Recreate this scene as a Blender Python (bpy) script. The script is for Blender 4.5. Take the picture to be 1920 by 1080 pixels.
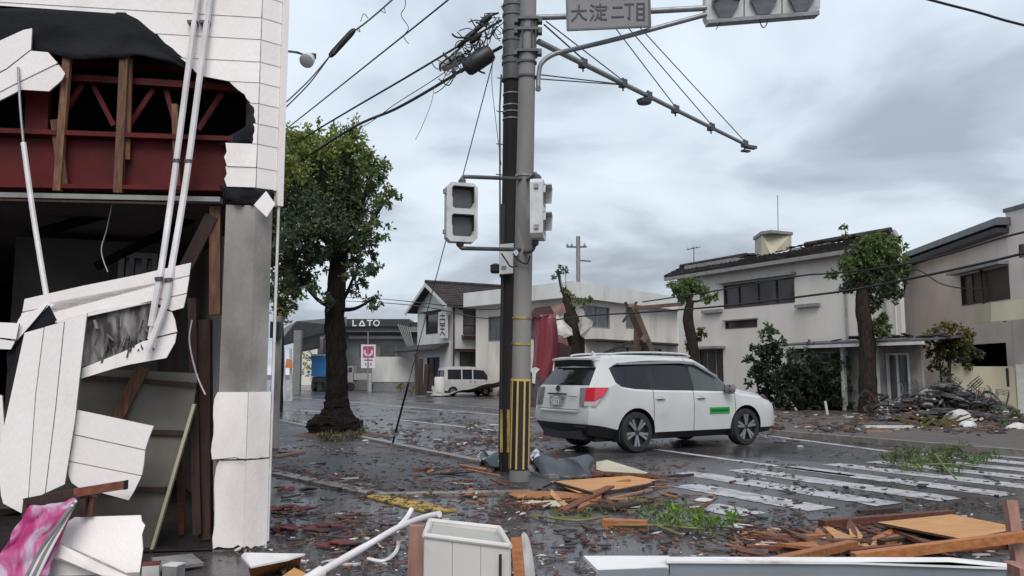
import bpy, bmesh, math, random
import numpy as np
from mathutils import Vector, Matrix
for _o in list(bpy.data.objects): bpy.data.objects.remove(_o)
SC = bpy.context.scene
COL = SC.collection
rnd = random.Random(7)
# ------------------------------------------------------------------ camera
F, HC = 1500.0, 1.3                       # focal length in photo pixels, eye height in metres
PIT = math.atan(160 / F)                  # horizon 160 px below the picture centre
cam = bpy.data.cameras.new('camera'); cam_o = bpy.data.objects.new('camera', cam); COL.objects.link(cam_o)
cam.sensor_width = 36.0; cam.lens = 36.0 * F / 1920; cam.clip_start = 0.05; cam.clip_end = 3000
cam_o.location = (0, 0, HC); cam_o.rotation_euler = (math.pi / 2 + PIT, 0, 0)
SC.camera = cam_o
SC.render.resolution_x, SC.render.resolution_y = 1024, 576
# ------------------------------------------------------------------ sky and sun
CLOUD_SEED = 5.1
SUN_EL, SUN_AZ = math.radians(48), math.radians(178)     # azimuth measured from +Y towards +X (behind, right)
W = bpy.data.worlds.new('World'); SC.world = W; W.use_nodes = True
nt = W.node_tree; nt.nodes.clear()
def N(tree, t, **kw):
    n = tree.nodes.new(t)
    for k, v in kw.items(): setattr(n, k, v)
    return n
def ramp(tree, pts, interp='LINEAR'):
    r = N(tree, 'ShaderNodeValToRGB'); e = r.color_ramp; e.interpolation = interp
    while len(e.elements) < len(pts): e.elements.new(0.5)
    for i, (p, c) in enumerate(pts):
        e.elements[i].position = p
        e.elements[i].color = (c, c, c, 1) if isinstance(c, (int, float)) else (*c, 1)
    return r
out = N(nt, 'ShaderNodeOutputWorld'); bg = N(nt, 'ShaderNodeBackground')
sky = N(nt, 'ShaderNodeTexSky', sky_type='NISHITA'); sky.sun_disc = False
sky.sun_elevation = SUN_EL; sky.sun_rotation = SUN_AZ; sky.air_density = 2; sky.dust_density = 5
skm = N(nt, 'ShaderNodeVectorMath', operation='SCALE'); skm.inputs[3].default_value = 0.10
nt.links.new(sky.outputs[0], skm.inputs[0])
# overcast deck: cloud layer projected on a flat ceiling above the viewer
geo = N(nt, 'ShaderNodeTexCoord'); sep = N(nt, 'ShaderNodeSeparateXYZ'); nt.links.new(geo.outputs['Generated'], sep.inputs[0])
zc = N(nt, 'ShaderNodeMath', operation='MAXIMUM'); nt.links.new(sep.outputs[2], zc.inputs[0]); zc.inputs[1].default_value = 0.0
za = N(nt, 'ShaderNodeMath', operation='ADD'); nt.links.new(zc.outputs[0], za.inputs[0]); za.inputs[1].default_value = 0.22
dx = N(nt, 'ShaderNodeMath', operation='DIVIDE'); nt.links.new(sep.outputs[0], dx.inputs[0]); nt.links.new(za.outputs[0], dx.inputs[1])
dy = N(nt, 'ShaderNodeMath', operation='DIVIDE'); nt.links.new(sep.outputs[1], dy.inputs[0]); nt.links.new(za.outputs[0], dy.inputs[1])
cmb = N(nt, 'ShaderNodeCombineXYZ'); nt.links.new(dx.outputs[0], cmb.inputs[0]); nt.links.new(dy.outputs[0], cmb.inputs[1])
cmb.inputs[2].default_value = CLOUD_SEED
n1 = N(nt, 'ShaderNodeTexNoise'); n1.inputs['Scale'].default_value = 1.7; n1.inputs['Detail'].default_value = 5; n1.inputs['Roughness'].default_value = .5; n1.inputs['Distortion'].default_value = .35
nt.links.new(cmb.outputs[0], n1.inputs['Vector'])
cr = ramp(nt, [(.34, (.31, .355, .425)), (.44, (.40, .455, .53)), (.53, (.53, .605, .685)), (.66, (.615, .685, .755))])
nt.links.new(n1.outputs['Fac'], cr.inputs[0])
# an overcast sky is brighter overhead than at the horizon
zr = N(nt, 'ShaderNodeMath', operation='MULTIPLY_ADD'); nt.links.new(zc.outputs[0], zr.inputs[0]); zr.inputs[1].default_value = .32; zr.inputs[2].default_value = .96
cl = N(nt, 'ShaderNodeVectorMath', operation='SCALE'); nt.links.new(cr.outputs[0], cl.inputs[0]); nt.links.new(zr.outputs[0], cl.inputs[3])
mx = N(nt, 'ShaderNodeMix', data_type='RGBA'); mx.inputs[0].default_value = .92
nt.links.new(skm.outputs[0], mx.inputs[6]); nt.links.new(cl.outputs[0], mx.inputs[7])
nt.links.new(mx.outputs[2], bg.inputs[0]); bg.inputs[1].default_value = 1.0
nt.links.new(bg.outputs[0], out.inputs[0])
sl = bpy.data.lights.new('sun', 'SUN'); sl.energy = 1.5; sl.angle = math.radians(35); sl.color = (1, .955, .91)
so = bpy.data.objects.new('sun', sl); COL.objects.link(so)
_sd = Vector((math.sin(SUN_AZ) * math.cos(SUN_EL), math.cos(SUN_AZ) * math.cos(SUN_EL), math.sin(SUN_EL)))
so.rotation_euler = _sd.to_track_quat('Z', 'Y').to_euler(); so.location = _sd * 40
SC.view_settings.view_transform = 'Standard'; SC.view_settings.look = 'None'
SC.view_settings.gamma = 1; SC.view_settings.exposure = 0.40; SC.view_settings.use_curve_mapping = False
SC.render.engine = 'CYCLES'
SC.cycles.max_bounces = 6; SC.cycles.transparent_max_bounces = 6
# ------------------------------------------------------------------ photo pixel -> direction -> point
def ray(px, py):
    u, v = (px - 960) / F, (540 - py) / F
    return Vector((u, math.cos(PIT) - v * math.sin(PIT), math.sin(PIT) + v * math.cos(PIT)))
def P(px, py, Y):
    r = ray(px, py); return Vector((r.x / r.y * Y, Y, HC + r.z / r.y * Y))
def G(px, py, z=0.0):
    r = ray(px, py); t = (z - HC) / r.z; return Vector((r.x * t, r.y * t, z))
CA, SA = math.cos(math.radians(30)), .5
def S(s, t, z=0.0): return Vector((s * CA - t * SA, s * SA + t * CA, z))     # street grid: s across the road, t along it
class Pl:
    """vertical plane through p0 with horizontal direction d (towards the right in the picture)"""
    def __init__(self, p0, d):
        self.p = Vector((p0[0], p0[1], 0)); self.d = Vector((d[0], d[1], 0)).normalized(); self.n = Vector((self.d.y, -self.d.x, 0))
    def at(self, w, z, off=0.0): return self.p + self.d * w + Vector((0, 0, z)) + self.n * off
    def px(self, x, y, off=0.0):
        r = ray(x, y); c = Vector((0, 0, HC)); q = self.p + self.n * off
        t = (q - c).dot(self.n) / r.dot(self.n); return c + r * t
    def wz(self, x, y):
        h = self.px(x, y) - self.p; return h.dot(self.d), h.z
# ------------------------------------------------------------------ materials
MATS = {}
def mat(name, c1, c2=None, scale=8, rough=.6, rough2=None, bump=0, bscale=60, metal=0, spec=.5, coat=0, stretch=(1, 1, 1), detail=6, lo=.35, hi=.65, rand=0, trans=0, grime=None, gscale=3, glo=.55, ghi=.75):
    if name in MATS: return MATS[name]
    m = bpy.data.materials.new(name); m.use_nodes = True; t = m.node_tree; b = t.nodes['Principled BSDF']; L = t.links.new
    b.inputs['Roughness'].default_value = rough; b.inputs['Metallic'].default_value = metal
    b.inputs['Specular IOR Level'].default_value = spec; b.inputs['Coat Weight'].default_value = coat; b.inputs['Coat Roughness'].default_value = .05
    tc = N(t, 'ShaderNodeTexCoord'); mp = N(t, 'ShaderNodeMapping'); mp.inputs['Scale'].default_value = stretch; L(tc.outputs['Object'], mp.inputs[0])
    vec = mp.outputs[0]
    col = None
    if c2 is not None:
        n = N(t, 'ShaderNodeTexNoise'); n.inputs['Scale'].default_value = scale; n.inputs['Detail'].default_value = detail; L(vec, n.inputs['Vector'])
        r = ramp(t, [(lo, c1), (hi, c2)]); L(n.outputs['Fac'], r.inputs[0]); col = r.outputs[0]
        if rough2 is not None:
            mr = N(t, 'ShaderNodeMapRange'); mr.inputs[1].default_value = lo; mr.inputs[2].default_value = hi; mr.inputs[3].default_value = rough; mr.inputs[4].default_value = rough2
            L(n.outputs['Fac'], mr.inputs[0]); L(mr.outputs[0], b.inputs['Roughness'])
    if grime is not None:
        g = N(t, 'ShaderNodeTexNoise'); g.inputs['Scale'].default_value = gscale; g.inputs['Detail'].default_value = 8; L(vec, g.inputs['Vector'])
        gr = ramp(t, [(glo, 0), (ghi, 1)]); L(g.outputs['Fac'], gr.inputs[0])
        mg = N(t, 'ShaderNodeMix', data_type='RGBA'); L(gr.outputs[0], mg.inputs[0])
        if col: L(col, mg.inputs[6])
        else: mg.inputs[6].default_value = (*c1, 1)
        mg.inputs[7].default_value = (*grime, 1); col = mg.outputs[2]
    if rand:
        oi = N(t, 'ShaderNodeObjectInfo'); mr = N(t, 'ShaderNodeMapRange'); mr.inputs[3].default_value = 1 - rand; mr.inputs[4].default_value = 1 + rand; L(oi.outputs['Random'], mr.inputs[0])
        vm = N(t, 'ShaderNodeVectorMath', operation='SCALE'); L(mr.outputs[0], vm.inputs[3])
        if col: L(col, vm.inputs[0])
        else: vm.inputs[0].default_value = c1
        col = vm.outputs[0]
    if col: L(col, b.inputs['Base Color'])
    else: b.inputs['Base Color'].default_value = (*c1, 1)
    if bump:
        bn = N(t, 'ShaderNodeTexNoise'); bn.inputs['Scale'].default_value = bscale; bn.inputs['Detail'].default_value = 4; L(vec, bn.inputs['Vector'])
        bp = N(t, 'ShaderNodeBump'); bp.inputs['Strength'].default_value = bump; bp.inputs['Distance'].default_value = .02; L(bn.outputs['Fac'], bp.inputs['Height']); L(bp.outputs[0], b.inputs['Normal'])
    if trans:
        tr = N(t, 'ShaderNodeBsdfTranslucent'); 
        if col: L(col, tr.inputs[0])
        else: tr.inputs[0].default_value = (*c1, 1)
        ms = N(t, 'ShaderNodeMixShader'); ms.inputs[0].default_value = trans; L(b.outputs[0], ms.inputs[1]); L(tr.outputs[0], ms.inputs[2]); L(ms.outputs[0], t.nodes['Material Output'].inputs[0])
    MATS[name] = m; return m
M = lambda k: MATS[k]
mat('siding', (.88, .815, .795), (.80, .735, .715), 3, .55, stretch=(1, 1, .35), lo=.3, hi=.8, grime=(.52, .455, .42), gscale=2.0, glo=.53, ghi=.84, bump=.2, bscale=60, rand=.06)
mat('siding_back', (.185, .172, .15), (.135, .125, .11), 3, .9, spec=.1, bump=.1)  # tone lowered to carry the shade inside the shopfront
mat('chipped', (.42, .40, .38), (.25, .23, .22), 20, .9, bump=.4)
mat('pvc', (.74, .70, .70), (.60, .56, .56), 5, .4, grime=(.3, .27, .25), gscale=6, glo=.6, ghi=.9)
mat('concrete', (.33, .305, .285), (.17, .158, .148), 3.0, .85, bump=.25, bscale=40, grime=(.36, .35, .34), gscale=1.3, glo=.52, ghi=.7, stretch=(1, 1, .5))
mat('pole_concrete', (.245, .235, .225), (.17, .163, .158), 3, .8, bump=.2, bscale=70, stretch=(1, 1, .25), grime=(.32, .31, .30), gscale=7, glo=.62, ghi=.72)
mat('pole_dark', (.030, .026, .026), (.017, .015, .015), 4, .7, spec=.2, stretch=(1, 1, .2), bump=.1)
mat('pole_grey', (.12, .13, .128), (.08, .086, .086), 4, .55, stretch=(1, 1, .3), metal=.2)
mat('tarp', (.0065, .007, .0095), (.011, .012, .016), 3, .8, bump=.8, bscale=9, spec=.25)
mat('red_steel', (.115, .0095, .0095), (.062, .006, .006), 2.5, .55, bump=.08, grime=(.030, .010, .009), gscale=4, glo=.6, ghi=.8, spec=.2)
mat('old_wood', (.19, .088, .045), (.085, .038, .022), 5, .75, stretch=(9, 9, 1.2), bump=.3, bscale=30, rand=.25)
mat('red_wood', (.19, .058, .030), (.095, .028, .016), 5, .7, stretch=(3, 9, 9), bump=.3, bscale=30, rand=.25)
mat('dark_wood', (.055, .026, .017), (.030, .015, .011), 5, .75, stretch=(6, 6, 1), bump=.3, rand=.2)
mat('new_wood', (.42, .165, .052), (.27, .090, .028), 6, .6, stretch=(2, 8, 8), bump=.2, bscale=40, rand=.2)
mat('plywood', (.56, .29, .10), (.43, .19, .062), 4, .55, stretch=(1, 7, 7), bump=.1, rand=.12)
mat('ply_edge', (.07, .035, .02), (.12, .06, .03), 20, .8)
mat('pink_wood', (.36, .20, .155), (.25, .125, .095), 5, .65, stretch=(6, 6, 1), bump=.2)
mat('black', (.012, .012, .013), rough=.6)
mat('rubber', (.014, .014, .015), (.022, .022, .022), 10, .75)
mat('black_plastic', (.016, .016, .018), rough=.45)
mat('cable', (.010, .010, .011), rough=.55)
mat('galv', (.30, .31, .325), (.22, .23, .24), 9, .45, metal=.55)
mat('steel_dark', (.10, .105, .11), (.07, .073, .078), 9, .5, metal=.4)
mat('silver', (.62, .63, .66), (.45, .46, .48), 6, .28, metal=.75, bump=.5, bscale=9)
mat('signal_white', (.62, .62, .62), (.50, .50, .50), 5, .5, grime=(.3, .3, .3), gscale=5, glo=.6, ghi=.85)
mat('lens_dark', (.085, .085, .09), (.05, .05, .055), 9, .3)
mat('lens_grey', (.20, .20, .22), (.15, .15, .17), 12, .3)
mat('sign_face', (.20, .19, .21), (.165, .16, .175), 2.5, .5)
mat('ink', (.02, .02, .035), rough=.5)
mat('yellow', (.50, .35, .06), (.38, .26, .05), 7, .6, grime=(.12, .09, .05), gscale=9, glo=.45, ghi=.65)
mat('yellow_pale', (.60, .42, .12), (.52, .36, .12), 7, .6)
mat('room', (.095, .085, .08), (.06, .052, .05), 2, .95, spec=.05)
mat('room_shade', (.010, .009, .009), (.006, .0055, .0055), 2, 1.0, spec=.03)  # near-black base colour stands in for the unlit interior
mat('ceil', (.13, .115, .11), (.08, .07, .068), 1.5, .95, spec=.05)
mat('wall_cream', (.66, .60, .54), (.58, .525, .47), 1.2, .85, bump=.12, bscale=50, stretch=(1, 1, .3), grime=(.36, .33, .29), gscale=.9, glo=.55, ghi=.8)
mat('wall_grey', (.68, .64, .585), (.60, .56, .51), 1.0, .85, bump=.12, bscale=50, stretch=(1, 1, .35), grime=(.44, .40, .36), gscale=.8, glo=.55, ghi=.82)
mat('wall_pink', (.70, .625, .585), (.62, .55, .51), 1.1, .85, bump=.1, bscale=50, stretch=(1, 1, .4), grime=(.46, .41, .38), gscale=.7, glo=.58, ghi=.8)
mat('wall_white', (.66, .655, .63), (.57, .56, .53), 1.2, .8, stretch=(1, 1, .3), grime=(.42, .41, .38), gscale=.9, glo=.56, ghi=.85)
mat('beige', (.50, .46, .33), (.42, .385, .28), 1.5, .8, stretch=(1, 1, .4))
mat('trim_white', (.62, .60, .57), (.52, .50, .47), 6, .6)
mat('trim_grey', (.27, .265, .26), (.2, .195, .19), 6, .6)
mat('trim_brown', (.052, .032, .028), (.035, .022, .02), 6, .5)
mat('tile', (.050, .041, .039), (.026, .022, .022), 1.2, .7, spec=.25, bump=.2, bscale=25, grime=(.10, .09, .085), gscale=2.5, glo=.55, ghi=.75)
mat('tile_red', (.060, .048, .045), (.034, .028, .027), 1.5, .7, spec=.25, bump=.2, bscale=25)
mat('metal_roof', (.13, .13, .14), (.09, .09, .1), 3, .5, metal=.2)
mat('glass', (.020, .022, .024), rough=.06, spec=.6)
mat('glass_brown', (.055, .038, .034), (.03, .022, .02), 2, .15)
mat('glass_grey', (.10, .10, .105), (.06, .06, .065), 2, .12)
mat('car_glass', (.012, .014, .017), rough=.06, spec=.45)
mat('car_glass_clear', (.060, .070, .070), rough=.05, spec=.5)
mat('car_white', (.58, .59, .585), (.54, .545, .535), 2.5, .35, coat=.5, spec=.4, grime=(.42, .40, .37), gscale=2.2, glo=.60, ghi=.92)
mat('van_white', (.40, .39, .385), (.35, .34, .335), 3, .4, coat=.2)
mat('alloy', (.36, .36, .375), rough=.35, metal=.8)
mat('lamp_red', (.55, .02, .045), rough=.12, coat=.6)
mat('lamp_smoke', (.16, .14, .15), rough=.12, coat=.6)
mat('lamp_clear', (.55, .50, .52), rough=.15, coat=.5)
mat('plate', (.33, .36, .35), (.27, .30, .29), 30, .5)
mat('plate_white', (.78, .80, .79), rough=.5)
mat('sticker', (.010, .30, .045), rough=.5)
mat('sticker_dark', (.004, .10, .015), rough=.5)
mat('bark', (.020, .016, .014), (.008, .0065, .0055), 6, .95, spec=.12, stretch=(4, 4, 1), bump=.9, bscale=14)
mat('bark_light', (.045, .034, .027), (.019, .015, .012), 6, .95, spec=.12, stretch=(4, 4, 1), bump=.8, bscale=14)
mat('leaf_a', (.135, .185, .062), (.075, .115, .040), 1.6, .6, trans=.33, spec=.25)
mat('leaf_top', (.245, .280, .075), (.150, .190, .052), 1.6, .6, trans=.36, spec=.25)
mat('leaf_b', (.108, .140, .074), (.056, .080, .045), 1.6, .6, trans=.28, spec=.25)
mat('leaf_c', (.11, .14, .05), (.06, .085, .03), 1.6, .55, trans=.25)
mat('leaf_olive', (.14, .105, .032), (.075, .075, .022), 1.8, .6, trans=.25)
mat('leaf_hedge', (.018, .030, .016), (.032, .048, .024), 2.0, .65, trans=.15, spec=.2)
mat('leaf_bright', (.19, .33, .035), (.11, .21, .025), 2.5, .5, trans=.3)
mat('leaf_pale', (.16, .22, .075), (.09, .14, .045), 2.5, .55, trans=.3)
mat('stem', (.20, .19, .08), (.12, .11, .05), 5, .7)
mat('twig', (.22, .18, .12), (.12, .09, .06), 5, .8)
mat('red_sheet', (.185, .022, .034), (.09, .013, .019), 1.6, .45, stretch=(1, 1, .3), grime=(.33, .12, .13), gscale=2.2, glo=.52, ghi=.72)
mat('red_dark', (.05, .012, .016), (.03, .01, .012), 3, .6)
mat('crumple', (.42, .41, .37), (.26, .255, .235), 3, .5, metal=.3, grime=(.12, .11, .1), gscale=4)
mat('rust_sheet', (.20, .105, .085), (.12, .07, .06), 3, .7)
mat('tarp_blue', (.058, .066, .078), (.035, .040, .048), 2.5, .42, bump=.3, bscale=8)
mat('blue', (.03, .19, .48), (.02, .14, .38), 3, .5)
mat('pink_sign', (.40, .045, .13), rough=.5)
mat('sign_white', (.66, .64, .66), rough=.5)
mat('canopy', (.22, .22, .225), (.17, .172, .178), 2, .6)
mat('canopy_dark', (.035, .038, .042), (.025, .027, .03), 2, .5)
mat('corr', (.20, .20, .195), (.15, .15, .145), 2, .6)
mat('letter_white', (.80, .80, .80), rough=.5)
mat('orange', (.55, .20, .06), (.42, .14, .05), 9, .6)
mat('cabinet', (.63, .60, .57), (.56, .535, .505), 4, .45, grime=(.40, .37, .32), gscale=5, glo=.58, ghi=.85)
mat('cab_in', (.40, .385, .35), (.35, .335, .30), 4, .6)
mat('sheet_blue', (.30, .33, .36), (.24, .265, .29), 1.2, .3, metal=.35, grime=(.15, .15, .16), gscale=3, glo=.6, ghi=.8)
mat('sheet_white', (.78, .75, .74), (.68, .65, .63), 3, .5, grime=(.35, .28, .24), gscale=5, glo=.6, ghi=.8)
mat('red_rag', (.17, .030, .027), (.075, .018, .018), 9, .75, bump=.7, bscale=14, grime=(.04, .025, .025), gscale=6, glo=.5, ghi=.65)
mat('shard', (.028, .025, .027), (.055, .046, .046), 9, .6, rand=.4)
mat('shard_red', (.10, .032, .030), (.055, .022, .022), 9, .7, rand=.3)
mat('shard_brown', (.16, .085, .05), (.085, .045, .03), 9, .75, rand=.35)
mat('shard_white', (.62, .60, .58), (.45, .43, .41), 9, .6, rand=.15)
mat('shard_grey', (.20, .19, .185), (.13, .125, .12), 9, .7, rand=.3)
mat('insul', (.36, .34, .33), (.045, .04, .04), 7, .85, bump=.9, bscale=18, stretch=(1.4, 1.4, .35), lo=.40, hi=.58)
mat('weathered', (.205, .150, .120), (.12, .085, .068), 5, .85, stretch=(6, 6, 1), bump=.4, bscale=20)
mat('skin_grey', (.42, .40, .40), rough=.6)
def asphalt(name, dark, light, wet_lo, wet_hi, r_dry, r_wet, sc=.35):
    m = bpy.data.materials.new(name); m.use_nodes = True; t = m.node_tree; b = t.nodes['Principled BSDF']; L = t.links.new
    tc = N(t, 'ShaderNodeTexCoord')
    a = N(t, 'ShaderNodeTexNoise'); a.inputs['Scale'].default_value = sc; a.inputs['Detail'].default_value = 7; a.inputs['Roughness'].default_value = .62; L(tc.outputs['Object'], a.inputs['Vector'])
    g = N(t, 'ShaderNodeTexNoise'); g.inputs['Scale'].default_value = 55; g.inputs['Detail'].default_value = 3; L(tc.outputs['Object'], g.inputs['Vector'])
    d = N(t, 'ShaderNodeTexNoise'); d.inputs['Scale'].default_value = 3.2; d.inputs['Detail'].default_value = 8; d.inputs['Roughness'].default_value = .7; L(tc.outputs['Object'], d.inputs['Vector'])
    c = ramp(t, [(.35, dark), (.68, light)]); L(d.outputs['Fac'], c.inputs[0])
    gm = N(t, 'ShaderNodeMix', data_type='RGBA', blend_type='MULTIPLY'); gm.inputs[0].default_value = .6; L(c.outputs[0], gm.inputs[6])
    gr = ramp(t, [(.3, .5), (.75, 1.5)]); L(g.outputs['Fac'], gr.inputs[0]); L(gr.outputs[0], gm.inputs[7])
    w = N(t, 'ShaderNodeMapRange'); w.inputs[1].default_value = wet_lo; w.inputs[2].default_value = wet_hi; w.inputs[3].default_value = r_dry; w.inputs[4].default_value = r_wet; L(a.outputs['Fac'], w.inputs[0])
    dk = N(t, 'ShaderNodeMapRange'); dk.inputs[1].default_value = wet_lo; dk.inputs[2].default_value = wet_hi; dk.inputs[3].default_value = 1.15; dk.inputs[4].default_value = .72; L(a.outputs['Fac'], dk.inputs[0])
    vs = N(t, 'ShaderNodeVectorMath', operation='SCALE'); L(gm.outputs[2], vs.inputs[0]); L(dk.outputs[0], vs.inputs[3])
    L(vs.outputs[0], b.inputs['Base Color']); L(w.outputs[0], b.inputs['Roughness'])
    bs = N(t, 'ShaderNodeMapRange'); bs.inputs[1].default_value = wet_lo; bs.inputs[2].default_value = wet_hi; bs.inputs[3].default_value = .35; bs.inputs[4].default_value = .07; L(a.outputs['Fac'], bs.inputs[0])
    bp = N(t, 'ShaderNodeBump'); bp.inputs['Distance'].default_value = .012; L(g.outputs['Fac'], bp.inputs['Height']); L(bs.outputs[0], bp.inputs['Strength']); L(bp.outputs[0], b.inputs['Normal'])
    b.inputs['Specular IOR Level'].default_value = .5
    MATS[name] = m
asphalt('road', (.058, .054, .059), (.096, .090, .095), .36, .60, .42, .17)
asphalt('pave', (.026, .0225, .0225), (.048, .042, .041), .42, .70, .58, .30, .6)
asphalt('far_pave', (.060, .047, .041), (.105, .085, .075), .45, .75, .75, .40, .8)
def worn_paint(name, col, base, lo=.42, hi=.58):
    m = bpy.data.materials.new(name); m.use_nodes = True; t = m.node_tree; b = t.nodes['Principled BSDF']; L = t.links.new
    tc = N(t, 'ShaderNodeTexCoord'); a = N(t, 'ShaderNodeTexNoise'); a.inputs['Scale'].default_value = 4; a.inputs['Detail'].default_value = 10; a.inputs['Roughness'].default_value = .75; L(tc.outputs['Object'], a.inputs['Vector'])
    r = ramp(t, [(lo, base), (hi, col)]); L(a.outputs['Fac'], r.inputs[0]); L(r.outputs[0], b.inputs['Base Color']); b.inputs['Roughness'].default_value = .38
    MATS[name] = m
worn_paint('paint', (.47, .45, .46), (.10, .095, .098), .38, .53)
worn_paint('paint_thin', (.50, .49, .50), (.07, .068, .07), .36, .52)
worn_paint('kerbstone', (.25, .225, .20), (.11, .10, .09), .32, .66)
def cloth_mat():
    m = bpy.data.materials.new('pink_cloth'); m.use_nodes = True; t = m.node_tree; b = t.nodes['Principled BSDF']; L = t.links.new
    tc = N(t, 'ShaderNodeTexCoord'); v = N(t, 'ShaderNodeTexNoise'); v.inputs['Scale'].default_value = 4.2; v.inputs['Detail'].default_value = 3; v.inputs['Distortion'].default_value = 1.2; L(tc.outputs['Object'], v.inputs['Vector'])
    r = ramp(t, [(.34, (.36, .04, .15)), (.45, (.46, .14, .27)), (.54, (.50, .40, .50)), (.60, (.52, .20, .36)), (.70, (.62, .54, .60))]); L(v.outputs['Fac'], r.inputs[0]); L(r.outputs[0], b.inputs['Base Color']); b.inputs['Roughness'].default_value = .95; b.inputs['Specular IOR Level'].default_value = .1
    MATS['pink_cloth'] = m
cloth_mat()
# ------------------------------------------------------------------ mesh builder
def basis(d):
    d = d.normalized(); a = Vector((0, 0, 1)) if abs(d.z) < .9 else Vector((1, 0, 0))
    x = a.cross(d).normalized(); return x, d.cross(x).normalized(), d
class B:
    def __init__(self): self.v = []; self.f = []; self.m = []
    def add(self, vs, fs, mi=0):
        o = len(self.v); self.v += [tuple(q) for q in vs]
        for f in fs: self.f.append([i + o for i in f]); self.m.append(mi)
        return self
    def box(self, c, s, rz=0, mi=0, R=None):
        R = R or Matrix.Rotation(rz, 3, 'Z'); c = Vector(c); q = []
        for z in (-.5, .5):
            for x, y in ((-.5, -.5), (.5, -.5), (.5, .5), (-.5, .5)): q.append(c + R @ Vector((x * s[0], y * s[1], z * s[2])))
        return self.add(q, [(3, 2, 1, 0), (4, 5, 6, 7), (0, 1, 5, 4), (1, 2, 6, 5), (2, 3, 7, 6), (3, 0, 4, 7)], mi)
    def beam(self, a, b, w, h, mi=0, up=None, w2=None, h2=None):
        a, b = Vector(a), Vector(b); d = (b - a).normalized(); up = Vector(up) if up else (Vector((0, 0, 1)) if abs(d.z) < .95 else Vector((0, 1, 0)))
        x = d.cross(up).normalized(); y = x.cross(d).normalized(); q = []
        for p, ww, hh in ((a, w, h), (b, w2 or w, h2 or h)):
            for i, j in ((-.5, -.5), (.5, -.5), (.5, .5), (-.5, .5)): q.append(p + x * ww * i + y * hh * j)
        return self.add(q, [(0, 1, 2, 3)[::-1], (4, 5, 6, 7), (0, 1, 5, 4), (1, 2, 6, 5), (2, 3, 7, 6), (3, 0, 4, 7)], mi)
    def prism(self, pts, ext, mi=0, mi_side=None):
        n = len(pts); e = Vector(ext); q = [Vector(p) for p in pts] + [Vector(p) + e for p in pts]
        self.add(q, [tuple(range(n)), tuple(range(2 * n - 1, n - 1, -1))], mi)
        o = len(self.v) - 2 * n
        for i in range(n):
            j = (i + 1) % n; self.f.append([o + j, o + i, o + n + i, o + n + j]); self.m.append(mi if mi_side is None else mi_side)
        return self
    def tube(self, pts, r, n=8, mi=0, cap=True):
        pts = [Vector(p) for p in pts]; R = r if isinstance(r, (list, tuple)) else [r] * len(pts); o = len(self.v); px_ = None
        for i, p in enumerate(pts):
            d = (pts[min(i + 1, len(pts) - 1)] - pts[max(i - 1, 0)]); x, y, z = basis(d)
            if px_ is not None:
                x = (px_ - z * px_.dot(z)).normalized(); y = z.cross(x)
            px_ = x
            for k in range(n):
                a = 2 * math.pi * k / n; self.v.append(tuple(p + (x * math.cos(a) + y * math.sin(a)) * R[i]))
        for i in range(len(pts) - 1):
            for k in range(n):
                self.f.append([o + i * n + k, o + i * n + (k + 1) % n, o + (i + 1) * n + (k + 1) % n, o + (i + 1) * n + k]); self.m.append(mi)
        if cap:
            self.f.append([o + k for k in range(n)][::-1]); self.m.append(mi)
            self.f.append([o + (len(pts) - 1) * n + k for k in range(n)]); self.m.append(mi)
        return self
    def lathe(self, prof, c, axis, n=24, mi=0, cap=True):
        x, y, z = basis(Vector(axis)); c = Vector(c); o = len(self.v)
        for r, h in prof:
            for k in range(n):
                a = 2 * math.pi * k / n; self.v.append(tuple(c + z * h + (x * math.cos(a) + y * math.sin(a)) * r))
        for i in range(len(prof) - 1):
            for k in range(n):
                self.f.append([o + i * n + k, o + i * n + (k + 1) % n, o + (i + 1) * n + (k + 1) % n, o + (i + 1) * n + k]); self.m.append(mi)
        if cap:
            self.f.append([o + k for k in range(n)][::-1]); self.m.append(mi)
            self.f.append([o + (len(prof) - 1) * n + k for k in range(n)]); self.m.append(mi)
        return self
    def grid(self, fn, nu, nv, mi=0):
        o = len(self.v)
        for i in range(nu + 1):
            for j in range(nv + 1): self.v.append(tuple(fn(i / nu, j / nv)))
        for i in range(nu):
            for j in range(nv):
                a = o + i * (nv + 1) + j; self.f.append([a, a + nv + 1, a + nv + 2, a + 1]); self.m.append(mi)
        return self
    def build(self, name, mats, par=None, local=False, smooth=False, label=None, cat=None, group=None, kind=None):
        me = bpy.data.meshes.new(name)
        if local: off = Vector((0, 0, 0)); loc = Vector((0, 0, 0))
        elif par is None:
            a = np.array(self.v); lo, hi = a.min(0), a.max(0); off = Vector(((lo[0] + hi[0]) / 2, (lo[1] + hi[1]) / 2, lo[2])); loc = off
        else: off = wloc(par); loc = Vector((0, 0, 0))
        me.from_pydata([(x - off.x, y - off.y, z - off.z) for x, y, z in self.v], [], self.f)
        mats = mats if isinstance(mats, (list, tuple)) else [mats]
        for m in mats: me.materials.append(MATS[m] if isinstance(m, str) else m)
        if len(mats) > 1: me.polygons.foreach_set('material_index', self.m)
        me.update()
        if smooth:
            me.polygons.foreach_set('use_smooth', [True] * len(me.polygons)); me.set_sharp_from_angle(angle=math.radians(40 if smooth is True else smooth))
        o = bpy.data.objects.new(name, me); COL.objects.link(o); o.location = loc
        if par is not None: o.parent = par
        return tag(o, label, cat, group, kind)
def wloc(o):
    l = Vector((0, 0, 0))
    while o is not None: l = l + o.location; o = o.parent
    return l
def tag(o, label=None, cat=None, group=None, kind=None):
    if label: o['label'] = label
    if cat: o['category'] = cat
    if group: o['group'] = group
    if kind: o['kind'] = kind
    return o
def thing(name, label, cat, loc=(0, 0, 0), group=None, rz=0):
    o = bpy.data.objects.new(name, None); COL.objects.link(o); o.location = loc; o.rotation_euler = (0, 0, rz); o.empty_display_size = .2
    return tag(o, label, cat, group)
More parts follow.
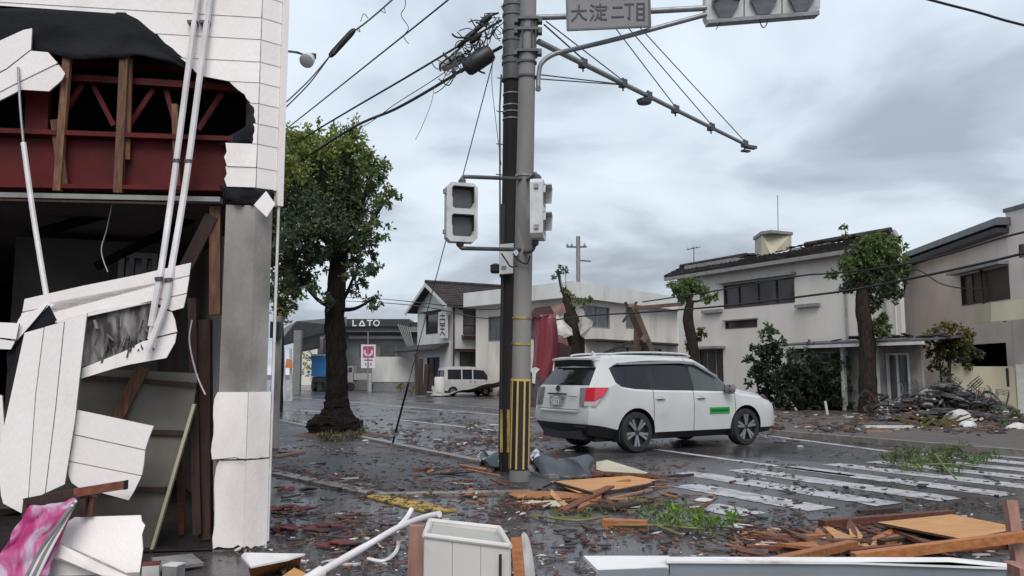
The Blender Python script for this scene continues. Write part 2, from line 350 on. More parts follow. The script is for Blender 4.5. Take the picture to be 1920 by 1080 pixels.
def copy_tree(o, par=None):
    c = o.copy(); COL.objects.link(c); c.parent = par
    for ch in [x for x in bpy.data.objects if x.parent == o]: copy_tree(ch, c)
    return c
def fix_normals(me):
    bm = bmesh.new(); bm.from_mesh(me); bmesh.ops.recalc_face_normals(bm, faces=bm.faces); bm.to_mesh(me); bm.free()
def wall_open(pl, w0, w1, z0, z1, ops, th=.14, b=None, mi=0):
    """wall of thickness th on plane pl with real rectangular openings (w0,w1,z0,z1)"""
    b = b or B(); ws = sorted({w0, w1} | {min(max(q, w0), w1) for o in ops for q in o[:2]}); zs = sorted({z0, z1} | {min(max(q, z0), z1) for o in ops for q in o[2:4]})
    inside = lambda w, z: any(o[0] < w < o[1] and o[2] < z < o[3] for o in ops)
    for i in range(len(ws) - 1):
        for j in range(len(zs) - 1):
            if inside((ws[i] + ws[i + 1]) / 2, (zs[j] + zs[j + 1]) / 2): continue
            for off, fl in ((0, 0), (-th, 1)):
                q = [pl.at(ws[i], zs[j], off), pl.at(ws[i + 1], zs[j], off), pl.at(ws[i + 1], zs[j + 1], off), pl.at(ws[i], zs[j + 1], off)]
                b.add(q, [(3, 2, 1, 0) if fl else (0, 1, 2, 3)], mi)
    for a0, a1, c0, c1 in [o[:4] for o in ops] + [(w0, w1, z0, z1)]:
        for (p, q) in (((a0, c0), (a1, c0)), ((a1, c0), (a1, c1)), ((a1, c1), (a0, c1)), ((a0, c1), (a0, c0))):
            b.add([pl.at(*p), pl.at(*q), pl.at(*q, -th), pl.at(*p, -th)], [(0, 1, 2, 3)], mi)
    return b
def wbox(b, pl, w0, w1, z0, z1, o0, o1, mi=0):
    return b.prism([pl.at(w0, z0, o1), pl.at(w1, z0, o1), pl.at(w1, z1, o1), pl.at(w0, z1, o1)], pl.n * (o0 - o1), mi)
def window(par, pl, o, mull=(.5,), fm='trim_brown', pm='glass_brown', rail=None, fw=.05, dep=.07, name='window'):
    """frame proud of the opening's back, panes recessed; o=(w0,w1,z0,z1)"""
    w0, w1, z0, z1 = o; b = B()
    wbox(b, pl, w0, w0 + fw, z0, z1, -.09, .015); wbox(b, pl, w1 - fw, w1, z0, z1, -.09, .015)
    wbox(b, pl, w0 + fw, w1 - fw, z0, z0 + fw, -.09, .018); wbox(b, pl, w0 + fw, w1 - fw, z1 - fw, z1, -.09, .018)
    xs = [w0] + [w0 + (w1 - w0) * m for m in mull] + [w1]
    for x in xs[1:-1]: wbox(b, pl, x - fw * .45, x + fw * .45, z0 + fw, z1 - fw, -.085, -.015)
    if rail: wbox(b, pl, w0 + fw, w1 - fw, z0 + (z1 - z0) * rail - .02, z0 + (z1 - z0) * rail + .02, -.08, -.02)
    f = b.build(name, fm, par)
    for i in range(len(xs) - 1):
        p = B(); wbox(p, pl, xs[i] + .012, xs[i + 1] - .012, z0 + .012, z1 - .012, -.078 - .01 * (i % 2), -.066 - .01 * (i % 2)); p.build('pane', pm, f)
    return f
def catenary(a, b, sag, n=14):
    a, b = Vector(a), Vector(b); return [a.lerp(b, i / n) - Vector((0, 0, 4 * sag * (i / n) * (1 - i / n))) for i in range(n + 1)]
def spline(pts, n=6):
    pts = [Vector(p) for p in pts]; o = []
    for i in range(len(pts) - 1):
        p0, p1, p2, p3 = pts[max(i - 1, 0)], pts[i], pts[i + 1], pts[min(i + 2, len(pts) - 1)]
        for k in range(n):
            t = k / n; o.append(.5 * ((2 * p1) + (p2 - p0) * t + (2 * p0 - 5 * p1 + 4 * p2 - p3) * t * t + (3 * p1 - p0 - 3 * p2 + p3) * t ** 3))
    return o + [pts[-1]]
# ------------------------------------------------------------------ foliage
def leaves(clumps, n_per_m3, size, seed, mats, name, par, droop=.3, asp=.5, shell=.45, kind=None):
    """leaf-sized faces through ellipsoid clumps [(centre, rx, ry, rz, material index)]"""
    g = np.random.default_rng(seed); V = []; Fc = []; Mi = []; base = 0
    for c, rx, ry, rz, mi in clumps:
        k = int(n_per_m3 * 4.19 * rx * ry * rz) + 14
        d = g.normal(size=(k, 3)); d /= np.linalg.norm(d, axis=1)[:, None]
        r = g.uniform(0, 1, k) ** shell
        # break the outline into twig bunches
        nb = max(5, k // 26); bd = g.normal(size=(nb, 3)); bd /= np.linalg.norm(bd, axis=1)[:, None]; br = g.uniform(.30, 1.16, nb)
        pick = g.integers(0, nb, k); pos = bd[pick] * br[pick][:, None] * .86 + d * r[:, None] * .27
        pos = pos * np.array([rx, ry, rz]) + np.array(c)
        ax = g.normal(size=(k, 3)) + np.array([0, 0, -droop]); ax /= np.linalg.norm(ax, axis=1)[:, None]
        w = np.cross(ax, g.normal(size=(k, 3))); w /= np.linalg.norm(w, axis=1)[:, None]
        nn = np.cross(ax, w); s = size * g.uniform(.55, 1.3, k)[:, None]
        a = pos; b_ = pos + ax * s * .5 + w * s * asp * .5 + nn * s * .06; c_ = pos + ax * s; d_ = pos + ax * s * .5 - w * s * asp * .5 + nn * s * .06
        V.append(np.stack([a, b_, c_, d_], 1).reshape(-1, 3)); ids = np.arange(k * 4).reshape(k, 4) + base; base += k * 4
        Fc.append(ids); Mi.append(np.full(k, mi) if mi >= 0 else g.integers(0, len(mats), k))
    V = np.concatenate(V); Fc = np.concatenate(Fc); Mi = np.concatenate(Mi)
    off = wloc(par); V = V - np.array(off)
    me = bpy.data.meshes.new(name); me.vertices.add(len(V)); me.vertices.foreach_set('co', V.ravel().astype(np.float32))
    me.loops.add(Fc.size); me.loops.foreach_set('vertex_index', Fc.ravel().astype(np.int32))
    me.polygons.add(len(Fc)); me.polygons.foreach_set('loop_start', (np.arange(len(Fc)) * 4).astype(np.int32)); me.polygons.foreach_set('material_index', Mi.astype(np.int32))
    for m in mats: me.materials.append(MATS[m])
    me.update(calc_edges=True); me.validate()
    o = bpy.data.objects.new(name, me); COL.objects.link(o); o.parent = par
    return tag(o, kind=kind)
def pxclump(x, y, r, Y, mi=-1, ry=None, rz=None, dy=0):
    """clump from photo circle: centre pixel and radius in pixels at depth Y"""
    c = P(x, y, Y + dy); k = Y / F; return (c, r * k, (ry or r) * k, (rz or r) * k, mi)
# ================================================================== SETTING
def sheet(name, pts, mt, z=None, kind='structure', par=None, label=None, cat=None):
    b = B(); b.add(pts, [tuple(range(len(pts)))]); o = b.build(name, mt, par, kind=kind); 
    if o.data.polygons[0].normal.z < 0:
        o.data.flip_normals()
    return o
sheet('ground', [(-400, -60, -.02), (400, -60, -.02), (400, 700, -.02), (-400, 700, -.02)], 'far_pave')
road = sheet('road', [S(-34, -40), S(13.2, -40), S(13.2, 160), S(-34, 160)], 'road')
# pavement on the near side with its light kerb strip
pv = [S(3.1, 8.25, .02), S(4.65, 7.6, .02), S(5.45, 8.3, .02), S(5.45, 150, .02), S(-9, 150, .02), S(-9, 13.4, .02), S(2.57, 11.0, .02)]
b = B(); b.prism(pv, (0, 0, -.019)); pav = b.build('pavement', 'pave', kind='structure')
if pav.data.polygons[0].normal.z < 0: fix_normals(pav.data)
kerb = thing('kerb', None, None, S(4, 9, 0)); kerb['kind'] = 'structure'
def kerb_run(a, c, par, w=.16, h=.03, L=.6, z0=.0, mt='kerbstone', jit=.006):
    a, c = Vector(a), Vector(c); n = max(1, round((c - a).length / L)); d = (c - a).normalized()
    me = None
    for i in range(n):
        p = a.lerp(c, (i + .5) / n)
        if me is None:
            l = (c - a).length / n - .012; q = B(); q.prism([(-l / 2, -w / 2, 0), (l / 2, -w / 2, 0), (l / 2, w / 2, 0), (-l / 2, w / 2, 0)], (0, 0, h)); o = q.build('kerb_stone', mt, par, local=True); me = o.data; fix_normals(me)
        else:
            o = bpy.data.objects.new('kerb_stone', me); COL.objects.link(o); o.parent = par
        o.location = p - wloc(par) + Vector((rnd.uniform(-jit, jit), rnd.uniform(-jit, jit), z0)); o.rotation_euler = (0, 0, math.atan2(d.y, d.x) + rnd.uniform(-.012, .012))
kerb_run(S(2.57, 11.0), S(3.12, 8.22), kerb, .20, .032); kerb_run(S(3.12, 8.22), S(4.62, 7.58), kerb, .17, .034); kerb_run(S(1.6, 11.3), S(2.55, 11.02), kerb, .16, .032)
kerb_run(S(5.45, 8.4), S(5.45, 30), kerb, .15, .06)
# far side: raised pavement with kerb
b = B(); b.prism([S(13.35, -30, .1), S(80, -30, .1), S(80, 26, .1), S(13.35, 26, .1)], (0, 0, -.09)); fp = b.build('far_pavement', 'far_pave', kind='structure'); fix_normals(fp.data)
sheet('side_road', [S(13.2, 26.01, .002), S(90, 26.01, .002), S(90, 160, .002), S(13.2, 160, .002)], 'road')
fk = thing('far_kerb', None, None, S(13.3, 10, 0)); fk['kind'] = 'structure'
kerb_run(S(13.26, -4), S(13.26, 32), fk, .16, .115, L=.9)
# painted markings (4 mm sheets)
def mark(pts, mt='paint', z=.005):
    o = sheet('road_marking', [Vector((p[0], p[1], z)) for p in pts], mt); return o
def mline(pxs, w, mt='paint_thin'):
    q = [G(*p) for p in pxs]; b = B()
    for i in range(len(q) - 1):
        d = (q[i + 1] - q[i]).normalized(); n = Vector((-d.y, d.x, 0)) * w / 2; m = max(1, int((q[i + 1] - q[i]).length / .8))
        for k in range(m):
            a, c = q[i].lerp(q[i + 1], k / m), q[i].lerp(q[i + 1], (k + 1) / m)
            b.add([(v.x, v.y, .005) for v in (a - n, c - n, c + n, a + n)], [(0, 1, 2, 3)])
    return b.build('road_marking', mt, kind='structure')
for k in range(-1, 9):
    s0 = 6.30 + .83 * k; t1 = 8.25 - .10 * k - (1.0 if k == 0 else 0) - (2.3 if k == -1 else 0); t0 = 5.30 - .13 * k
    b = B(); n = 26; w_ = [(rnd.uniform(-.022, .022), rnd.uniform(-.022, .022)) for _ in range(n + 1)]
    for i in range(n):
        ta, tb = t0 + (t1 - t0) * i / n, t0 + (t1 - t0) * (i + 1) / n
        b.add([S(s0 + w_[i][0], ta, .005), S(s0 + .41 + w_[i][1], ta, .005), S(s0 + .41 + w_[i + 1][1], tb, .005), S(s0 + w_[i + 1][0], tb, .005)], [(0, 1, 2, 3)])
    b.build('road_marking', 'paint', kind='structure')
mline([(1216, 841), (1475, 877), (1600, 893)], .15); mline([(735, 786), (935, 808)], .15); mline([(1423, 815), (1660, 846), (1850, 862)], .15)
mline([(520, 743), (656, 754), (864, 772), (1000, 784)], .15); mline([(545, 768), (612, 773)], .15)
# worn yellow tactile tiles
tac = thing('tactile_paving', None, None, G(768, 946)); tac['kind'] = 'structure'
ta, tb = G(706, 931), G(832, 962); dd = (tb - ta).normalized(); nn = Vector((-dd.y, dd.x, 0))
q = B(); q.box((0, 0, .008), (.285, .285, .016))
for i in range(5):
    for j in range(5): q.lathe([(.014, 0), (.011, .007)], (-.11 + .055 * i, -.11 + .055 * j, .0155), (0, 0, 1), 6)
me = None
for i in range(5):
    p = ta.lerp(tb, (i + .5) / 5) - wloc(tac)
    if me is None: o = q.build('tactile_tile', 'yellow', tac, local=True); me = o.data
    else: o = bpy.data.objects.new('tactile_tile', me); COL.objects.link(o); o.parent = tac
    o.location = p + Vector((0, 0, .004)); o.rotation_euler = (0, 0, math.atan2(dd.y, dd.x) + rnd.uniform(-.03, .03))
# ================================================================== DAMAGED SHOP ON THE LEFT
FW = Pl((-1.976, 6.05), (math.cos(math.radians(8)), math.sin(math.radians(8))))          # front wall, right end at w=0
CH = Pl((-1.976, 6.05), (.76, .65))                                                       # chamfer
shop = thing('damaged_shop', 'white sided shop with torn open facade and red steel beam, filling the left edge', 'building', (-2.6, 6.6, 0))
cw = CH.wz(505, 900)[0] + .01; R1 = CH.at(cw, 0)
def wpoly(par, name, pts, mt, off=0.0, th=.016, pl=FW, mside=None, label=None, smooth=False):
    b = B(); b.prism([pl.px(x, y, off) for x, y in pts], -pl.n * th, 0, None if mside is None else 1)
    return b.build(name, [mt] if mside is None else [mt, mside], par, label=label, smooth=smooth)
# siding boards of the upper wall, cut along the torn edge
jag = [(-60, 20), (235, 23), (262, 40), (290, 62), (330, 98), (352, 120), (374, 146), (428, 150), (452, 172), (478, 207)]
lines = [-198, -160, -122, -84, -46, -8, 33, 74, 116, 155, 194, 232, 270]     # board joints at the corner edge (px y)
def jag_x(y):
    for (x0, y0), (x1, y1) in zip(jag, jag[1:]):
        if y0 <= y <= y1: return x0 + (x1 - x0) * (y - y0) / (y1 - y0 + 1e-6)
    return jag[-1][0] if y > jag[-1][1] else jag[0][0]
def cz(y): return FW.wz(478, y)[1]
def wy(w, z):   # pixel of a wall point (w,z)
    p = FW.at(w, z); d = p - Vector((0, 0, HC)); f = Vector((0, math.cos(PIT), math.sin(PIT))); u = Vector((0, -math.sin(PIT), math.cos(PIT)))
    return 960 + F * d.x / d.dot(f), 540 - F * d.dot(u) / d.dot(f)
jw = [FW.wz(x, y) for x, y in jag]          # torn edge in wall coordinates (w,z), z falling
WL = -4.2
for y0, y1 in zip(lines, lines[1:]):
    z1, z0 = cz(y0) - .0004, cz(y1) + .0004
    def jag_w(z):
        if z >= jw[1][1]: return WL
        for (a, za_), (c, zb_) in zip(jw[1:], jw[2:]):
            if zb_ <= z <= za_: return a + (c - a) * (za_ - z) / (za_ - zb_ + 1e-9)
        return jw[-1][0]
    left = []
    zs = [z1 - (z1 - z0) * k / 5 for k in range(6)]
    for z in zs: left.append((jag_w(z) + rnd.uniform(-.012, .012) * (jag_w(z) > WL), z))
    # ragged boards that cross the torn edge
    pts = [FW.at(0, z0, .009), FW.at(0, z1, 0.004)] + [FW.at(min(w, -.012), z, .004 + .005 * (z1 - z) / (z1 - z0)) for w, z in left]
    b = B(); b.prism(pts, -FW.n * .02, 0, 1); b.build('siding_board', ['siding', 'chipped'], shop)
    b = B(); b.prism([CH.at(0.004, z0, .009), CH.at(cw - .03, z0, .009), CH.at(cw - .03, z1, .004), CH.at(.004, z1, .004)], -CH.n * .02); b.build('siding_board', 'siding', shop)
    if y0 >= 200: pass
for y0, y1 in ((270, 314), (314, 352)):
    z1, z0 = cz(y0) - .0004, cz(y1) + .0004
    l0, l1 = FW.wz(423, y0)[0], FW.wz(426, y1)[0]
    b = B(); b.prism([FW.at(0, z0, .012), FW.at(0, z1, .004), FW.at(l0, z1, .004), FW.at(l0 + .012, (z0 + z1) / 2 + .02, .008), FW.at(l0 - .005, (z0 + z1) / 2 - .02, .008), FW.at(l1, z0, .012)], -FW.n * .02, 0, 1); b.build('siding_board', ['siding', 'chipped'], shop)
    b = B(); b.prism([CH.at(.004, z0, .009), CH.at(cw - .03, z0, .009), CH.at(cw - .03, z1, .004), CH.at(.004, z1, .004)], -CH.n * .02); b.build('siding_board', 'siding', shop)
zt = 4.9; zsoff = cz(352)
b = B(); b.prism([CH.at(cw - .028, zsoff - .12, .03), CH.at(cw + .02, zsoff - .12, .03), CH.at(cw + .02, zt - .4, .03), CH.at(cw - .028, zt - .4, .03)], -CH.n * .07); b.build('corner_trim', 'siding', shop)
# downpipe beside the pillar
b = B(); b.tube([CH.at(cw - .008, 0.05, .0), CH.at(cw - .004, zsoff - .1, .0)], .011, 8); b.build('downpipe', 'pvc', shop)
# shell behind: side wall along the street, roof slab, back, floor, ceiling
A2 = Vector((-.5, .866, 0)); S0 = R1 + A2 * .02; S1 = R1 + A2 * 7; LF = FW.at(-4.2, 0); LB = LF + A2 * 7
def shell_wall(a, c, z0, z1, th, name, mt):
    b = B(); d = (c - a).normalized(); n = Vector((-d.y, d.x, 0)) * th
    b.prism([a + Vector((0, 0, z0)), c + Vector((0, 0, z0)), c + n + Vector((0, 0, z0)), a + n + Vector((0, 0, z0))], (0, 0, z1 - z0)); return b.build(name, mt, shop)
shell_wall(S0 + A2 * .42, S1, 0, zt, .1, 'side_wall', 'wall_pink'); shell_wall(S1, LB, 0, zt, .1, 'back_wall', 'room_shade'); shell_wall(LB, LF + A2 * .1, 0, zt, .1, 'inner_wall', 'room')
zc0 = FW.wz(200, 372)[1]
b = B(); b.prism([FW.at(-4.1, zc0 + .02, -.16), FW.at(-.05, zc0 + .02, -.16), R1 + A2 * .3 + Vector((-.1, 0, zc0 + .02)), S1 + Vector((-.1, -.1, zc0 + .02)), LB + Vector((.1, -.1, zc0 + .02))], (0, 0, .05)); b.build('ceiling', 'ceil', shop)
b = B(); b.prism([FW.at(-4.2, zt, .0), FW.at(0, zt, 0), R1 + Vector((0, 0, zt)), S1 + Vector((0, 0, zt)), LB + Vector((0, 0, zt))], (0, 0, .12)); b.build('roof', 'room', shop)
b = B(); b.prism([FW.at(-4.1, .012, -.02), FW.at(-.06, .012, -.02), R1 + A2 * .4 + Vector((-.06, 0, .012)), S1 + Vector((-.1, -.1, .012)), LB + Vector((.1, -.1, .012))], (0, 0, .012)); b.build('floor', 'pave', shop)
# loft sheet with its shade painted in, behind the torn opening, above the ceiling
b = B(); b.prism([FW.at(-4.1, zc0 + .1, -.9), FW.at(-.1, zc0 + .1, -.9), FW.at(-.1, zt - .02, -.9), FW.at(-4.1, zt - .02, -.9)], -FW.n * .03); b.build('loft_wall', 'room_shade', shop)
# concrete corner pillar and its white cladding
zp = FW.wz(430, 383)[1]; w395, w415 = FW.wz(397, 900)[0], FW.wz(416, 560)[0]
b = B(); b.prism([FW.at(w415, 0, -.02), FW.at(0, 0, -.02), CH.at(cw - .045, 0, -.02), CH.at(cw - .045, 0, -.3), FW.at(w415, 0, -.42)], (0, 0, zp)); pil = b.build('pillar', 'concrete', shop)
fix_normals(pil.data)
z7, z8 = FW.wz(430, 735)[1], FW.wz(430, 862)[1]
def rag(w0, w1, z0, z1, pl, off, rag_b=0.0, rl=1):
    pts = [pl.at(w1, z1, off), pl.at(w0 + .02 * rl, z1, off), pl.at(w0, z1 - .05, off)]; n = 7
    for k in range(1, n): pts.append(pl.at(w0 + rnd.uniform(-.010, .012) * rl, z1 - .05 - (z1 - z0 - .05) * k / n, off))
    m = 6
    for k in range(m + 1): pts.append(pl.at(w0 + (w1 - w0) * k / m, z0 + rnd.uniform(0, rag_b), off))
    return pts
b = B(); b.prism(rag(w395, 0, z8 + .004, z7, FW, .016, .006), -FW.n * .03, 0, 1); b.build('cladding_panel', ['siding', 'chipped'], shop)
b = B(); b.prism(rag(w395 + .03, 0, .02, z8 - .006, FW, .010, .03), -FW.n * .026, 0, 1); b.build('cladding_panel', ['siding', 'chipped'], shop)
b = B(); b.prism(rag(-.006, cw - .025, z8 + .004, z7, CH, .016, .006, 0), -CH.n * .03, 0, 1); b.build('cladding_panel', ['siding', 'chipped'], shop)
b = B(); b.prism(rag(-.006, cw - .02, .01, z8 - .006, CH, .010, .03, 0), -CH.n * .028, 0, 1); b.build('cladding_panel', ['siding', 'chipped'], shop)
b = B(); b.tube([FW.px(397, 863, .03), FW.px(440, 858, .035), FW.px(462, 864, .035)], .003, 5); b.build('loose_wire', 'cable', shop)
# steel: web, flanges, chord, posts, braces; timber studs
def strip(name, a, c, wpx, mt, off, dep, par=shop):
    p, q = FW.px(*a, off), FW.px(*c, off); b = B(); b.beam(p, q, dep, wpx / 247.0, up=FW.n.cross((q - p).normalized())); return b.build(name, mt, par)
wpoly(shop, 'beam_web', [(-620, 243), (432, 268), (432, 352), (-620, 340)], 'red_steel', -.10, .02)
strip('beam_flange', (-620, 227), (440, 264), 9, 'red_steel', -.075, .13); strip('beam_flange', (-620, 340), (428, 357), 8, 'red_steel', -.075, .13)
strip('truss_chord', (120, 146), (445, 166), 13, 'red_steel', -.16, .06); strip('truss_chord', (60, 118), (400, 132), 9, 'red_steel', -.42, .06)
wpoly(shop, 'steel_post', [(48, 168), (92, 171), (89, 246), (46, 243)], 'red_steel', -.15, .05)
for a, c in (((155, 160), (105, 236)), ((176, 162), (214, 236)), ((288, 168), (240, 240)), ((312, 170), (332, 244)), ((415, 176), (372, 244))):
    strip('truss_brace', a, c, 9, 'red_steel', -.2, .03)
strip('timber_stud', (127, 104), (108, 358), 13, 'old_wood', -.03, .05); strip('timber_stud', (104, 225), (120, 352), 16, 'old_wood', -.045, .03)
strip('timber_stud', (234, 104), (222, 362), 15, 'old_wood', -.03, .05); strip('timber_stud', (244, 110), (240, 300), 8, 'old_wood', -.06, .03); strip('timber_stud', (328, 196), (334, 362), 11, 'old_wood', -.05, .04)
strip('lintel', (-620, 355), (415, 376), 9, 'trim_grey', -.05, .10); strip('lintel_edge', (-70, 374), (330, 383), 4, 'dark_wood', -.03, .05)
# building paper (torn black membrane) draped over the opening
top = [(-620, 10), (60, 16), (150, 18), (236, 22), (290, 60), (350, 117), (376, 146)]
bot = [(-620, 90), (40, 92), (110, 107), (190, 112), (250, 104), (325, 118), (392, 156)]
def drape(par, name, top, bot, mt, off, amp, seed, nu=28, nv=8):
    g = random.Random(seed); ph = [g.uniform(0, 6) for _ in range(6)]
    def lerp_list(L, u):
        x = u * (len(L) - 1); i = min(int(x), len(L) - 2); f = x - i; return (L[i][0] + (L[i + 1][0] - L[i][0]) * f, L[i][1] + (L[i + 1][1] - L[i][1]) * f)
    def fn(u, v):
        a, c = lerp_list(top, u), lerp_list(bot, u); x, y = a[0] + (c[0] - a[0]) * v, a[1] + (c[1] - a[1]) * v
        return FW.px(x, y + (2.5 * math.sin(u * 31 + ph[0]) if v == 1 else 0), off + amp * v * (math.sin(u * 9 + ph[1]) + .6 * math.sin(u * 21 + v * 3 + ph[2]) + .4 * math.sin(v * 9 + u * 4 + ph[3])))
    b = B(); b.grid(fn, nu, nv); o = b.build(name, mt, par, smooth=60); sm = o.modifiers.new('t', 'SOLIDIFY'); sm.thickness = .004; return o
drape(shop, 'torn_membrane', top, bot, 'tarp', .0, .022, 3)
drape(shop, 'torn_membrane', [(412, 262), (440, 250), (478, 226)], [(408, 272), (440, 272), (478, 271)], 'tarp', -.03, .02, 5, 10, 4)
drape(shop, 'torn_membrane', [(412, 347), (450, 350), (512, 356)], [(420, 376), (455, 384), (500, 382)], 'tarp', .0, .03, 6, 10, 5)
drape(shop, 'torn_membrane', [(-60, 76), (0, 74), (30, 66)], [(-60, 130), (0, 118), (30, 96)], 'tarp', -.02, .02, 8, 8, 4)
# torn soffit bit hanging at the corner
wpoly(shop, 'torn_scrap', [(476, 384), (499, 358), (516, 382), (500, 407)], 'siding', .06, .012)
# interior: brown posts, broken brace, hanging wires, rear window
strip('timber_post', (404, 388), (404, 590), 20, 'old_wood', -.12, .06); strip('timber_post', (362, 560), (372, 1000), 15, 'dark_wood', -.25, .1); strip('timber_post', (336, 760), (342, 1000), 11, 'red_wood', -.5, .08)
strip('timber_post', (385, 600), (386, 1010), 22, 'dark_wood', -.3, .1)
strip('broken_brace', (398, 405), (350, 500), 24, 'dark_wood', -.1, .05)
strip('broken_brace', (268, 690), (212, 800), 22, 'old_wood', -.06, .04)
iw = Pl(FW.at(-2.3, 0, -1.6), (math.cos(math.radians(20)), math.sin(math.radians(20))))
_a, _c = iw.wz(222, 500), iw.wz(296, 476); io = (_a[0], _c[0], _a[1] - .18, _c[1])
b = wall_open(iw, -.1, 1.15, .1, zc0 - .05, [io], .06); b.build('inner_wall', 'room', shop)
window(shop, iw, io, (.33, .66), 'trim_grey', 'glass_grey')
b = B(); b.tube(spline([FW.px(212, 372, -.3), FW.px(200, 430, -.32), FW.px(190, 470, -.3), FW.px(202, 510, -.3)]), .004, 5); b.build('hanging_wire', 'pvc', shop)
b = B(); b.tube(spline([FW.px(360, 600, -.1), FW.px(355, 640, -.1), FW.px(368, 700, -.1), FW.px(385, 740, -.08)]), .006, 5); b.build('hanging_wire', 'pvc', shop)
strip('ceiling_batten', (60, 440), (250, 386), 18, 'room_shade', -.9, .05); strip('ceiling_batten', (180, 500), (360, 410), 16, 'room_shade', -.9, .05)
# two white conduits hanging off the wall, one on the left
def pipe_px(name, pts, r, mt='pvc', par=shop, n=8, sp=True):
    q = [FW.px(x, y, o) for x, y, o in pts]; b = B(); b.tube(spline(q, 4) if sp else q, r, n); return b.build(name, mt, par, smooth=True)
pipe_px('conduit_pipe', [(374, -40, .05), (368, 20, .05), (362, 60, .06), (327, 330, .14), (303, 500, .30), (292, 560, .34), (283, 612, .36)], .0235)
pipe_px('conduit_pipe', [(396, -40, .05), (391, 20, .05), (384, 70, .06), (350, 330, .14), (322, 500, .30), (308, 575, .34), (276, 660, .36)], .0245)
for a in ((362, 43), (384, 43)): 
    b = B(); p = FW.px(*a, .04); b.box(p, (.075, .06, .02), math.radians(8)); b.build('pipe_clip', 'steel_dark', shop)
for a in ((331, 302, .13), (353, 303, .13), (298, 523, .33), (316, 525, .33)):
    b = B(); p = FW.px(*a); x = Vector((-.12, 0, 1)); b.tube([p - x * .012, p + x * .012], .030, 8); b.build('pipe_socket', 'steel_dark', shop)
pipe_px('hanging_conduit', [(34, 126, .06), (38, 200, .08), (44, 268, .10)], .009, 'galv'); pipe_px('hanging_conduit', [(44, 268, .10), (62, 400, .18), (88, 560, .28)], .019)
# torn chunk of wall at the top left
wpoly(shop, 'torn_siding', [(-70, 118), (0, 76), (44, 56), (60, 53), (58, 92), (12, 128), (-70, 170)], 'siding', .05, .018, mside='chipped')
wpoly(shop, 'torn_siding', [(-70, 173), (12, 131), (58, 95), (90, 98), (108, 118), (30, 156), (-70, 208)], 'siding', .046, .018, mside='chipped')
wpoly(shop, 'torn_siding', [(-70, 211), (30, 159), (110, 121), (122, 138), (116, 150), (92, 171), (40, 168), (0, 188), (-70, 230)], 'siding', .042, .018, mside='chipped')
wpoly(shop, 'torn_backing', [(-70, 122), (0, 80), (44, 60), (57, 58), (57, 95), (90, 101), (118, 138), (91, 168), (40, 165), (0, 185), (-70, 226)], 'siding', .038, .004)
# ================================================================== FALLEN FACADE PIECES (left foreground)
fac = thing('collapsed_facade', 'collapsed white siding section hanging aslant from the shop on its conduits', 'wall section', (-2.9, 5.45, 0))
def fpoly(par, name, pts, mt='siding', off=.3, th=.016, mside='chipped', label=None, cat=None, group=None, tilt=0.0):
    """traced outline on a plane parallel to the shop front, off metres in front of it; tilt leans the foot outwards per pixel"""
    ym = min(p[1] for p in pts); q = [FW.px(x, y, off + tilt * (y - ym)) for x, y in pts]
    b = B(); b.prism(q, -FW.n * th, 0, 1 if mside else None)
    return b.build(name, [mt, mside] if mside else [mt], par, label=label, cat=cat, group=group)
# slanting fascia boards
def lx(y0, y1, x): return y0 + (y1 - y0) * (x - 40) / 320.0
E = [(562, 492), (586, 516), (620, 548), (650, 584)]
fpoly(fac, 'siding_board', [(46, lx(*E[0], 46)), (150, lx(*E[0], 150) - 1), (260, lx(*E[0], 260) + 1), (358, lx(*E[0], 358)), (355, lx(*E[1], 355) - 1), (42, lx(*E[1], 42) - 1)], off=.30)
fpoly(fac, 'siding_board', [(41, lx(*E[1], 41) + 1), (355, lx(*E[1], 355) + 1), (350, lx(*E[2], 350) - 1), (104, lx(*E[2], 104) - 1), (94, 590), (101, 570), (88, 568), (36, lx(*E[2], 36) - 18)], off=.304)
fpoly(fac, 'siding_board', [(106, lx(*E[2], 106) + 1), (350, lx(*E[2], 350) + 1), (344, 577), (322, 583), (290, 566), (200, 577), (164, 588), (110, 601)], off=.308)
fpoly(fac, 'siding_board', [(284, 572), (322, 585), (328, 600), (332, 622), (276, 636), (282, 604)], off=.302)
fpoly(fac, 'siding_board', [(268, 640), (331, 625), (328, 642), (318, 660), (312, 671), (240, 684), (210, 692), (152, 710), (155, 690), (230, 660)], off=.298)
fpoly(fac, 'torn_backing', [(150, 592), (290, 566), (286, 600), (272, 642), (200, 676), (146, 690)], 'insul', .275, .02, None)
# splintered mesh inside the hole
for i in range(26):
    x, y = rnd.uniform(170, 280), rnd.uniform(590, 660); a = FW.px(x, y, .285); c = FW.px(x + rnd.uniform(-14, 14), y + rnd.uniform(10, 34), .29 + rnd.uniform(0, .03))
    b = B(); b.beam(a, c, .012 * rnd.uniform(.5, 1.6), .006); b.build('splinter', rnd.choice(['shard_grey', 'shard', 'shard']), fac)
# folded flap on the left
fpoly(fac, 'siding_board', [(41, 590), (88, 572), (60, 606), (32, 638), (20, 640), (34, 600)], off=.33)
fpoly(fac, 'torn_membrane', [(92, 572), (106, 600), (50, 628), (30, 652), (28, 668), (14, 700), (12, 660), (34, 636)], 'tarp', .31, .006, None)
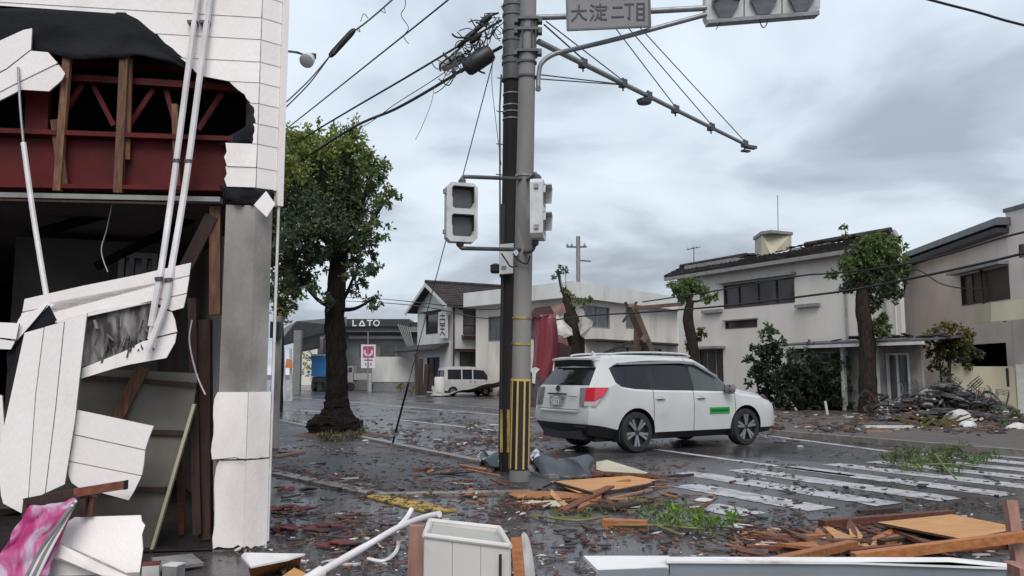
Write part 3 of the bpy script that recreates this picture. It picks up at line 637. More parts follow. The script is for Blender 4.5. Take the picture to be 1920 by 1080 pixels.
# upright boards that have dropped in front
fpoly(fac, 'siding_board', [(46, 624), (82, 614), (66, 740), (52, 940), (40, 962), (6, 944), (2, 930), (-6, 860), (26, 716)], off=.37)
fpoly(fac, 'siding_board', [(84, 613), (120, 603), (104, 760), (84, 925), (54, 938), (68, 740)], off=.374)
fpoly(fac, 'siding_board', [(122, 602), (163, 587), (150, 700), (140, 790), (121, 908), (86, 924), (106, 760)], off=.37)
fpoly(fac, 'board_backing', [(48, 626), (160, 590), (148, 700), (138, 790), (119, 906), (54, 936), (40, 958), (8, 940), (-3, 860), (28, 716)], 'siding', .362, .004, None)
fpoly(fac, 'board_backing', [(50, 563), (354, 496), (346, 574), (322, 580), (290, 564), (200, 575), (164, 586), (112, 598), (96, 590), (100, 574), (46, 588)], 'siding', .292, .004, None)
pl1 = thing('buckled_siding_sheet', 'buckled white siding sheet of three boards standing against the upright boards', 'siding sheet', FW.px(200, 930, .30) * 1.0)
fpoly(pl1, 'siding_board', [(142, 768), (190, 778), (288, 799), (279, 822), (272, 843), (140, 814)], off=.33); fpoly(pl1, 'siding_board', [(139, 816), (272, 845), (270, 868), (266, 891), (130, 864)], off=.326); fpoly(pl1, 'siding_board', [(129, 866), (265, 893), (252, 920), (241, 938), (190, 924), (150, 916), (134, 905), (128, 890)], off=.322)
fpoly(None, 'broken_siding_piece', [(-70, 596), (-10, 604), (36, 606), (30, 636), (-10, 632), (-70, 628)], 'siding', .36, .016, 'chipped', 'small white siding piece with split edge at the left frame edge', 'siding sheet')
fpoly(None, 'broken_siding_piece', [(-70, 632), (-10, 634), (28, 640), (20, 655), (-70, 652)], 'siding', .355, .016, 'chipped', 'narrow torn white siding strip under the split edge piece, far left', 'siding sheet')
fpoly(None, 'broken_siding_piece', [(-70, 820), (0, 828), (-2, 740), (4, 742), (10, 828), (6, 900), (-70, 940)], 'siding', .30, .016, 'chipped', 'white siding piece cut by the frame behind the upright boards', 'siding sheet')
fpoly(pl1, 'board_backing', [(144, 771), (284, 800), (268, 845), (262, 892), (240, 934), (150, 913), (132, 890), (136, 820)], 'siding', .317, .004, None)
# grey back of a fallen partition with battens
part_ = thing('fallen_partition', 'olive grey partition panel with dark battens leaning inside the torn shopfront', 'panel', FW.px(300, 1080, .1))
fpoly(part_, 'panel_sheet', [(150, 690), (372, 700), (362, 765), (340, 830), (262, 1090), (120, 1090)], 'siding_back', -.10, .018, None)
for a, c in (((150, 706), (368, 722)), ((160, 806), (346, 812)), ((160, 916), (312, 918))):
    p, q = FW.px(*a, -.085), FW.px(*c, -.085); b = B(); b.beam(p, q, .03, .035); b.build('batten', 'dark_wood', part_)
b = B(); p, q = FW.px(365, 758, -.07), FW.px(268, 1090, -.07); b.beam(p, q, .05, .022, up=FW.d); b.build('panel_edge', 'beige', part_)
# bottom sheet with a folded lip, cloth, timber
sh = thing('white_board_sheet', 'large white board with crumbling right edge and folded lip at the bottom left', 'board', FW.px(190, 1090, .45))
fpoly(sh, 'board_sheet', [(140, 970), (264, 966), (266, 978), (272, 985), (266, 1002), (268, 1030), (258, 1100), (110, 1100), (90, 1000)], 'siding', .42, .014, 'chipped', tilt=.0012)
b = B(); q = [FW.px(x, y, o) for x, y, o in ((92, 1022, .60), (110, 1019, .61), (200, 1060, .66), (262, 1090, .68), (262, 1110, .68), (180, 1075, .67), (88, 1036, .62))]; b.prism(q, -FW.n * .03, 0, 1); b.build('folded_lip', ['siding', 'chipped'], sh)
fpoly(sh, 'board_sheet', [(80, 1040), (180, 1078), (230, 1110), (60, 1120), (70, 1060)], 'siding', .58, .012, 'chipped')
def cloth(u, v):
    top = (60 + 85 * u, 952 - 16 * u); bot = (-40 + 118 * u, 1095 + 5 * u)
    x = top[0] + (bot[0] - top[0]) * v + (4 * math.sin(v * 9) if 0 < u < 1 else 0); y = top[1] + (bot[1] - top[1]) * v
    return FW.px(x, y, .55 + .18 * v + .009 * math.sin(u * 13 + v * 4) + .008 * math.sin(v * 19 + u * 5))
b = B(); b.grid(cloth, 18, 22); o = b.build('pink_patterned_cloth', 'pink_cloth', label='pink and lilac patterned cloth bundle slumped at the bottom left corner', cat='cloth', smooth=70); md = o.modifiers.new('t', 'SOLIDIFY'); md.thickness = .03; md.offset = -1
b = B()
for i in range(4):
    b.tube(spline([FW.px(143 - 3 * i, 938 + 4 * i, .60 + .01 * i), FW.px(118 - 6 * i, 985 + 4 * i, .66 + .012 * i), FW.px(92 - 8 * i, 1035 + 4 * i, .72), FW.px(66 - 8 * i, 1090 + 3 * i, .76)]), .010 + .003 * (i % 2), 6, i % 2)
b.build('rolled_plastic_sheet', ['pvc', 'shard_grey'], label='crinkled grey plastic sheeting folded along the edge of the pink cloth', cat='plastic sheet', smooth=True)
fr = thing('broken_timber_rack', 'red brown broken timber frame lying across the upright boards', 'timber', FW.px(140, 930, .5))
def tb(par, name, a, c, w, h, mt):
    b = B(); b.beam(FW.px(*a), FW.px(*c), w, h); return b.build(name, mt, par)
tb(fr, 'rail', (46, 941, .48), (150, 921, .49), .035, .045, 'dark_wood'); tb(fr, 'rail', (140, 924, .49), (234, 909, .47), .04, .055, 'red_wood'); tb(fr, 'stile', (52, 934, .475), (48, 968, .475), .03, .045, 'dark_wood'); tb(fr, 'stile', (160, 925, .46), (158, 968, .46), .035, .06, 'dark_wood'); tb(fr, 'stile', (176, 930, .44), (170, 966, .44), .03, .045, 'old_wood')
b = B(); b.box(FW.px(236, 909, .47), (.012, .045, .06)); b.build('end_cap', 'black', fr)
# rubble under the shopfront
b = B(); b.prism([G(285, 1045, .10), G(360, 1038, .06), G(382, 1055, .04), G(300, 1066, .05)], (0, 0, -.02)); b.build('grey_board', 'shard_grey', label='small flat grey board lying before the white pillar', cat='board')
for i, (x, y, mt, lb) in enumerate(((283, 1072, 'shard_white', 'small white carton with red trim under the grey board'), (325, 1074, 'shard_grey', 'crumpled grey carton beside the small white carton'))):
    t_ = thing('small_carton', lb, 'carton', G(x, y + 12)); c = G(x, y + 12); b = B(); b.box(c + Vector((0, 0, .045)), (.10, .09, .085), .3 - .5 * i); b.build('box_body', mt, t_)
    b = B(); b.box(c + Vector((0, 0, .092)), (.105, .095, .008), .3 - .5 * i); b.build('lid', 'red_rag' if i == 0 else 'shard_white', t_)
t_ = thing('white_wedge_board', 'white faced board with orange wood edge lying right of the pillar foot', 'board', G(510, 1062))
b = B(); q = [G(452, 1042, .10), G(458, 1036, .12), G(572, 1038, .14), G(540, 1048, .12), G(470, 1062, .11)]; b.prism(q, (0, 0, -.012)); b.build('board_face', 'sheet_white', t_)
b = B(); b.prism([G(466, 1064, .10), G(545, 1048, .105), G(565, 1042, .10), G(560, 1062, .0), G(470, 1085, .0)], (0, .03, 0)); b.build('wood_edge', 'new_wood', t_)
b = B(); b.prism([G(515, 1090, .1), G(552, 1064, .13), G(580, 1078, .12), G(560, 1100, .1)], (0, 0, -.02)); b.build('wood_offcut', 'plywood', label='pale orange wood offcut tilted at the bottom edge left of the white pipe', cat='timber')
# ================================================================== POLES
sp_base = G(973, 905); sp_top = P(993, -110, 9.5)
YP = 9.5
def spx(y): return 973 + (993 - 973) * (905 - y) / 1015.0
pole = thing('signal_pole', 'grey concrete signal pole with black and yellow striped sleeve, standing at the kerb corner', 'pole', sp_base)
lean = (sp_top - sp_base).normalized()
def on_sp(y): # point on the pole axis at photo row y
    r = ray(spx(y), y); t = (905 - y) / 1015.0; return sp_base.lerp(sp_top, t) if False else P(spx(y), y, sp_base.y)
YP = sp_base.y
zs = [905, 880, 712, 500, 300, 100, -110]
pts = [on_sp(y) for y in zs]
b = B(); b.tube(pts, [.118, .118, .114, .111, .108, .104, .10], 20); b.build('pole_shaft', 'pole_concrete', pole, smooth=True)
b = B(); b.tube([on_sp(880), on_sp(712)], [.123, .119], 20); sl_ = b.build('warning_sleeve', 'black', pole, smooth=True)
for k in range(9):
    a = 2 * math.pi * (k + .3) / 9; b = B(); o = Vector((math.cos(a), math.sin(a), 0)); tq = Vector((-math.sin(a), math.cos(a), 0))
    p0, p1 = on_sp(878) + o * .1245, on_sp(714) + o * .1205; b.beam(p0, p1, .022, .004, up=o); b.build('yellow_stripe', 'yellow_pale', sl_)
for y, mt in ((712, 'yellow_pale'), (645, 'yellow'), (596, 'yellow'), (330, 'galv'), (145, 'steel_dark'), (118, 'steel_dark')):
    b = B(); b.lathe([(.116, -.012), (.1225, -.012), (.1225, .012), (.116, .012)], on_sp(y), lean, 20); b.build('band', mt, pole)
# bracket cluster near the top
for y, w in ((100, .16), (60, .15), (40, .15)):
    b = B(); p = on_sp(y); b.box(p, (.26, .25, .035)); b.box(p + Vector((.15, -.02, 0)), (.06, .10, .07)); b.box(p + Vector((-.15, 0, 0)), (.05, .10, .06)); b.build('arm_bracket', 'steel_dark', pole)
for dx_ in (-.07, .05, .10):
    b = B(); p = on_sp(70); b.tube([p + Vector((dx_, -.115, -.18)), p + Vector((dx_, -.115, .16))], .010, 6); b.build('strap_bolt', 'steel_dark', pole)
# signal arms
def tubepx(par, name, pts, r, mt='galv', n=10, sp=False):
    q = [P(*p) for p in pts]; b = B(); b.tube(spline(q, 5) if sp else q, r, n); return b.build(name, mt, par, smooth=True)
YS = 9.30
tubepx(pole, 'signal_arm', [(1000, 33, YP), (1062, 31, YP - .02), (1215, 21, YS + .05), (1325, 15, YS)], .036)
tubepx(pole, 'arm_brace', [(1009, 168, YP - .02), (1010, 140, YP - .02), (1016, 118, YP - .03), (1036, 103, YP - .03), (1065, 95, YP - .04), (1160, 72, YS + .1), (1240, 50, YS + .05), (1325, 27, YS)], .030, sp=True)
b = B(); b.lathe([(.02, -.02), (.035, -.02), (.035, .02), (.02, .02)], P(1009, 166, YP - .03), (0, 1, 0), 14); b.build('brace_eye', 'steel_dark', pole)
# long horizontal arm reaching over the road
A0, A1 = (1010, 78, YP), (1408, 276, 14.0)
def arm_at(x):
    p0, p1 = P(*A0), P(*A1)
    lo, hi = 0., 1.
    for _ in range(40):
        m = (lo + hi) / 2; q = p0.lerp(p1, m); d = q - Vector((0, 0, HC)); xx = 960 + F * d.x / (d.y * math.cos(PIT) + d.z * math.sin(PIT))
        if xx < x: lo = m
        else: hi = m
    return p0.lerp(p1, lo)
b = B(); b.tube([P(*A0), arm_at(1160), arm_at(1280), P(*A1)], [.040, .037, .034, .031], 10); b.build('long_arm', 'galv', pole, smooth=True)
for x in (1093, 1168, 1215, 1266, 1333, 1396):
    b = B(); p = arm_at(x); b.box(p, (.09, .10, .11), .5); b.tube([p, p - Vector((0, 0, .11))], .013, 6); b.tube([p, p + Vector((0, 0, .085))], .016, 6); b.build('arm_clamp', 'steel_dark', pole)
b = B(); p = arm_at(1214); b.lathe([(.02, -.06), (.10, -.05), (.12, 0), (.06, .03)], p + Vector((-.05, 0, -.07)), (0, 0, 1), 12); b.build('arm_fitting', 'steel_dark', pole)
b = B(); p = arm_at(1404); b.box(p + Vector((.03, 0, -.02)), (.22, .10, .05), .4); b.box(p + Vector((-.06, 0, -.09)), (.16, .08, .03), .4); b.build('arm_end', 'steel_dark', pole)
for a, x in (((1020, 46, YP), 1098), ((1024, 40, YP), 1166), ((1012, 140, YP), 1166), ((1012, 148, YP), 1168), ((1001, -148, YP), 1266), ((996, -160, YP), 1334), ((1000, -165, YP), 1397)):
    b = B(); b.tube([P(*a), arm_at(x) + Vector((0, 0, .05 if a[1] < 100 else -.02))], .011 if x < 1150 else .0085, 6); b.build('stay_rod', 'steel_dark', pole)
# place-name sign with brushed characters
sg = thing('place_name_sign', 'grey street name sign with five black characters on the signal arm', 'sign', P(1142, 57, 9.22))
sp_ = [P(1064, 57, 9.20), P(1219, 50, 9.26), P(1217, -28, 9.26), P(1062, -24, 9.20)]
b = B(); b.prism(sp_, (0, .03, 0)); b.build('sign_plate', 'sign_face', sg)
ctr = sum(sp_, Vector()) / 4
ex = (sp_[1] - sp_[0]).normalized(); ez = (sp_[3] - sp_[0]).normalized(); ey = Vector((0, -1, 0))
for i in range(4):
    b = B(); b.beam(sp_[i] + ey * .006, sp_[(i + 1) % 4] + ey * .006, .022, .022, up=ey); b.build('sign_frame', 'steel_dark', sg)
def stroke_set(par, name, strokes, tf, w, mt, n, th=.004):
    b = B()
    for s in strokes:
        q = [tf(*p) for p in s]
        for i in range(len(q) - 1):
            d = (q[i + 1] - q[i]); e = d.normalized() * w * .35; b.beam(q[i] - e, q[i + 1] + e, w, th, up=n)
    return b.build(name, mt, par)
KAN = {'dai': [[(0, .62), (1, .66)], [(.5, 1), (.46, .55), (.30, .25), (.02, 0)], [(.5, .55), (.72, .22), (1, .06)]],
       'yodo': [[(.05, .95), (.2, .85)], [(0, .62), (.16, .54)], [(.02, 0), (.2, .32)], [(.62, 1), (.62, .88)], [(.34, .70), (.34, .84), (1, .84), (.98, .70)], [(.42, .62), (.92, .62)], [(.66, .62), (.66, .08)], [(.66, .36), (.9, .36)], [(.48, .42), (.42, .18), (.28, 0)], [(.44, .2), (.66, .06), (1, .03)]],
       'ni': [[(.12, .80), (.88, .82)], [(0, .14), (1, .16)]],
       'cho': [[(0, .95), (1, .97)], [(.52, .95), (.52, .06), (.36, .14)]],
       'me': [[(.1, 0), (.1, 1), (.9, 1), (.9, 0)], [(.1, .68), (.9, .68)], [(.1, .36), (.9, .36)], [(.1, .03), (.9, .03)]]}
for ch, x0, x1, y0, y1 in (('dai', 1072, 1099, 10, 39), ('yodo', 1107, 1137, 8, 38), ('ni', 1147, 1169, 9, 36), ('cho', 1172, 1188, 7, 38), ('me', 1193, 1209, 7, 38)):
    def tf(u, v, x0=x0, x1=x1, y0=y0, y1=y1):
        x, y = x0 + (x1 - x0) * u, y1 + (y0 - y1) * v; t = (x - 1064) / 155; return P(x, y, 9.2 + .06 * t) + ey * .004
    stroke_set(sg, 'character', KAN[ch], tf, .021, 'ink', ey)
# small brushed line of kana above, cut by the frame
for i in range(6):
    x = 1076 + i * 22
    def tf(u, v, x=x): return P(x + 14 * u, -1 - 14 * v, 9.2 + .06 * (x - 1064) / 155) + ey * .004
    stroke_set(sg, 'small_character', [[(0, .5), (1, .6)], [(.5, 1), (.4, 0)], [(.2, .1), (.9, .2)]], tf, .010, 'ink', ey)
# vehicle signal
ts = thing('traffic_signal', 'grey horizontal three lamp traffic signal at the end of the arm', 'traffic signal', P(1430, 34, YS))
c0, c1 = P(1323, 40, YS), P(1538, 23, YS); tx = (c1 - c0).normalized(); L_ = (c1 - c0).length; tn = Vector((0, -1, -.12)).normalized(); tz = Vector((0, -.12, 1)).normalized()
def tp(u, v, n=0.0): return c0 + tx * u * L_ + tz * v + tn * n
b = B(); b.prism([tp(0.02, .0), tp(.98, .0), tp(1.0, .06), tp(1.0, .36), tp(.97, .42), tp(.03, .42), tp(0, .36), tp(0, .06)], -tn * .16); b.build('housing', 'signal_white', ts)
b = B(); b.prism([tp(.02, -.035, .035), tp(.985, -.035, .035), tp(.985, .012, .035), tp(.02, .012, .035)], -tn * .17); b.build('bottom_rail', 'galv', ts)
for u in (.335, .665):
    b = B(); b.beam(tp(u, .02, .004), tp(u, .40, .004), .010, .008, up=tn); b.build('door_gap', 'steel_dark', ts)
for u in (.17, .5, .83):
    b = B(); c = tp(u, .225, .002); b.lathe([(.165, 0), (.165, .02), (.150, .02)], c, tn, 28); rim = b.build('lens_rim', 'galv', ts, smooth=True)
    b = B(); b.lathe([(.148, .018), (.13, .035), (.08, .05), (.01, .056)], c, tn, 28); b.build('lens', 'lens_grey', ts, smooth=True)
    # conical cover below the lens
    b = B(); b.prism([tp(u - .052, .02, .03), tp(u + .052, .02, .03), tp(u + .085, .11, .05), tp(u + .12, .20, .06), tp(u - .12, .20, .06), tp(u - .085, .11, .05)], -tn * .05); b.build('lens_cover', 'lens_grey', ts)
    b = B()
    for k in range(13):
        a0, a1 = math.radians(-10 + 200 * k / 13), math.radians(-10 + 200 * (k + 1) / 13)
        q = [c + (tx * math.cos(a) + tz * math.sin(a)) * .158 + tn * h for a in (a0, a1) for h in (.015, .20 if .1 < k / 13 < .85 else .12)]
        b.add(q, [(0, 1, 3, 2)])
    o = b.build('visor', 'galv', ts, smooth=True); o.modifiers.new('t', 'SOLIDIFY').thickness = .005
b = B(); b.tube(spline([tp(.47, -.03), tp(.485, -.10), tp(.505, -.13), tp(.53, -.10), tp(.545, -.03)]), .007, 6); b.build('drip_cable', 'cable', ts)
b = B(); b.tube([tp(.13, -.03), tp(.09, -.11)], .005, 5); b.build('loose_wire', 'steel_dark', ts)
# pedestrian signals
def ped_signal(label, yaw, pos, brackets, vm='black_plastic'):
    t = thing('pedestrian_signal', label, 'pedestrian signal', pos, 'pedestrian signals on the pole')
    R = Matrix.Rotation(yaw, 3, 'Z'); 
    def q(x, y, z): return pos + R @ Vector((x, y, z))
    b = B(); w, h, d, c = .185, .70, .15, .05
    prof = [(-w, c), (-w + c, 0), (w - c, 0), (w, c), (w, h - c), (w - c, h), (-w + c, h), (-w, h - c)]
    b.prism([q(x, -d / 2, z) for x, z in prof], R @ Vector((0, d, 0))); b.build('housing', 'signal_white', t)
    for zc_ in (.185, .515):
        b = B(); b.prism([q(x * .115, -d / 2 - .006, zc_ + z * .115) for x, z in ((-1, -.8), (-.8, -1), (.8, -1), (1, -.8), (1, .8), (.8, 1), (-.8, 1), (-1, .8))], R @ Vector((0, .01, 0))); b.build('lens', 'lens_dark', t)
        b = B(); k = .124
        for (x0, z0, x1, z1, dd) in ((-k, k, k, k, .10), (k, k, k, -k * .5, .09), (-k, k, -k, k * .2, .03)):
            b.prism([q(x0, -d / 2 - dd, zc_ + z0), q(x1, -d / 2 - dd * .85, zc_ + z1), q(x1, -d / 2, zc_ + z1), q(x0, -d / 2, zc_ + z0)], R @ Vector((.012 * (abs(x0 - x1) < .01) * (1 if x0 < 0 else -1), 0, -.012 * (abs(z0 - z1) < .01))))
        b.build('visor', vm, t)
    for z in (.12, .60):
        b = B(); b.box(q(-w - .012, 0, z), (.03, .05, .05), yaw); b.build('hinge', 'galv', t)
    for pts in brackets:
        b = B(); b.tube(spline(pts, 4), .024, 10); b.build('bracket_arm', 'steel_dark', t, smooth=True)
        b = B(); b.lathe([(.03, -.05), (.045, -.03), (.045, .03), (.02, .06)], pts[0].lerp(pts[1], .25), (0, 0, 1), 12); b.build('bracket_joint', 'steel_dark', t)
    return t
YA = 9.25
ped_signal('grey pedestrian signal facing the viewer on two arms left of the poles', math.radians(16), P(864, 455, YA), [[P(866, 346, YA), P(868, 333, YA + .02), P(890, 332, YA + .05), P(985, 336, YP - .05)], [P(862, 452, YA), P(864, 464, YA), P(885, 466, YA + .04), P(985, 468, YP - .05)]])
ped_signal('grey pedestrian signal seen from its side on the right of the poles', math.radians(82), P(1009, 449, 9.35), [[P(1010, 340, 9.4), P(1003, 325, 9.42), P(998, 332, 9.46), P(985, 338, YP)], [P(1004, 449, 9.4), P(1000, 466, 9.42), P(992, 472, 9.46), P(980, 472, YP)]], 'signal_white')
# dark utility pole behind
YU = 10.7; ub = G(957, 868); ub = P(955, 880, YU); ub = Vector((ub.x, YU, 0))
up_ = thing('utility_pole', 'dark brown utility pole with cable guards close behind the concrete signal pole', 'pole', ub)
def upt(y, dx_=0): return P(953 + (962 - 953) * (860 - y) / 860 + dx_, y, YU)
b = B(); b.tube([ub] + [upt(y) for y in (840, 500, 300, 150)], [.135, .133, .128, .124, .122], 18); b.build('pole_shaft', 'pole_dark', up_, smooth=True)
b = B(); b.tube([upt(y) for y in (152, 100, 0, -110, -420)], [.135, .138, .135, .13, .12], 18); b.build('upper_shaft', 'pole_grey', up_, smooth=True)
for y in (150, 120, 108, 78, 60, 30, 12):
    b = B(); b.lathe([(.13, -.02), (.150, -.018), (.150, .018), (.13, .02)], upt(y), (0.01, 0, 1), 18); b.build('pole_band', 'pole_grey', up_)
for y in (178, 200, 212, 225):
    b = B(); b.lathe([(.12, -.008), (.131, -.008), (.131, .008), (.12, .008)], upt(y), (0, 0, 1), 18); b.build('wire_band', 'galv', up_)
b = B(); q0 = upt(860, -12); b.box((upt(385, -11) + Vector((upt(385, -11).x, YU, 0))) / 2 + Vector((0, -.02, 0)), (.11, .15, upt(385).z)); b.build('cable_guard', 'black_plastic', up_)
b = B(); b.tube([P(938, 520, YU - .13), P(937, 200, YU - .12), P(940, 140, YU - .12)], .014, 6); b.build('riser_pipe', 'steel_dark', up_)
for x in (940, 953):
    b = B(); b.beam(P(x, 848, YU - .155), P(x, 768, YU - .155), .035, .006, up=(0, -1, 0)); b.build('yellow_stripe', 'yellow', up_)
for y, s in ((212, -1), (273, -1), (330, -1), (150, -1)):
    b = B(); p = upt(y); b.tube([p + Vector((-.10, -.05, 0)), p + Vector((-.21, -.05, .01))], .008, 5); b.build('climbing_peg', 'steel_dark', up_)
cb = thing('control_box', 'pale grey control box strapped to the dark pole below the pedestrian signals', 'control box', P(951, 516, YU - .22))
b = B(); b.prism([P(936, 514, YU - .24), P(962, 512, YU - .24), P(963, 456, YU - .24), P(937, 458, YU - .24)], (0, .1, 0)); b.build('box_body', 'signal_white', cb); b = B(); b.prism([P(940, 506, YU - .246), P(949, 505, YU - .246), P(949, 498, YU - .246), P(940, 499, YU - .246)], (0, .008, 0)); b.build('box_label', 'lens_grey', cb)
for pts in ([(962, 475), (975, 490), (988, 494), (994, 480)], [(940, 475), (950, 490), (958, 500), (970, 498)]):
    b = B(); b.tube(spline([P(x, y, YP - .16) for x, y in pts]), .010, 6); b.build('loose_cable', 'cable', cb)
b = B(); b.lathe([(.02, -.008), (.04, -.008), (.04, .008), (.02, .008)], P(966, 474, YP - .15), (0, 1, 0), 14); b.build('ring', 'silver', cb)
b = B(); b.lathe([(.05, -.06), (.07, -.04), (.07, .05), (.03, .07)], P(929, 504, YU - .1), (0, 0, 1), 12); b.build('sounder', 'black_plastic', cb)
# ================================================================== CABLES
K_ = .66
def Yl(px): return (-.14 + K_ * 10.6) / ((px - 960) / F + K_)
def wire(name, pts, r, label, cat='cable', mt='cable', sp=True, n=6, group=None):
    q = [P(*p) for p in pts]; b = B(); b.tube(spline(q, 5) if sp and len(q) > 2 else q, r, n); return b.build(name, mt, label=label, cat=cat, group=group)
wire('power_cable', [(958, -98, 10.6), (840, 0, Yl(840)), (690, 120, Yl(690)), (540, 239, Yl(540)), (430, 322, Yl(430)), (330, 392, 37)], .014, 'upper of the black overhead cables running from the poles to the leafy tree')
wire('power_cable', [(940, 38, 10.6), (900, 62, Yl(900)), (760, 146, Yl(760)), (600, 240, Yl(600)), (430, 345, Yl(430)), (330, 405, 37)], .017, 'middle black overhead cable running from the splice tangle to the tree')
wire('cable_bundle', [(940, 88, 10.6), (880, 122, Yl(880)), (820, 160, Yl(820)), (740, 205, Yl(740)), (655, 243, Yl(655)), (520, 330, Yl(520)), (430, 380, Yl(430))], .024, 'lowest and thickest overhead cable bundle sagging to the tree crown')
wire('lashing_wire', [(835, 135, Yl(835) - .1), (800, 158, Yl(800) - .05), (740, 196, Yl(740) - .05), (690, 232, Yl(690)), (655, 246, Yl(655) + .05)], .007, 'thin frayed wire following the thick cable bundle')
tg = thing('splice_tangle', 'tangled splices with one pale and one black cylinder hanging left of the poles', 'cable splice', P(880, 130, 10.6))
def cyl(par, a, c, r, mt, name, Y=10.6):
    p, q = P(a[0], a[1], Y), P(c[0], c[1], Y); d = q - p; L2 = d.length; b = B(); b.lathe([(r * .25, -.03), (r * .8, -.01), (r, .03), (r * 1.03, L2 * .5), (r, L2 - .03), (r * .8, L2 + .01), (r * .2, L2 + .03)], p, d, 16); return b.build(name, mt, par, smooth=True)
cyl(tg, (828, 124), (866, 104), .095, 'signal_white', 'pale_closure', 10.8); cyl(tg, (874, 128), (920, 98), .125, 'black_plastic', 'black_closure', 10.55)
g_ = random.Random(11)
for i in range(80):
    x0, y0 = g_.uniform(845, 940), 0; y0 = 118 - (x0 - 850) * 1.05 + g_.uniform(-16, 26); Yq = 10.6 + g_.uniform(-.15, .15)
    x1, y1 = x0 + g_.uniform(-40, 30), y0 + g_.uniform(-12, 36); b = B(); b.tube(spline([P(x0, y0, Yq), P((x0 + x1) / 2 + g_.uniform(-14, 14), (y0 + y1) / 2 + g_.uniform(-8, 20), Yq), P(x1, y1, Yq + g_.uniform(-.1, .1))], 4), g_.choice([.006, .007, .009, .014]), 5); b.build('loop_wire', 'cable', tg)
for x, y, r in ((912, 36, .09), (900, 50, .07), (882, 66, .08), (868, 80, .06), (893, 72, .07)):
    cyl(tg, (x - 9, y + 7), (x + 7, y - 6), r * .5, 'cable', 'splice_sleeve')
b = B(); b.tube(spline([P(862, 104, 10.8), P(872, 112, 10.7), P(880, 118, 10.6)]), .012, 6); b.build('loop_wire', 'cable', tg)
sd = thing('service_cable', 'black service cable with a long splice sleeve running down to the shop corner', 'cable', P(640, 85, 7.4))
q = [P(950, -200, 10.6), P(735, 0, 8.4), P(655, 66, 7.6), P(622, 102, 7.2)]; b = B(); b.tube(spline(q), .009, 6); b.build('cable_run', 'cable', sd)
cyl(sd, (621, 103), (662, 58), .030, 'cable', 'splice_sleeve', 7.4)
for e in ((532, 196, 6.25), (530, 207, 6.3)):
    b = B(); b.tube(spline([P(621, 102, 7.3), P(580, 150 + (e[1] - 196) * .6, 6.8), P(*e)]), .006, 5); b.build('cable_tail', 'cable', sd)
for pts in ([(690, 34, 7.9), (682, 26, 7.9), (676, 40, 7.85)], [(720, 14, 8.2), (722, 24, 8.2), (712, 18, 8.2)], [(668, 54, 7.6), (675, 60, 7.6), (672, 50, 7.6)]):
    b = B(); b.tube(spline([P(*p) for p in pts]), .004, 5); b.build('loose_end', 'cable', sd)
wire('broken_wire', [(757, -30, 9.5), (760, 10, 9.5), (752, 28, 9.5), (766, 52, 9.5), (757, 68, 9.5), (766, 82, 9.5)], .005, 'thin kinked broken wire dangling between the overhead cables', 'wire')
wire('broken_wire', [(815, 160, 11), (808, 195, 11), (790, 240, 11), (779, 262, 11)], .004, 'thin pale wire dangling under the cable bundle', 'wire', 'steel_dark')
wire('drop_wire', [(926, 100, 10.5), (922, 150, 10.5), (930, 230, 10.5), (940, 310, 10.55)], .005, 'thin wire hanging down along the left of the dark pole', 'wire', 'steel_dark')
gy = thing('guy_wire', 'steel guy wire from the dark pole to a ring anchor beside the tree', 'guy wire', G(735, 836))
b = B(); b.tube([P(926, 108, 10.6), G(735, 836)], .008, 6); b.build('wire_run', 'steel_dark', gy)
p0, p1 = P(926, 108, 10.6), G(735, 836); b = B(); b.tube([p0.lerp(p1, .80), p1], .020, 8); b.build('wire_guard', 'pole_dark', gy)
b = B(); b.lathe([(.045, -.015), (.07, -.015), (.07, .015), (.045, .015)], p0.lerp(p1, .955), (0, 1, .2), 16); b.build('anchor_ring', 'galv', gy)
wire('overhead_cable', [(964, -215, 10.7), (1400, -92, 11.4), (1745, 0, 12), (1830, 22, 12.2), (1990, 64, 12.5), (2600, 200, 14)], .020, 'short stretch of black cable crossing the upper right corner of the sky')
def S_on(px, py, s):     # point of the photo ray on the vertical plane s = const of the street grid
    r = ray(px, py); t = s / (r.x * CA + r.y * SA); return Vector((r.x * t, r.y * t, HC + r.z * t))
def swire(pts, s, r, label):
    b = B(); b.tube(spline([S_on(x, y, s) for x, y in pts], 5), r, 6); return b.build('fallen_cable', 'cable', label=label, cat='cable')
swire([(1020, 603), (1100, 592), (1200, 586), (1355, 574), (1520, 554), (1600, 543), (1690, 526), (1800, 503), (1911, 477), (2000, 452)], 17.5, .030, 'lower slack black cable running across both houses to the right edge')
swire([(1205, 566), (1240, 561), (1355, 543), (1495, 518), (1552, 513), (1640, 504), (1750, 484), (1900, 440), (2000, 420)], 18.0, .024, 'upper slack black cable crossing the house window to the right')
swire([(1690, 520), (1720, 506), (1760, 530), (1800, 540), (1850, 541)], 24.5, .02, 'thin loose cable drooping against the wall of the far right house')
# wall lamp
lm = thing('wall_lamp', 'round white floodlight on a bracket at the shop corner', 'lamp', P(576, 122, 6.4))
b = B(); b.tube([CH.at(cw, FW.wz(500, 90)[1] + .02, .02), P(556, 98, 6.4), P(568, 102, 6.4)], .010, 6); b.build('bracket', 'steel_dark', lm)
c = P(576, 113, 6.38); b = B(); b.lathe([(.02, -.05), (.052, -.045), (.060, 0), (.060, .02), (.05, .026)], c, (-.15, -.75, -.65), 18); b.build('lamp_head', 'signal_white', lm, smooth=True)
b = B(); b.box(c + Vector((.03, .03, .05)), (.07, .05, .03), .3); b.build('lamp_knuckle', 'black_plastic', lm)
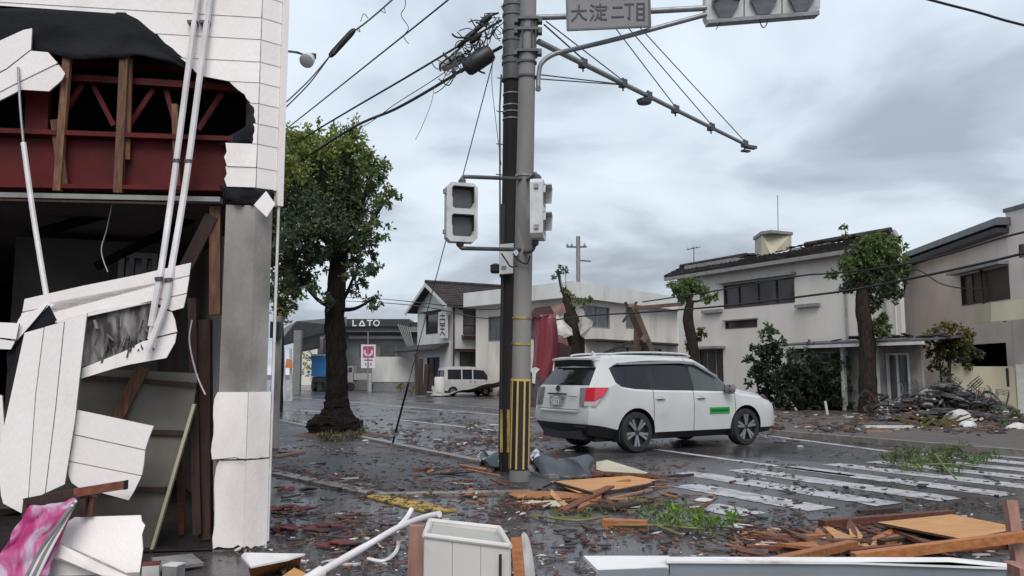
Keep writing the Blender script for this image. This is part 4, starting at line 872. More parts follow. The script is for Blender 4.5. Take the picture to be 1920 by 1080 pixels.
# ================================================================== VEHICLES
def car_body(root, st, rear, front, regions, arches, mats, arch_r, xk=None):
    """st: list of stations (x, half-section [(y,z)..] bottom->roof centre). rear/front: x per section point at the ends."""
    K = len(st[0][1]); b = B(); V = []; 
    def vid(i, k, s): return (i, k, s)
    idx = {}
    def add(p): V.append(p); return len(V) - 1
    n = len(st)
    for i, (x, sec) in enumerate(st):
        for k, (y, z) in enumerate(sec):
            xx = x
            if xk: xx = xk(x, k)
            if i == 0: xx = front[k]
            if i == n - 1: xx = rear[k]
            if k in (0, K - 1): idx[i, k, 1] = idx[i, k, -1] = add((xx, 0, z))
            else:
                idx[i, k, 1] = add((xx, y, z)); idx[i, k, -1] = add((xx, -y, z))
    Fs = []; T = []
    def face(f, t): Fs.append(f); T.append(t)
    for i in range(n - 1):
        xm = (st[i][0] + st[i + 1][0]) / 2
        for k in range(K - 1):
            for s in (1, -1):
                f = [idx[i, k, s], idx[i + 1, k, s], idx[i + 1, k + 1, s], idx[i, k + 1, s]]; f = list(dict.fromkeys(f))
                face(f if s > 0 else f[::-1], regions(i, k, s, xm))
    # end caps: columns at -1,-.5,0,.5,1
    for i, ends, sg in ((0, front, 1), (n - 1, rear, -1)):
        sec = st[i][1]; bul = .05 * sg; cols = {}
        for k in range(1, K - 3):
            y, z = sec[k]
            cols[k] = [idx[i, k, -1], add((ends[k] + bul * .75, -y * .55, z)), add((ends[k] + bul, 0, z)), add((ends[k] + bul * .75, y * .55, z)), idx[i, k, 1]]
        k = K - 3; cols[k] = [idx[i, k, -1], idx[i, k + 1, -1], idx[i, K - 1, 1], idx[i, k + 1, 1], idx[i, k, 1]]
        for k in range(1, K - 3):
            for c in range(4):
                f = [cols[k][c], cols[k][c + 1], cols[k + 1][c + 1], cols[k + 1][c]]
                face(f if sg > 0 else f[::-1], regions(-1 if sg > 0 else 999, k, 0, c))
        f = [idx[i, 1, -1], idx[i, 0, 1], idx[i, 1, 1], cols[1][3], cols[1][2], cols[1][1]]
        face(f if sg > 0 else f[::-1], 0)
    me = bpy.data.meshes.new('body'); me.from_pydata(V, [], Fs); NT = max(T) + 3
    for q in range(NT): me.materials.append(MATS['black'])
    me.polygons.foreach_set('material_index', T); me.update(); fix_normals(me)
    o = bpy.data.objects.new('tmp_body', me); COL.objects.link(o)
    well = NT - 1
    for ax in arches:
        for s in (1, -1):
            cm = bpy.data.meshes.new('cut'); bb = B(); bb.lathe([(arch_r, 0), (arch_r, .5)], (ax, s * .56, arches[ax]), (0, s, 0), 40); cm.from_pydata(bb.v, [], bb.f)
            for q in range(NT): cm.materials.append(MATS['black'])
            cm.polygons.foreach_set('material_index', [well] * len(cm.polygons)); cm.update(); fix_normals(cm)
            co = bpy.data.objects.new('tmp_cut', cm); COL.objects.link(co); md = o.modifiers.new('c', 'BOOLEAN'); md.operation = 'DIFFERENCE'; md.object = co; md.solver = 'EXACT'
    dg = bpy.context.evaluated_depsgraph_get(); ev = bpy.data.meshes.new_from_object(o.evaluated_get(dg))
    for q in list(bpy.data.objects):
        if q.name.startswith('tmp_'): bpy.data.objects.remove(q)
    co = np.empty(len(ev.vertices) * 3); ev.vertices.foreach_get('co', co); co = co.reshape(-1, 3)
    by = {}
    for p in ev.polygons: by.setdefault(p.material_index, []).append(list(p.vertices))
    res = {}
    for grp, (nm, mt) in mats.items():
        fs = []
        tags = grp if isinstance(grp, tuple) else (grp,)
        mi = []
        for j, tg_ in enumerate(tags):
            for f in by.get(tg_, []): fs.append(f); mi.append(j)
        if not fs: continue
        used = sorted({v for f in fs for v in f}); mp = {v: i for i, v in enumerate(used)}
        m2 = bpy.data.meshes.new(nm); m2.from_pydata([tuple(co[v]) for v in used], [], [[mp[v] for v in f] for f in fs])
        for q in (mt if isinstance(mt, (list, tuple)) else [mt]): m2.materials.append(MATS[q])
        if isinstance(mt, (list, tuple)): m2.polygons.foreach_set('material_index', mi)
        m2.polygons.foreach_set('use_smooth', [True] * len(m2.polygons)); m2.update(); m2.set_sharp_from_angle(angle=math.radians(32))
        q = bpy.data.objects.new(nm, m2); COL.objects.link(q); q.parent = root; res[grp] = q
    if well in by:
      for qx, qy in ((1, 1), (1, -1), (-1, 1), (-1, -1)):
        fs = [f for f in by[well] if co[f[0]][0] * qx > 0 and co[f[0]][1] * qy > 0]
        if not fs: continue
        used = sorted({v for f in fs for v in f}); mp = {v: i for i, v in enumerate(used)}
        m2 = bpy.data.meshes.new('wheel_well'); m2.from_pydata([tuple(co[v]) for v in used], [], [[mp[v] for v in f] for f in fs]); m2.materials.append(MATS['black'])
        q = bpy.data.objects.new('wheel_well', m2); COL.objects.link(q); q.parent = root
    return res
def wheel(root, c, side, r, w, rim_r, spokes=5, spin=0.0, alloy='alloy'):
    e = bpy.data.objects.new('wheel', None); 
    y0 = 0
    b = B(); b.lathe([(rim_r, -w * .5), (r * .93, -w * .5), (r, -w * .36), (r, w * .36), (r * .93, w * .5), (rim_r, w * .5), (rim_r * .97, 0), (rim_r, -w * .5)], c, (0, side, 0), 32, cap=False); t = b.build('wheel', 'rubber', root, local=True, smooth=True)
    b = B(); b.lathe([(rim_r * .98, -.02), (rim_r * 1.02, w * .49), (rim_r * .94, w * .47), (rim_r * .90, w * .22), (.02, w * .20)], c, (0, side, 0), 32, cap=False); b.build('rim', 'black_plastic', t, local=True, smooth=True)
    for k in range(spokes):
        for da in (-.17, .17):
            a = 2 * math.pi * k / spokes + spin; ca = a + da * 1.0; ia = a + da * .5
            p0 = Vector((math.cos(ia) * rim_r * .16, 0, math.sin(ia) * rim_r * .16)); p1 = Vector((math.cos(ca) * rim_r * .95, 0, math.sin(ca) * rim_r * .95))
            off = Vector((0, side * w * .40, 0)); b = B(); b.beam(Vector(c) + p0 + off, Vector(c) + p1 + off * 1.1, rim_r * .13, .02, up=(0, side, 0), w2=rim_r * .20); b.build('spoke', alloy, t, local=True)
    b = B(); b.lathe([(rim_r * .20, w * .36), (rim_r * .17, w * .47), (.01, w * .48)], c, (0, side, 0), 14); b.build('hub_cap', 'black_plastic', t, local=True)
    return t
# ---------------- white SUV
suv = thing('white_suv', 'white estate SUV with green door sticker crossing the wet road', 'car')
def sec(w, zb, sill, bl, bw, wt, wtw, re, rew, rf, belt_w=None, mid=.80):
    return [(0, zb), (w - .12, zb), (w - .03, sill), (w - .008, .56), (w, mid), (bw, bl - .03), (bw - .025, bl), (wtw, wt), (rew, re), (rew * .56, rf - .012), (0, rf)]
def hood(w, zb, sill, fh, ft, ins=.06, mid=.74):
    return [(0, zb), (w - .12, zb), (w - .03, sill), (w - .008, min(.54, fh - .22)), (w, min(mid, fh - .12)), (w - .02, fh - .05), (w - ins, fh - .012), (w - ins - .10, fh + .006), (w - ins - .2, ft - .02), (.34, ft - .006), (0, ft)]
ST = [
 (2.22, [(0, .26), (.66, .26), (.72, .34), (.735, .48), (.73, .60), (.715, .69), (.69, .75), (.62, .79), (.54, .815), (.32, .83), (0, .835)]),
 (2.12, hood(.825, .24, .34, .81, .895)), (1.98, hood(.865, .23, .33, .87, .95)), (1.75, hood(.885, .22, .33, .92, 1.0)), (1.45, hood(.892, .22, .33, .955, 1.045)), (1.20, hood(.895, .22, .33, .985, 1.095)),
 (1.035, [(0, .22), (.775, .22), (.865, .33), (.887, .56), (.895, .80), (.878, .975), (.853, 1.005), (.78, 1.055), (.705, 1.10), (.36, 1.135), (0, 1.145)]),
 (1.022, [(0, .22), (.775, .22), (.865, .33), (.887, .56), (.895, .80), (.878, .977), (.853, 1.008), (.775, 1.065), (.703, 1.112), (.36, 1.145), (0, 1.155)]),
 (.78, sec(.895, .22, .33, 1.015, .878, 1.235, .735, 1.285, .665, 1.325)), (.52, sec(.895, .22, .33, 1.02, .878, 1.415, .69, 1.468, .625, 1.505)), (.24, sec(.895, .22, .33, 1.027, .878, 1.535, .662, 1.60, .60, 1.645)),
 (.05, sec(.895, .22, .33, 1.032, .878, 1.558, .660, 1.625, .598, 1.672)), (.0, sec(.895, .22, .33, 1.033, .878, 1.562, .660, 1.629, .598, 1.677)), (-.012, sec(.895, .22, .33, 1.033, .878, 1.563, .66, 1.63, .598, 1.678)), (-.05, sec(.895, .22, .33, 1.034, .878, 1.565, .66, 1.632, .598, 1.68)),
 (-.45, sec(.895, .22, .33, 1.042, .878, 1.572, .66, 1.638, .60, 1.69)), (-.86, sec(.895, .22, .33, 1.052, .878, 1.566, .658, 1.636, .60, 1.688)), (-.94, sec(.895, .22, .33, 1.055, .878, 1.562, .657, 1.633, .598, 1.686)), (-.953, sec(.895, .22, .33, 1.055, .878, 1.561, .657, 1.633, .598, 1.685)), (-.985, sec(.895, .22, .33, 1.057, .878, 1.56, .656, 1.632, .598, 1.684)),
 (-1.35, sec(.895, .22, .34, 1.075, .875, 1.535, .648, 1.615, .592, 1.672)), (-1.62, sec(.890, .23, .37, 1.115, .868, 1.49, .640, 1.598, .585, 1.655)), (-1.74, sec(.886, .24, .40, 1.19, .858, 1.43, .655, 1.587, .578, 1.645)), (-1.86, sec(.882, .26, .43, 1.15, .848, 1.46, .645, 1.575, .57, 1.632)),
 (-2.0, sec(.872, .28, .46, 1.13, .83, 1.455, .655, 1.555, .56, 1.61)), (-2.12, sec(.855, .30, .48, 1.13, .80, 1.45, .655, 1.545, .55, 1.60)),
 (-2.2, sec(.80, .32, .50, 1.14, .735, 1.445, .60, 1.54, .53, 1.592, mid=.74))]
nst = len(ST); REAR = [-2.18, -2.20, -2.28, -2.295, -2.27, -2.215, -2.195, -1.965, -1.955, -1.97, -1.98]; FRONT = [2.16, 2.18, 2.24, 2.26, 2.25, 2.23, 2.22, 2.20, 2.16, 2.18, 2.19]
def regs(i, k, s, xm):
    if i == 999: # rear
        if k <= 1: return 2
        return 14 if k == 6 else 0
    if i == -1:
        if k <= 1: return 2
        return 15 if k in (3, 4) else 0
    if k <= 1: return 2
    sd = 0 if s > 0 else 1
    glass = k == 6
    if xm > 1.03: return 0
    if 1.02 < xm < 1.036: return 3 if k <= 5 else 0
    if -.012 < xm < .0: return 3
    if -.953 < xm < -.94: return 3 if k <= 6 else 0
    if glass:
        if .05 < xm < 1.02: return 4 + sd
        if -.86 < xm < -.05: return 6 + sd
        if -1.74 < xm < -.985: return 8 + sd
        if -1.0 < xm < .06: return 3
        return 0
    if k >= 8 and .24 < xm < 1.02: return 16
    if k <= 5:
        if 0 < xm < 1.022: return 10 + sd
        if -.94 < xm < -.012: return 12 + sd
    return 0
res = car_body(suv, ST, REAR, FRONT, regs, {1.32: .35, -1.32: .35}, {(0, 3): ('body', ['car_white', 'black']), 2: ('lower_cladding', 'black_plastic'), 4: ('side_window', 'car_glass_clear'), 5: ('side_window', 'car_glass_clear'), 6: ('side_window', 'car_glass'), 7: ('side_window', 'car_glass'), 8: ('side_window', 'car_glass'), 9: ('side_window', 'car_glass'), 10: ('door', 'car_white'), 11: ('door', 'car_white'), 12: ('door', 'car_white'), 13: ('door', 'car_white'), 14: ('rear_window', 'car_glass'), 15: ('grille', 'black_plastic'), 16: ('windscreen', 'car_glass_clear')}, .405, lambda x, k: x if x > -1.74 or k < 6 else -1.74 + (x + 1.74) * (.42 if k > 6 else .93))
for ax in (1.32, -1.32):
    for s in (1, -1): wheel(suv, (ax, s * .775, .345), s, .345, .225, .25, 5, .35 if ax > 0 else .9)
for s, dtag in ((1, (10, 12)), (-1, (11, 13))):
    for xh, tg_ in ((.16, dtag[0]), (-.80, dtag[1])):
        b = B(); b.tube([(xh - .10, s * .895, .905), (xh - .07, s * .925, .912), (xh + .07, s * .925, .912), (xh + .10, s * .895, .905)], .015, 8); b.build('handle', 'car_white', res.get(tg_, suv), local=True, smooth=True)
        b = B(); b.box((xh, s * .893, .908), (.13, .012, .055)); b.build('handle_recess', 'lamp_smoke', res.get(tg_, suv), local=True)
    b = B(); b.lathe([(.02, -.10), (.085, -.07), (.10, 0), (.09, .06), (.03, .09)], (.80, s * .99, 1.06), (0.25, s * 1, 0), 14); m_ = b.build('mirror', 'lamp_smoke', suv, local=True, smooth=True)
    b = B(); b.box((.735, s * .985, 1.06), (.02, .15, .13)); b.build('mirror_glass', 'black', m_, local=True); b = B(); b.box((.83, s * .89, 1.025), (.08, .10, .05)); b.build('mirror_base', 'black_plastic', m_, local=True)
    b = B(); b.tube(spline([(.20, s * .585, 1.655), (.10, s * .588, 1.682), (-.1, s * .59, 1.70), (-.6, s * .592, 1.712), (-1.2, s * .585, 1.703), (-1.55, s * .575, 1.682), (-1.66, s * .57, 1.655)], 5), .018, 8); b.build('roof_rail', 'car_white', suv, local=True, smooth=True)
    b = B(); b.tube([(.16, s * .589, 1.665), (-1.62, s * .575, 1.675)], .012, 6); b.build('rail_shadow_strip', 'black_plastic', suv, local=True)
    # wrap-round tail lamp
    def tl(pts, mt, nm, dxo=0):
        b = B(); n = len(pts); b.add([(x, s * y, z) for x, y, z in pts], [tuple(range(n)) if s < 0 else tuple(range(n))[::-1]]); b.add([(x * .985, s * y * .95, z) for x, y, z in pts], [tuple(range(n)) if s > 0 else tuple(range(n))[::-1]]); o = len(b.v) - 2 * n
        for i in range(n): j = (i + 1) % n; b.f.append([o + i, o + j, o + n + j, o + n + i]); b.m.append(0)
        q = b.build(nm, mt, suv, local=True); fix_normals(q.data); return q
    def lamp(top, bot, mt):
        b = B(); n = len(top)
        for k in range(n - 1):
            q = [top[k], top[k + 1], bot[k + 1], bot[k]]; b.prism([Vector((x, s * y, z)) for x, y, z in q], (.03, -.03 * s, 0))
        o = b.build('tail_lamp', mt, suv, local=True, smooth=25); fix_normals(o.data)
    lamp([(-2.275, .56, 1.10), (-2.268, .72, 1.105)], [(-2.315, .58, .81), (-2.305, .70, .80)], 'lamp_smoke')
    lamp([(-2.268, .722, 1.105), (-2.165, .835, 1.11), (-1.93, .905, 1.105)], [(-2.296, .708, .88), (-2.215, .860, .88), (-2.06, .914, .97)], 'lamp_red')
    lamp([(-2.297, .708, .876), (-2.216, .861, .876), (-2.10, .912, .93)], [(-2.305, .702, .80), (-2.25, .82, .795), (-2.19, .868, .80)], 'lamp_clear')
    tl([(2.205, .665, .68), (2.06, .835, .79), (1.80, .888, .93), (1.86, .830, .94), (2.08, .70, .82), (2.20, .60, .735)], 'lamp_smoke', 'headlamp')
    b = B(); b.box((2.17, s * .66, .53), (.10, .10, .07)); b.build('fog_lamp', 'lamp_clear', suv, local=True)
    b = B(); b.box((-1.72, s * .80, .30), (.02, .2, .22)); b.build('mud_flap', 'black_plastic', suv, local=True); b = B(); b.box((.92, s * .80, .30), (.02, .2, .2)); b.build('mud_flap', 'black_plastic', suv, local=True)
b = B(); b.prism([(-1.86, -.58, 1.605), (-1.86, .58, 1.605), (-2.07, .57, 1.572), (-2.11, 0, 1.585), (-2.07, -.57, 1.572)], (0, 0, .032)); sp2 = b.build('roof_spoiler', 'car_white', suv, local=True); fix_normals(sp2.data)
b = B(); b.prism([(-2.005, -.56, 1.46), (-2.005, .56, 1.46), (-2.04, .55, 1.565), (-2.04, -.55, 1.565)], (.03, 0, 0)); o = b.build('spoiler_underside', 'black_plastic', sp2, local=True); fix_normals(o.data)
b = B(); b.tube([(-2.265, .05, 1.15), (-2.245, -.10, 1.20), (-2.24, -.35, 1.21)], .012, 6); b.build('rear_wiper', 'black_plastic', suv, local=True)
b = B(); b.box((-2.345, .06, .875), (.012, .34, .17)); pl_ = b.build('number_plate', 'plate', suv, local=True)
DIG = {'5': [[(1, 1), (0, 1), (0, .55), (.8, .55), (1, .35), (.8, 0), (0, .05)]], '0': [[(0, 0), (0, 1), (1, 1), (1, 0), (0, 0)]], '7': [[(0, 1), (1, 1), (.4, 0)]]}
for i, ch in enumerate('507'):
    def tf(u, v, i=i): return Vector((-2.353, .06 + .115 - .085 * i - .055 * u, .81 + .085 * v))
    q = stroke_set(pl_, 'digit', DIG[ch], tf, .016, 'plate_white', Vector((-1, 0, 0))); q.data.transform(Matrix.Translation(wloc(suv)))
b = B(); b.box((-2.352, .06, .935), (.004, .17, .018)); b.build('plate_heading', 'plate_white', pl_, local=True)
b = B(); b.box((-2.335, .03, .99), (.05, .50, .028)); b.build('plate_garnish', 'black_plastic', suv, local=True)
b = B(); b.lathe([(.055, 0), (.05, .014), (.036, .014), (.036, .004)], (-2.298, .05, 1.085), (-1, 0, .2), 20); b.build('badge', 'black', suv, local=True)
b = B(); b.box((-2.315, -.40, .955), (.012, .22, .014)); b.build('model_lettering', 'lamp_smoke', suv, local=True)
b = B(); b.box((-2.338, 0, .735), (.012, 1.20, .010)); b.build('tailgate_gap', 'lamp_smoke', suv, local=True)
b = B(); b.prism([(-2.33, -.62, .735), (-2.33, .62, .735), (-2.36, .5, .715), (-2.37, 0, .712), (-2.36, -.5, .715)], (0, 0, -.02)); o = b.build('bumper_lip', 'car_white', suv, local=True); fix_normals(o.data)
b = B(); b.box((-2.15, 0, .32), (.22, 1.15, .16)); b.build('rear_valance', 'black_plastic', suv, local=True)
b = B(); b.box((-2.30, -.58, .46), (.05, .26, .03)); b.build('reflector', 'red_dark', suv, local=True)
b = B(); b.box((.62, -.898, .67), (.50, .006, .115), 0); st_ = b.build('door_sticker', 'sticker', res.get(11, suv), local=True)
b = B(); b.box((.62, -.9025, .67), (.44, .004, .045)); b.build('sticker_text', 'sticker_dark', st_, local=True)
b = B(); b.box((-.1, 0, .24), (3.9, 1.35, .08)); b.build('underbody', 'black', suv, local=True)
b = B(); b.prism([(-1.62, -.672, 1.52), (-.2, -.70, 1.573), (.2, -.70, 1.55), (.72, -.765, 1.30), (.70, -.785, 1.26), (.18, -.735, 1.50), (-.2, -.735, 1.525), (-1.55, -.70, 1.49)], (0, .004, 0)); o = b.build('door_visor', 'lamp_smoke', suv, local=True); fix_normals(o.data)
b = B(); b.lathe([(.04, 0), (.012, .09)], (-1.55, 0, 1.66), (-.5, 0, 1), 8); b.build('antenna_fin', 'car_white', suv, local=True)
PSI = math.radians(31.5); Rc = Matrix.Rotation(PSI, 3, 'Z'); wp = G(1190, 849)
suv.scale = (.97, .97, .965); suv.location = wp - Rc @ Vector((-1.32 * .97, -.80 * .97, 0)); suv.location.z = .004; suv.rotation_euler = (0, 0, PSI)
# ---------------- small white van in front of the far house
van = thing('small_white_van', 'small boxy white van parked before the tiled roof house', 'van')
def vs(w, zb, bl, rf, rw): return [(0, zb), (w - .10, zb), (w - .02, zb + .1), (w, .55), (w, .8), (w - .01, bl - .03), (w - .02, bl), (rw + .07, rf - .2), (rw, rf - .05), (rw * .6, rf - .01), (0, rf)]
VS = [(1.68, [(0, .24), (.58, .24), (.66, .32), (.68, .5), (.68, .7), (.67, .85), (.66, .92), (.62, .98), (.58, 1.02), (.35, 1.04), (0, 1.05)]), (1.55, vs(.735, .22, .98, 1.18, .60)), (1.30, vs(.735, .22, 1.02, 1.50, .585)), (1.02, vs(.735, .22, 1.04, 1.83, .58)), (.30, vs(.735, .22, 1.05, 1.88, .585)), (.22, vs(.735, .22, 1.05, 1.885, .585)), (-.45, vs(.735, .22, 1.05, 1.89, .585)), (-.53, vs(.735, .22, 1.05, 1.89, .585)), (-1.45, vs(.735, .22, 1.05, 1.88, .585)), (-1.62, vs(.72, .24, 1.05, 1.86, .58)), (-1.68, vs(.70, .26, 1.05, 1.84, .57))]
def vreg(i, k, s, xm):
    if i == 999: return 5 if k == 6 else 0
    if i == -1: return 0
    if k <= 1: return 1
    if k == 6 and (.30 < xm < 1.3 or -.45 < xm < .22 or -1.45 < xm < -.53): return 2 + (0 if s > 0 else 1)
    if k >= 8 and 1.02 < xm < 1.55: return 4
    return 0
car_body(van, VS, [-1.66, -1.68, -1.70, -1.71, -1.71, -1.70, -1.70, -1.64, -1.60, -1.60, -1.6], [1.64, 1.66, 1.70, 1.71, 1.71, 1.70, 1.69, 1.66, 1.63, 1.62, 1.62], vreg, {1.15: .28, -1.10: .28}, {0: ('body', 'van_white'), 1: ('lower_sill', 'black_plastic'), 2: ('side_window', 'car_glass'), 3: ('side_window', 'car_glass'), 4: ('windscreen', 'car_glass'), 5: ('rear_window', 'car_glass')}, .33)
for ax in (1.15, -1.10):
    for s in (1, -1): wheel(van, (ax, s * .64, .275), s, .275, .15, .17, 6, .3)
for s in (1, -1):
    for xh in (.42, .10): 
        b = B(); b.box((xh, s * .735, .90), (.13, .02, .05)); b.build('door_handle', 'black_plastic', van, local=True)
    b = B(); b.box((1.15, s * .80, 1.12), (.06, .12, .18)); b.build('mirror', 'black_plastic', van, local=True)
    b = B(); b.box((-1.70, s * .62, .75), (.03, .10, .30)); b.build('tail_lamp', 'lamp_red', van, local=True)
    b = B(); b.box((1.69, s * .55, .75), (.04, .2, .14)); b.build('headlamp', 'lamp_clear', van, local=True)
vp = P(872, 741, 47.2); van.location = vp; van.location.z = .005; van.rotation_euler = (0, 0, math.radians(24)); van.scale = (.90, .90, .90)
# ================================================================== HOUSES
def slab(par, name, pts, th, mt, up=True):
    b = B(); b.prism(pts, (0, 0, th)); o = b.build(name, mt, par); fix_normals(o.data); return o
def tile_roof(par, e0, e1, r1, r0, mt, cols, rows, name='roof_tiles', holes=()):
    """curved tile rows between eave e0-e1 and ridge r0-r1 (real relief, one joined part)"""
    b = B(); nrm = (e1 - e0).cross(r0 - e0).normalized(); nrm = nrm if nrm.z > 0 else -nrm
    for j in range(rows):
        for i in range(cols):
            if any(h(i / cols, j / rows) for h in holes): continue
            def q(u, v, h): return e0.lerp(e1, u).lerp(r0.lerp(r1, u), v) + nrm * h
            u0, u1, v0, v1 = i / cols, (i + 1) / cols, j / rows, (j + 1.08) / rows; um = u0 + (u1 - u0) * .35; jz = rnd.uniform(-.008, .008)
            b.add([q(u0, v0, .06 + jz), q(um, v0, .10 + jz), q(u1, v0, .055 + jz), q(u1, v1, .02), q(um, v1, .06), q(u0, v1, .025)], [(0, 1, 4, 5), (1, 2, 3, 4)])
            b.add([q(u0, v0, .06 + jz), q(um, v0, .10 + jz), q(u1, v0, .055 + jz), q(u1, v0, .0), q(u0, v0, .0)], [(0, 1, 2, 3, 4)])
    return b.build(name, mt, par, kind='stuff')
# ---- right house, facade parallel to the road
aD = Vector((.5, -.866, 0))
RH = Pl(S(24, 26.9), aD)                       # w=0 far left end, w grows towards the viewer/right
rh = thing('damaged_house', 'cream two storey house with storm stripped tile roof and brown window band', 'house', RH.at(5, 0))
wR = RH.wz(1690, 600)[0]; ze = 5.55
def rect(pl, x0, y0, x1, y1):
    a, c = pl.wz(x0, (y0 + y1) / 2)[0], pl.wz(x1, (y0 + y1) / 2)[0]; zt_ = pl.wz((x0 + x1) / 2, y0)[1]; zb_ = pl.wz((x0 + x1) / 2, y1)[1]; return (a, c, zb_, zt_)
o1 = rect(RH, 1357, 527, 1490, 573); o2 = rect(RH, 1360, 601, 1420, 615); o3 = list(rect(RH, 1308, 655, 1356, 700)); o3[2] = .1; o3 = tuple(o3)
b = wall_open(RH, 0, wR, .0, ze, [o1, o2, o3], .2); b.build('wall', 'wall_grey', rh)
BR = Vector((15.2, 31.6, 0)); FR = RH.at(wR, 0); FL = RH.at(0, 0); BL = FL + (BR - FR)
def wall_seg(par, a, c, z0, z1, mt, name='wall', th=.15):
    b = B(); d = (c - a).normalized(); n = Vector((d.y, -d.x, 0)) * th; Z0, Z1 = Vector((0, 0, z0)), Vector((0, 0, z1))
    b.prism([a + Z0, c + Z0, c + n + Z0, a + n + Z0], Z1 - Z0); o = b.build(name, mt, par); fix_normals(o.data); return o
wall_seg(rh, FR + Vector((-.12, .15, 0)), BR, 0, ze, 'wall_grey'); wall_seg(rh, BL, FL + Vector((.2, .2, 0)), 0, ze, 'wall_grey')
window(rh, RH, o1, (.22, .5, .75), 'trim_brown', 'glass_brown'); window(rh, RH, o2, (), 'trim_brown', 'glass_brown'); 
dr = B(); wbox(dr, RH, o3[0], o3[1], o3[2], o3[3], -.19, -.13); d_ = dr.build('door', 'trim_brown', rh)
for f in (.33, .66):
    b = B(); x = o3[0] + (o3[1] - o3[0]) * f; wbox(b, RH, x - .02, x + .02, o3[2] + .05, o3[3] - .05, -.13, -.115); b.build('door_bar', 'trim_grey', d_)
b = B(); wbox(b, RH, o1[0] - .15, o1[1] + .1, o1[3] + .06, o1[3] + .16, 0, .32); b.build('window_hood', 'trim_grey', rh)
b = B(); wbox(b, RH, o2[0] - .05, o2[1] + .05, o2[3] + .01, o2[3] + .06, .002, .14); b.build('window_hood', 'trim_grey', rh)
b = B(); wbox(b, RH, o3[0] - .12, o3[1] + .15, o3[3] + .02, o3[3] + .12, 0.002, .45); b.build('door_hood', 'trim_grey', rh)
for px0, px1, y in ((1320, 1355, 584), (1495, 1538, 573)):
    r_ = rect(RH, px0, y - 3, px1, y + 3); b = B(); wbox(b, RH, r_[0], r_[1], r_[2], r_[3], .002, .18); b.build('wall_vent_hood', 'trim_grey', rh)
for px in (1587, 1660):
    w = RH.wz(px, 560)[0]; b = B(); b.tube([RH.at(w, .2, .05), RH.at(w, ze - .1, .05)], .04, 8); b.build('downpipe', 'trim_grey', rh)
# roof with patches of missing tiles
e0, e1 = RH.at(-.35, ze, .45), RH.at(wR + .25, ze, .45); _k = (BR - FR).normalized() * 3.45; r0, r1 = e0 + _k + Vector((0, 0, .80)), e1 + _k + Vector((-.05, 0, .80))
b = B(); b.prism([e0, e1, r1, r0], (0, 0, -.1)); rf = b.build('roof', 'shard_brown', rh); fix_normals(rf.data)
tile_roof(rf, e0 + Vector((0, 0, .01)), e1 + Vector((0, 0, .01)), r1, r0, 'tile', 44, 13, holes=(lambda u, v: .50 < u < .66 and .62 < v < .86, lambda u, v: .40 < u < .52 and .70 < v < .9 and u * v < .42, lambda u, v: .68 < u < .80 and v > .78, lambda u, v: .2 < u < .3 and .75 < v < .93))
def roof_pt(u, v, h=.0): return e0.lerp(e1, u).lerp(r0.lerp(r1, u), v) + Vector((0, 0, h))
for (u0, u1, v0, v1, mt) in ((.51, .60, .66, .82, 'shard_white'), (.605, .65, .70, .86, 'shard_grey'), (.42, .50, .74, .86, 'shard_grey'), (.69, .79, .82, .97, 'shard_grey'), (.22, .29, .78, .9, 'shard_grey'), (.56, .64, .88, .95, 'shard_white')):
    b = B(); b.prism([roof_pt(u0, v0, .03), roof_pt(u1, v0 + .02, .05), roof_pt(u1 - .01, v1, .06), roof_pt(u0 + .01, v1 - .03, .03)], (0, 0, .02)); b.build('exposed_sheathing', mt, rf)
b = B(); b.tube([r0 + Vector((0, 0, .12)), r0.lerp(r1, .38) + Vector((0, 0, .13))], .10, 8); b.build('ridge_tiles', 'tile', rf); b = B(); b.tube([r0.lerp(r1, .66) + Vector((0, 0, .13)), r1 + Vector((0, 0, .14))], .11, 8); b.build('ridge_tiles', 'tile', rf)
for i in range(26):
    u = rnd.uniform(.2, .95); p = roof_pt(u, rnd.uniform(.85, 1.0), .14); b = B(); b.box(p, (.26, .2, .03), rnd.uniform(0, 3), R=Matrix.Rotation(rnd.uniform(0, 3), 3, 'Z') @ Matrix.Rotation(rnd.uniform(-.6, .6), 3, 'X')); b.build('loose_tile', 'tile', rf)
b = B(); b.prism([e1 + Vector((0, 0, -.04)), r1 + Vector((0, 0, -.04)), r1 + Vector((.06, -.02, .14)), e1 + Vector((.06, -.02, .10))], (.05, -.09, 0)); o = b.build('verge_board', 'trim_grey', rf); fix_normals(o.data)
# gable wall under the verge and back slope
_f = RH.at(wR - .02, ze, -.05); b = B(); b.prism([_f, _f + _k + Vector((0, 0, .6)), _f + _k], -RH.d * .12); o = b.build('gable_wall', 'wall_grey', rh); fix_normals(o.data)
b = B(); wbox(b, RH, -.35, wR + .2, ze - .16, ze - .02, .36, .46); b.build('gutter', 'trim_grey', rh)
b = B(); b.prism([r0, r1, r1 + _k * .9 + Vector((0, 0, -1.0)), r0 + _k * .9 + Vector((0, 0, -1.0))], (0, 0, -.06)); o = b.build('back_roof', 'tile', rh); fix_normals(o.data)
# left flat parapet bit
b = B(); wbox(b, RH, -.5, 2.6, ze + .02, ze + .62, -2.6, -.9); b.build('parapet', 'trim_grey', rh)
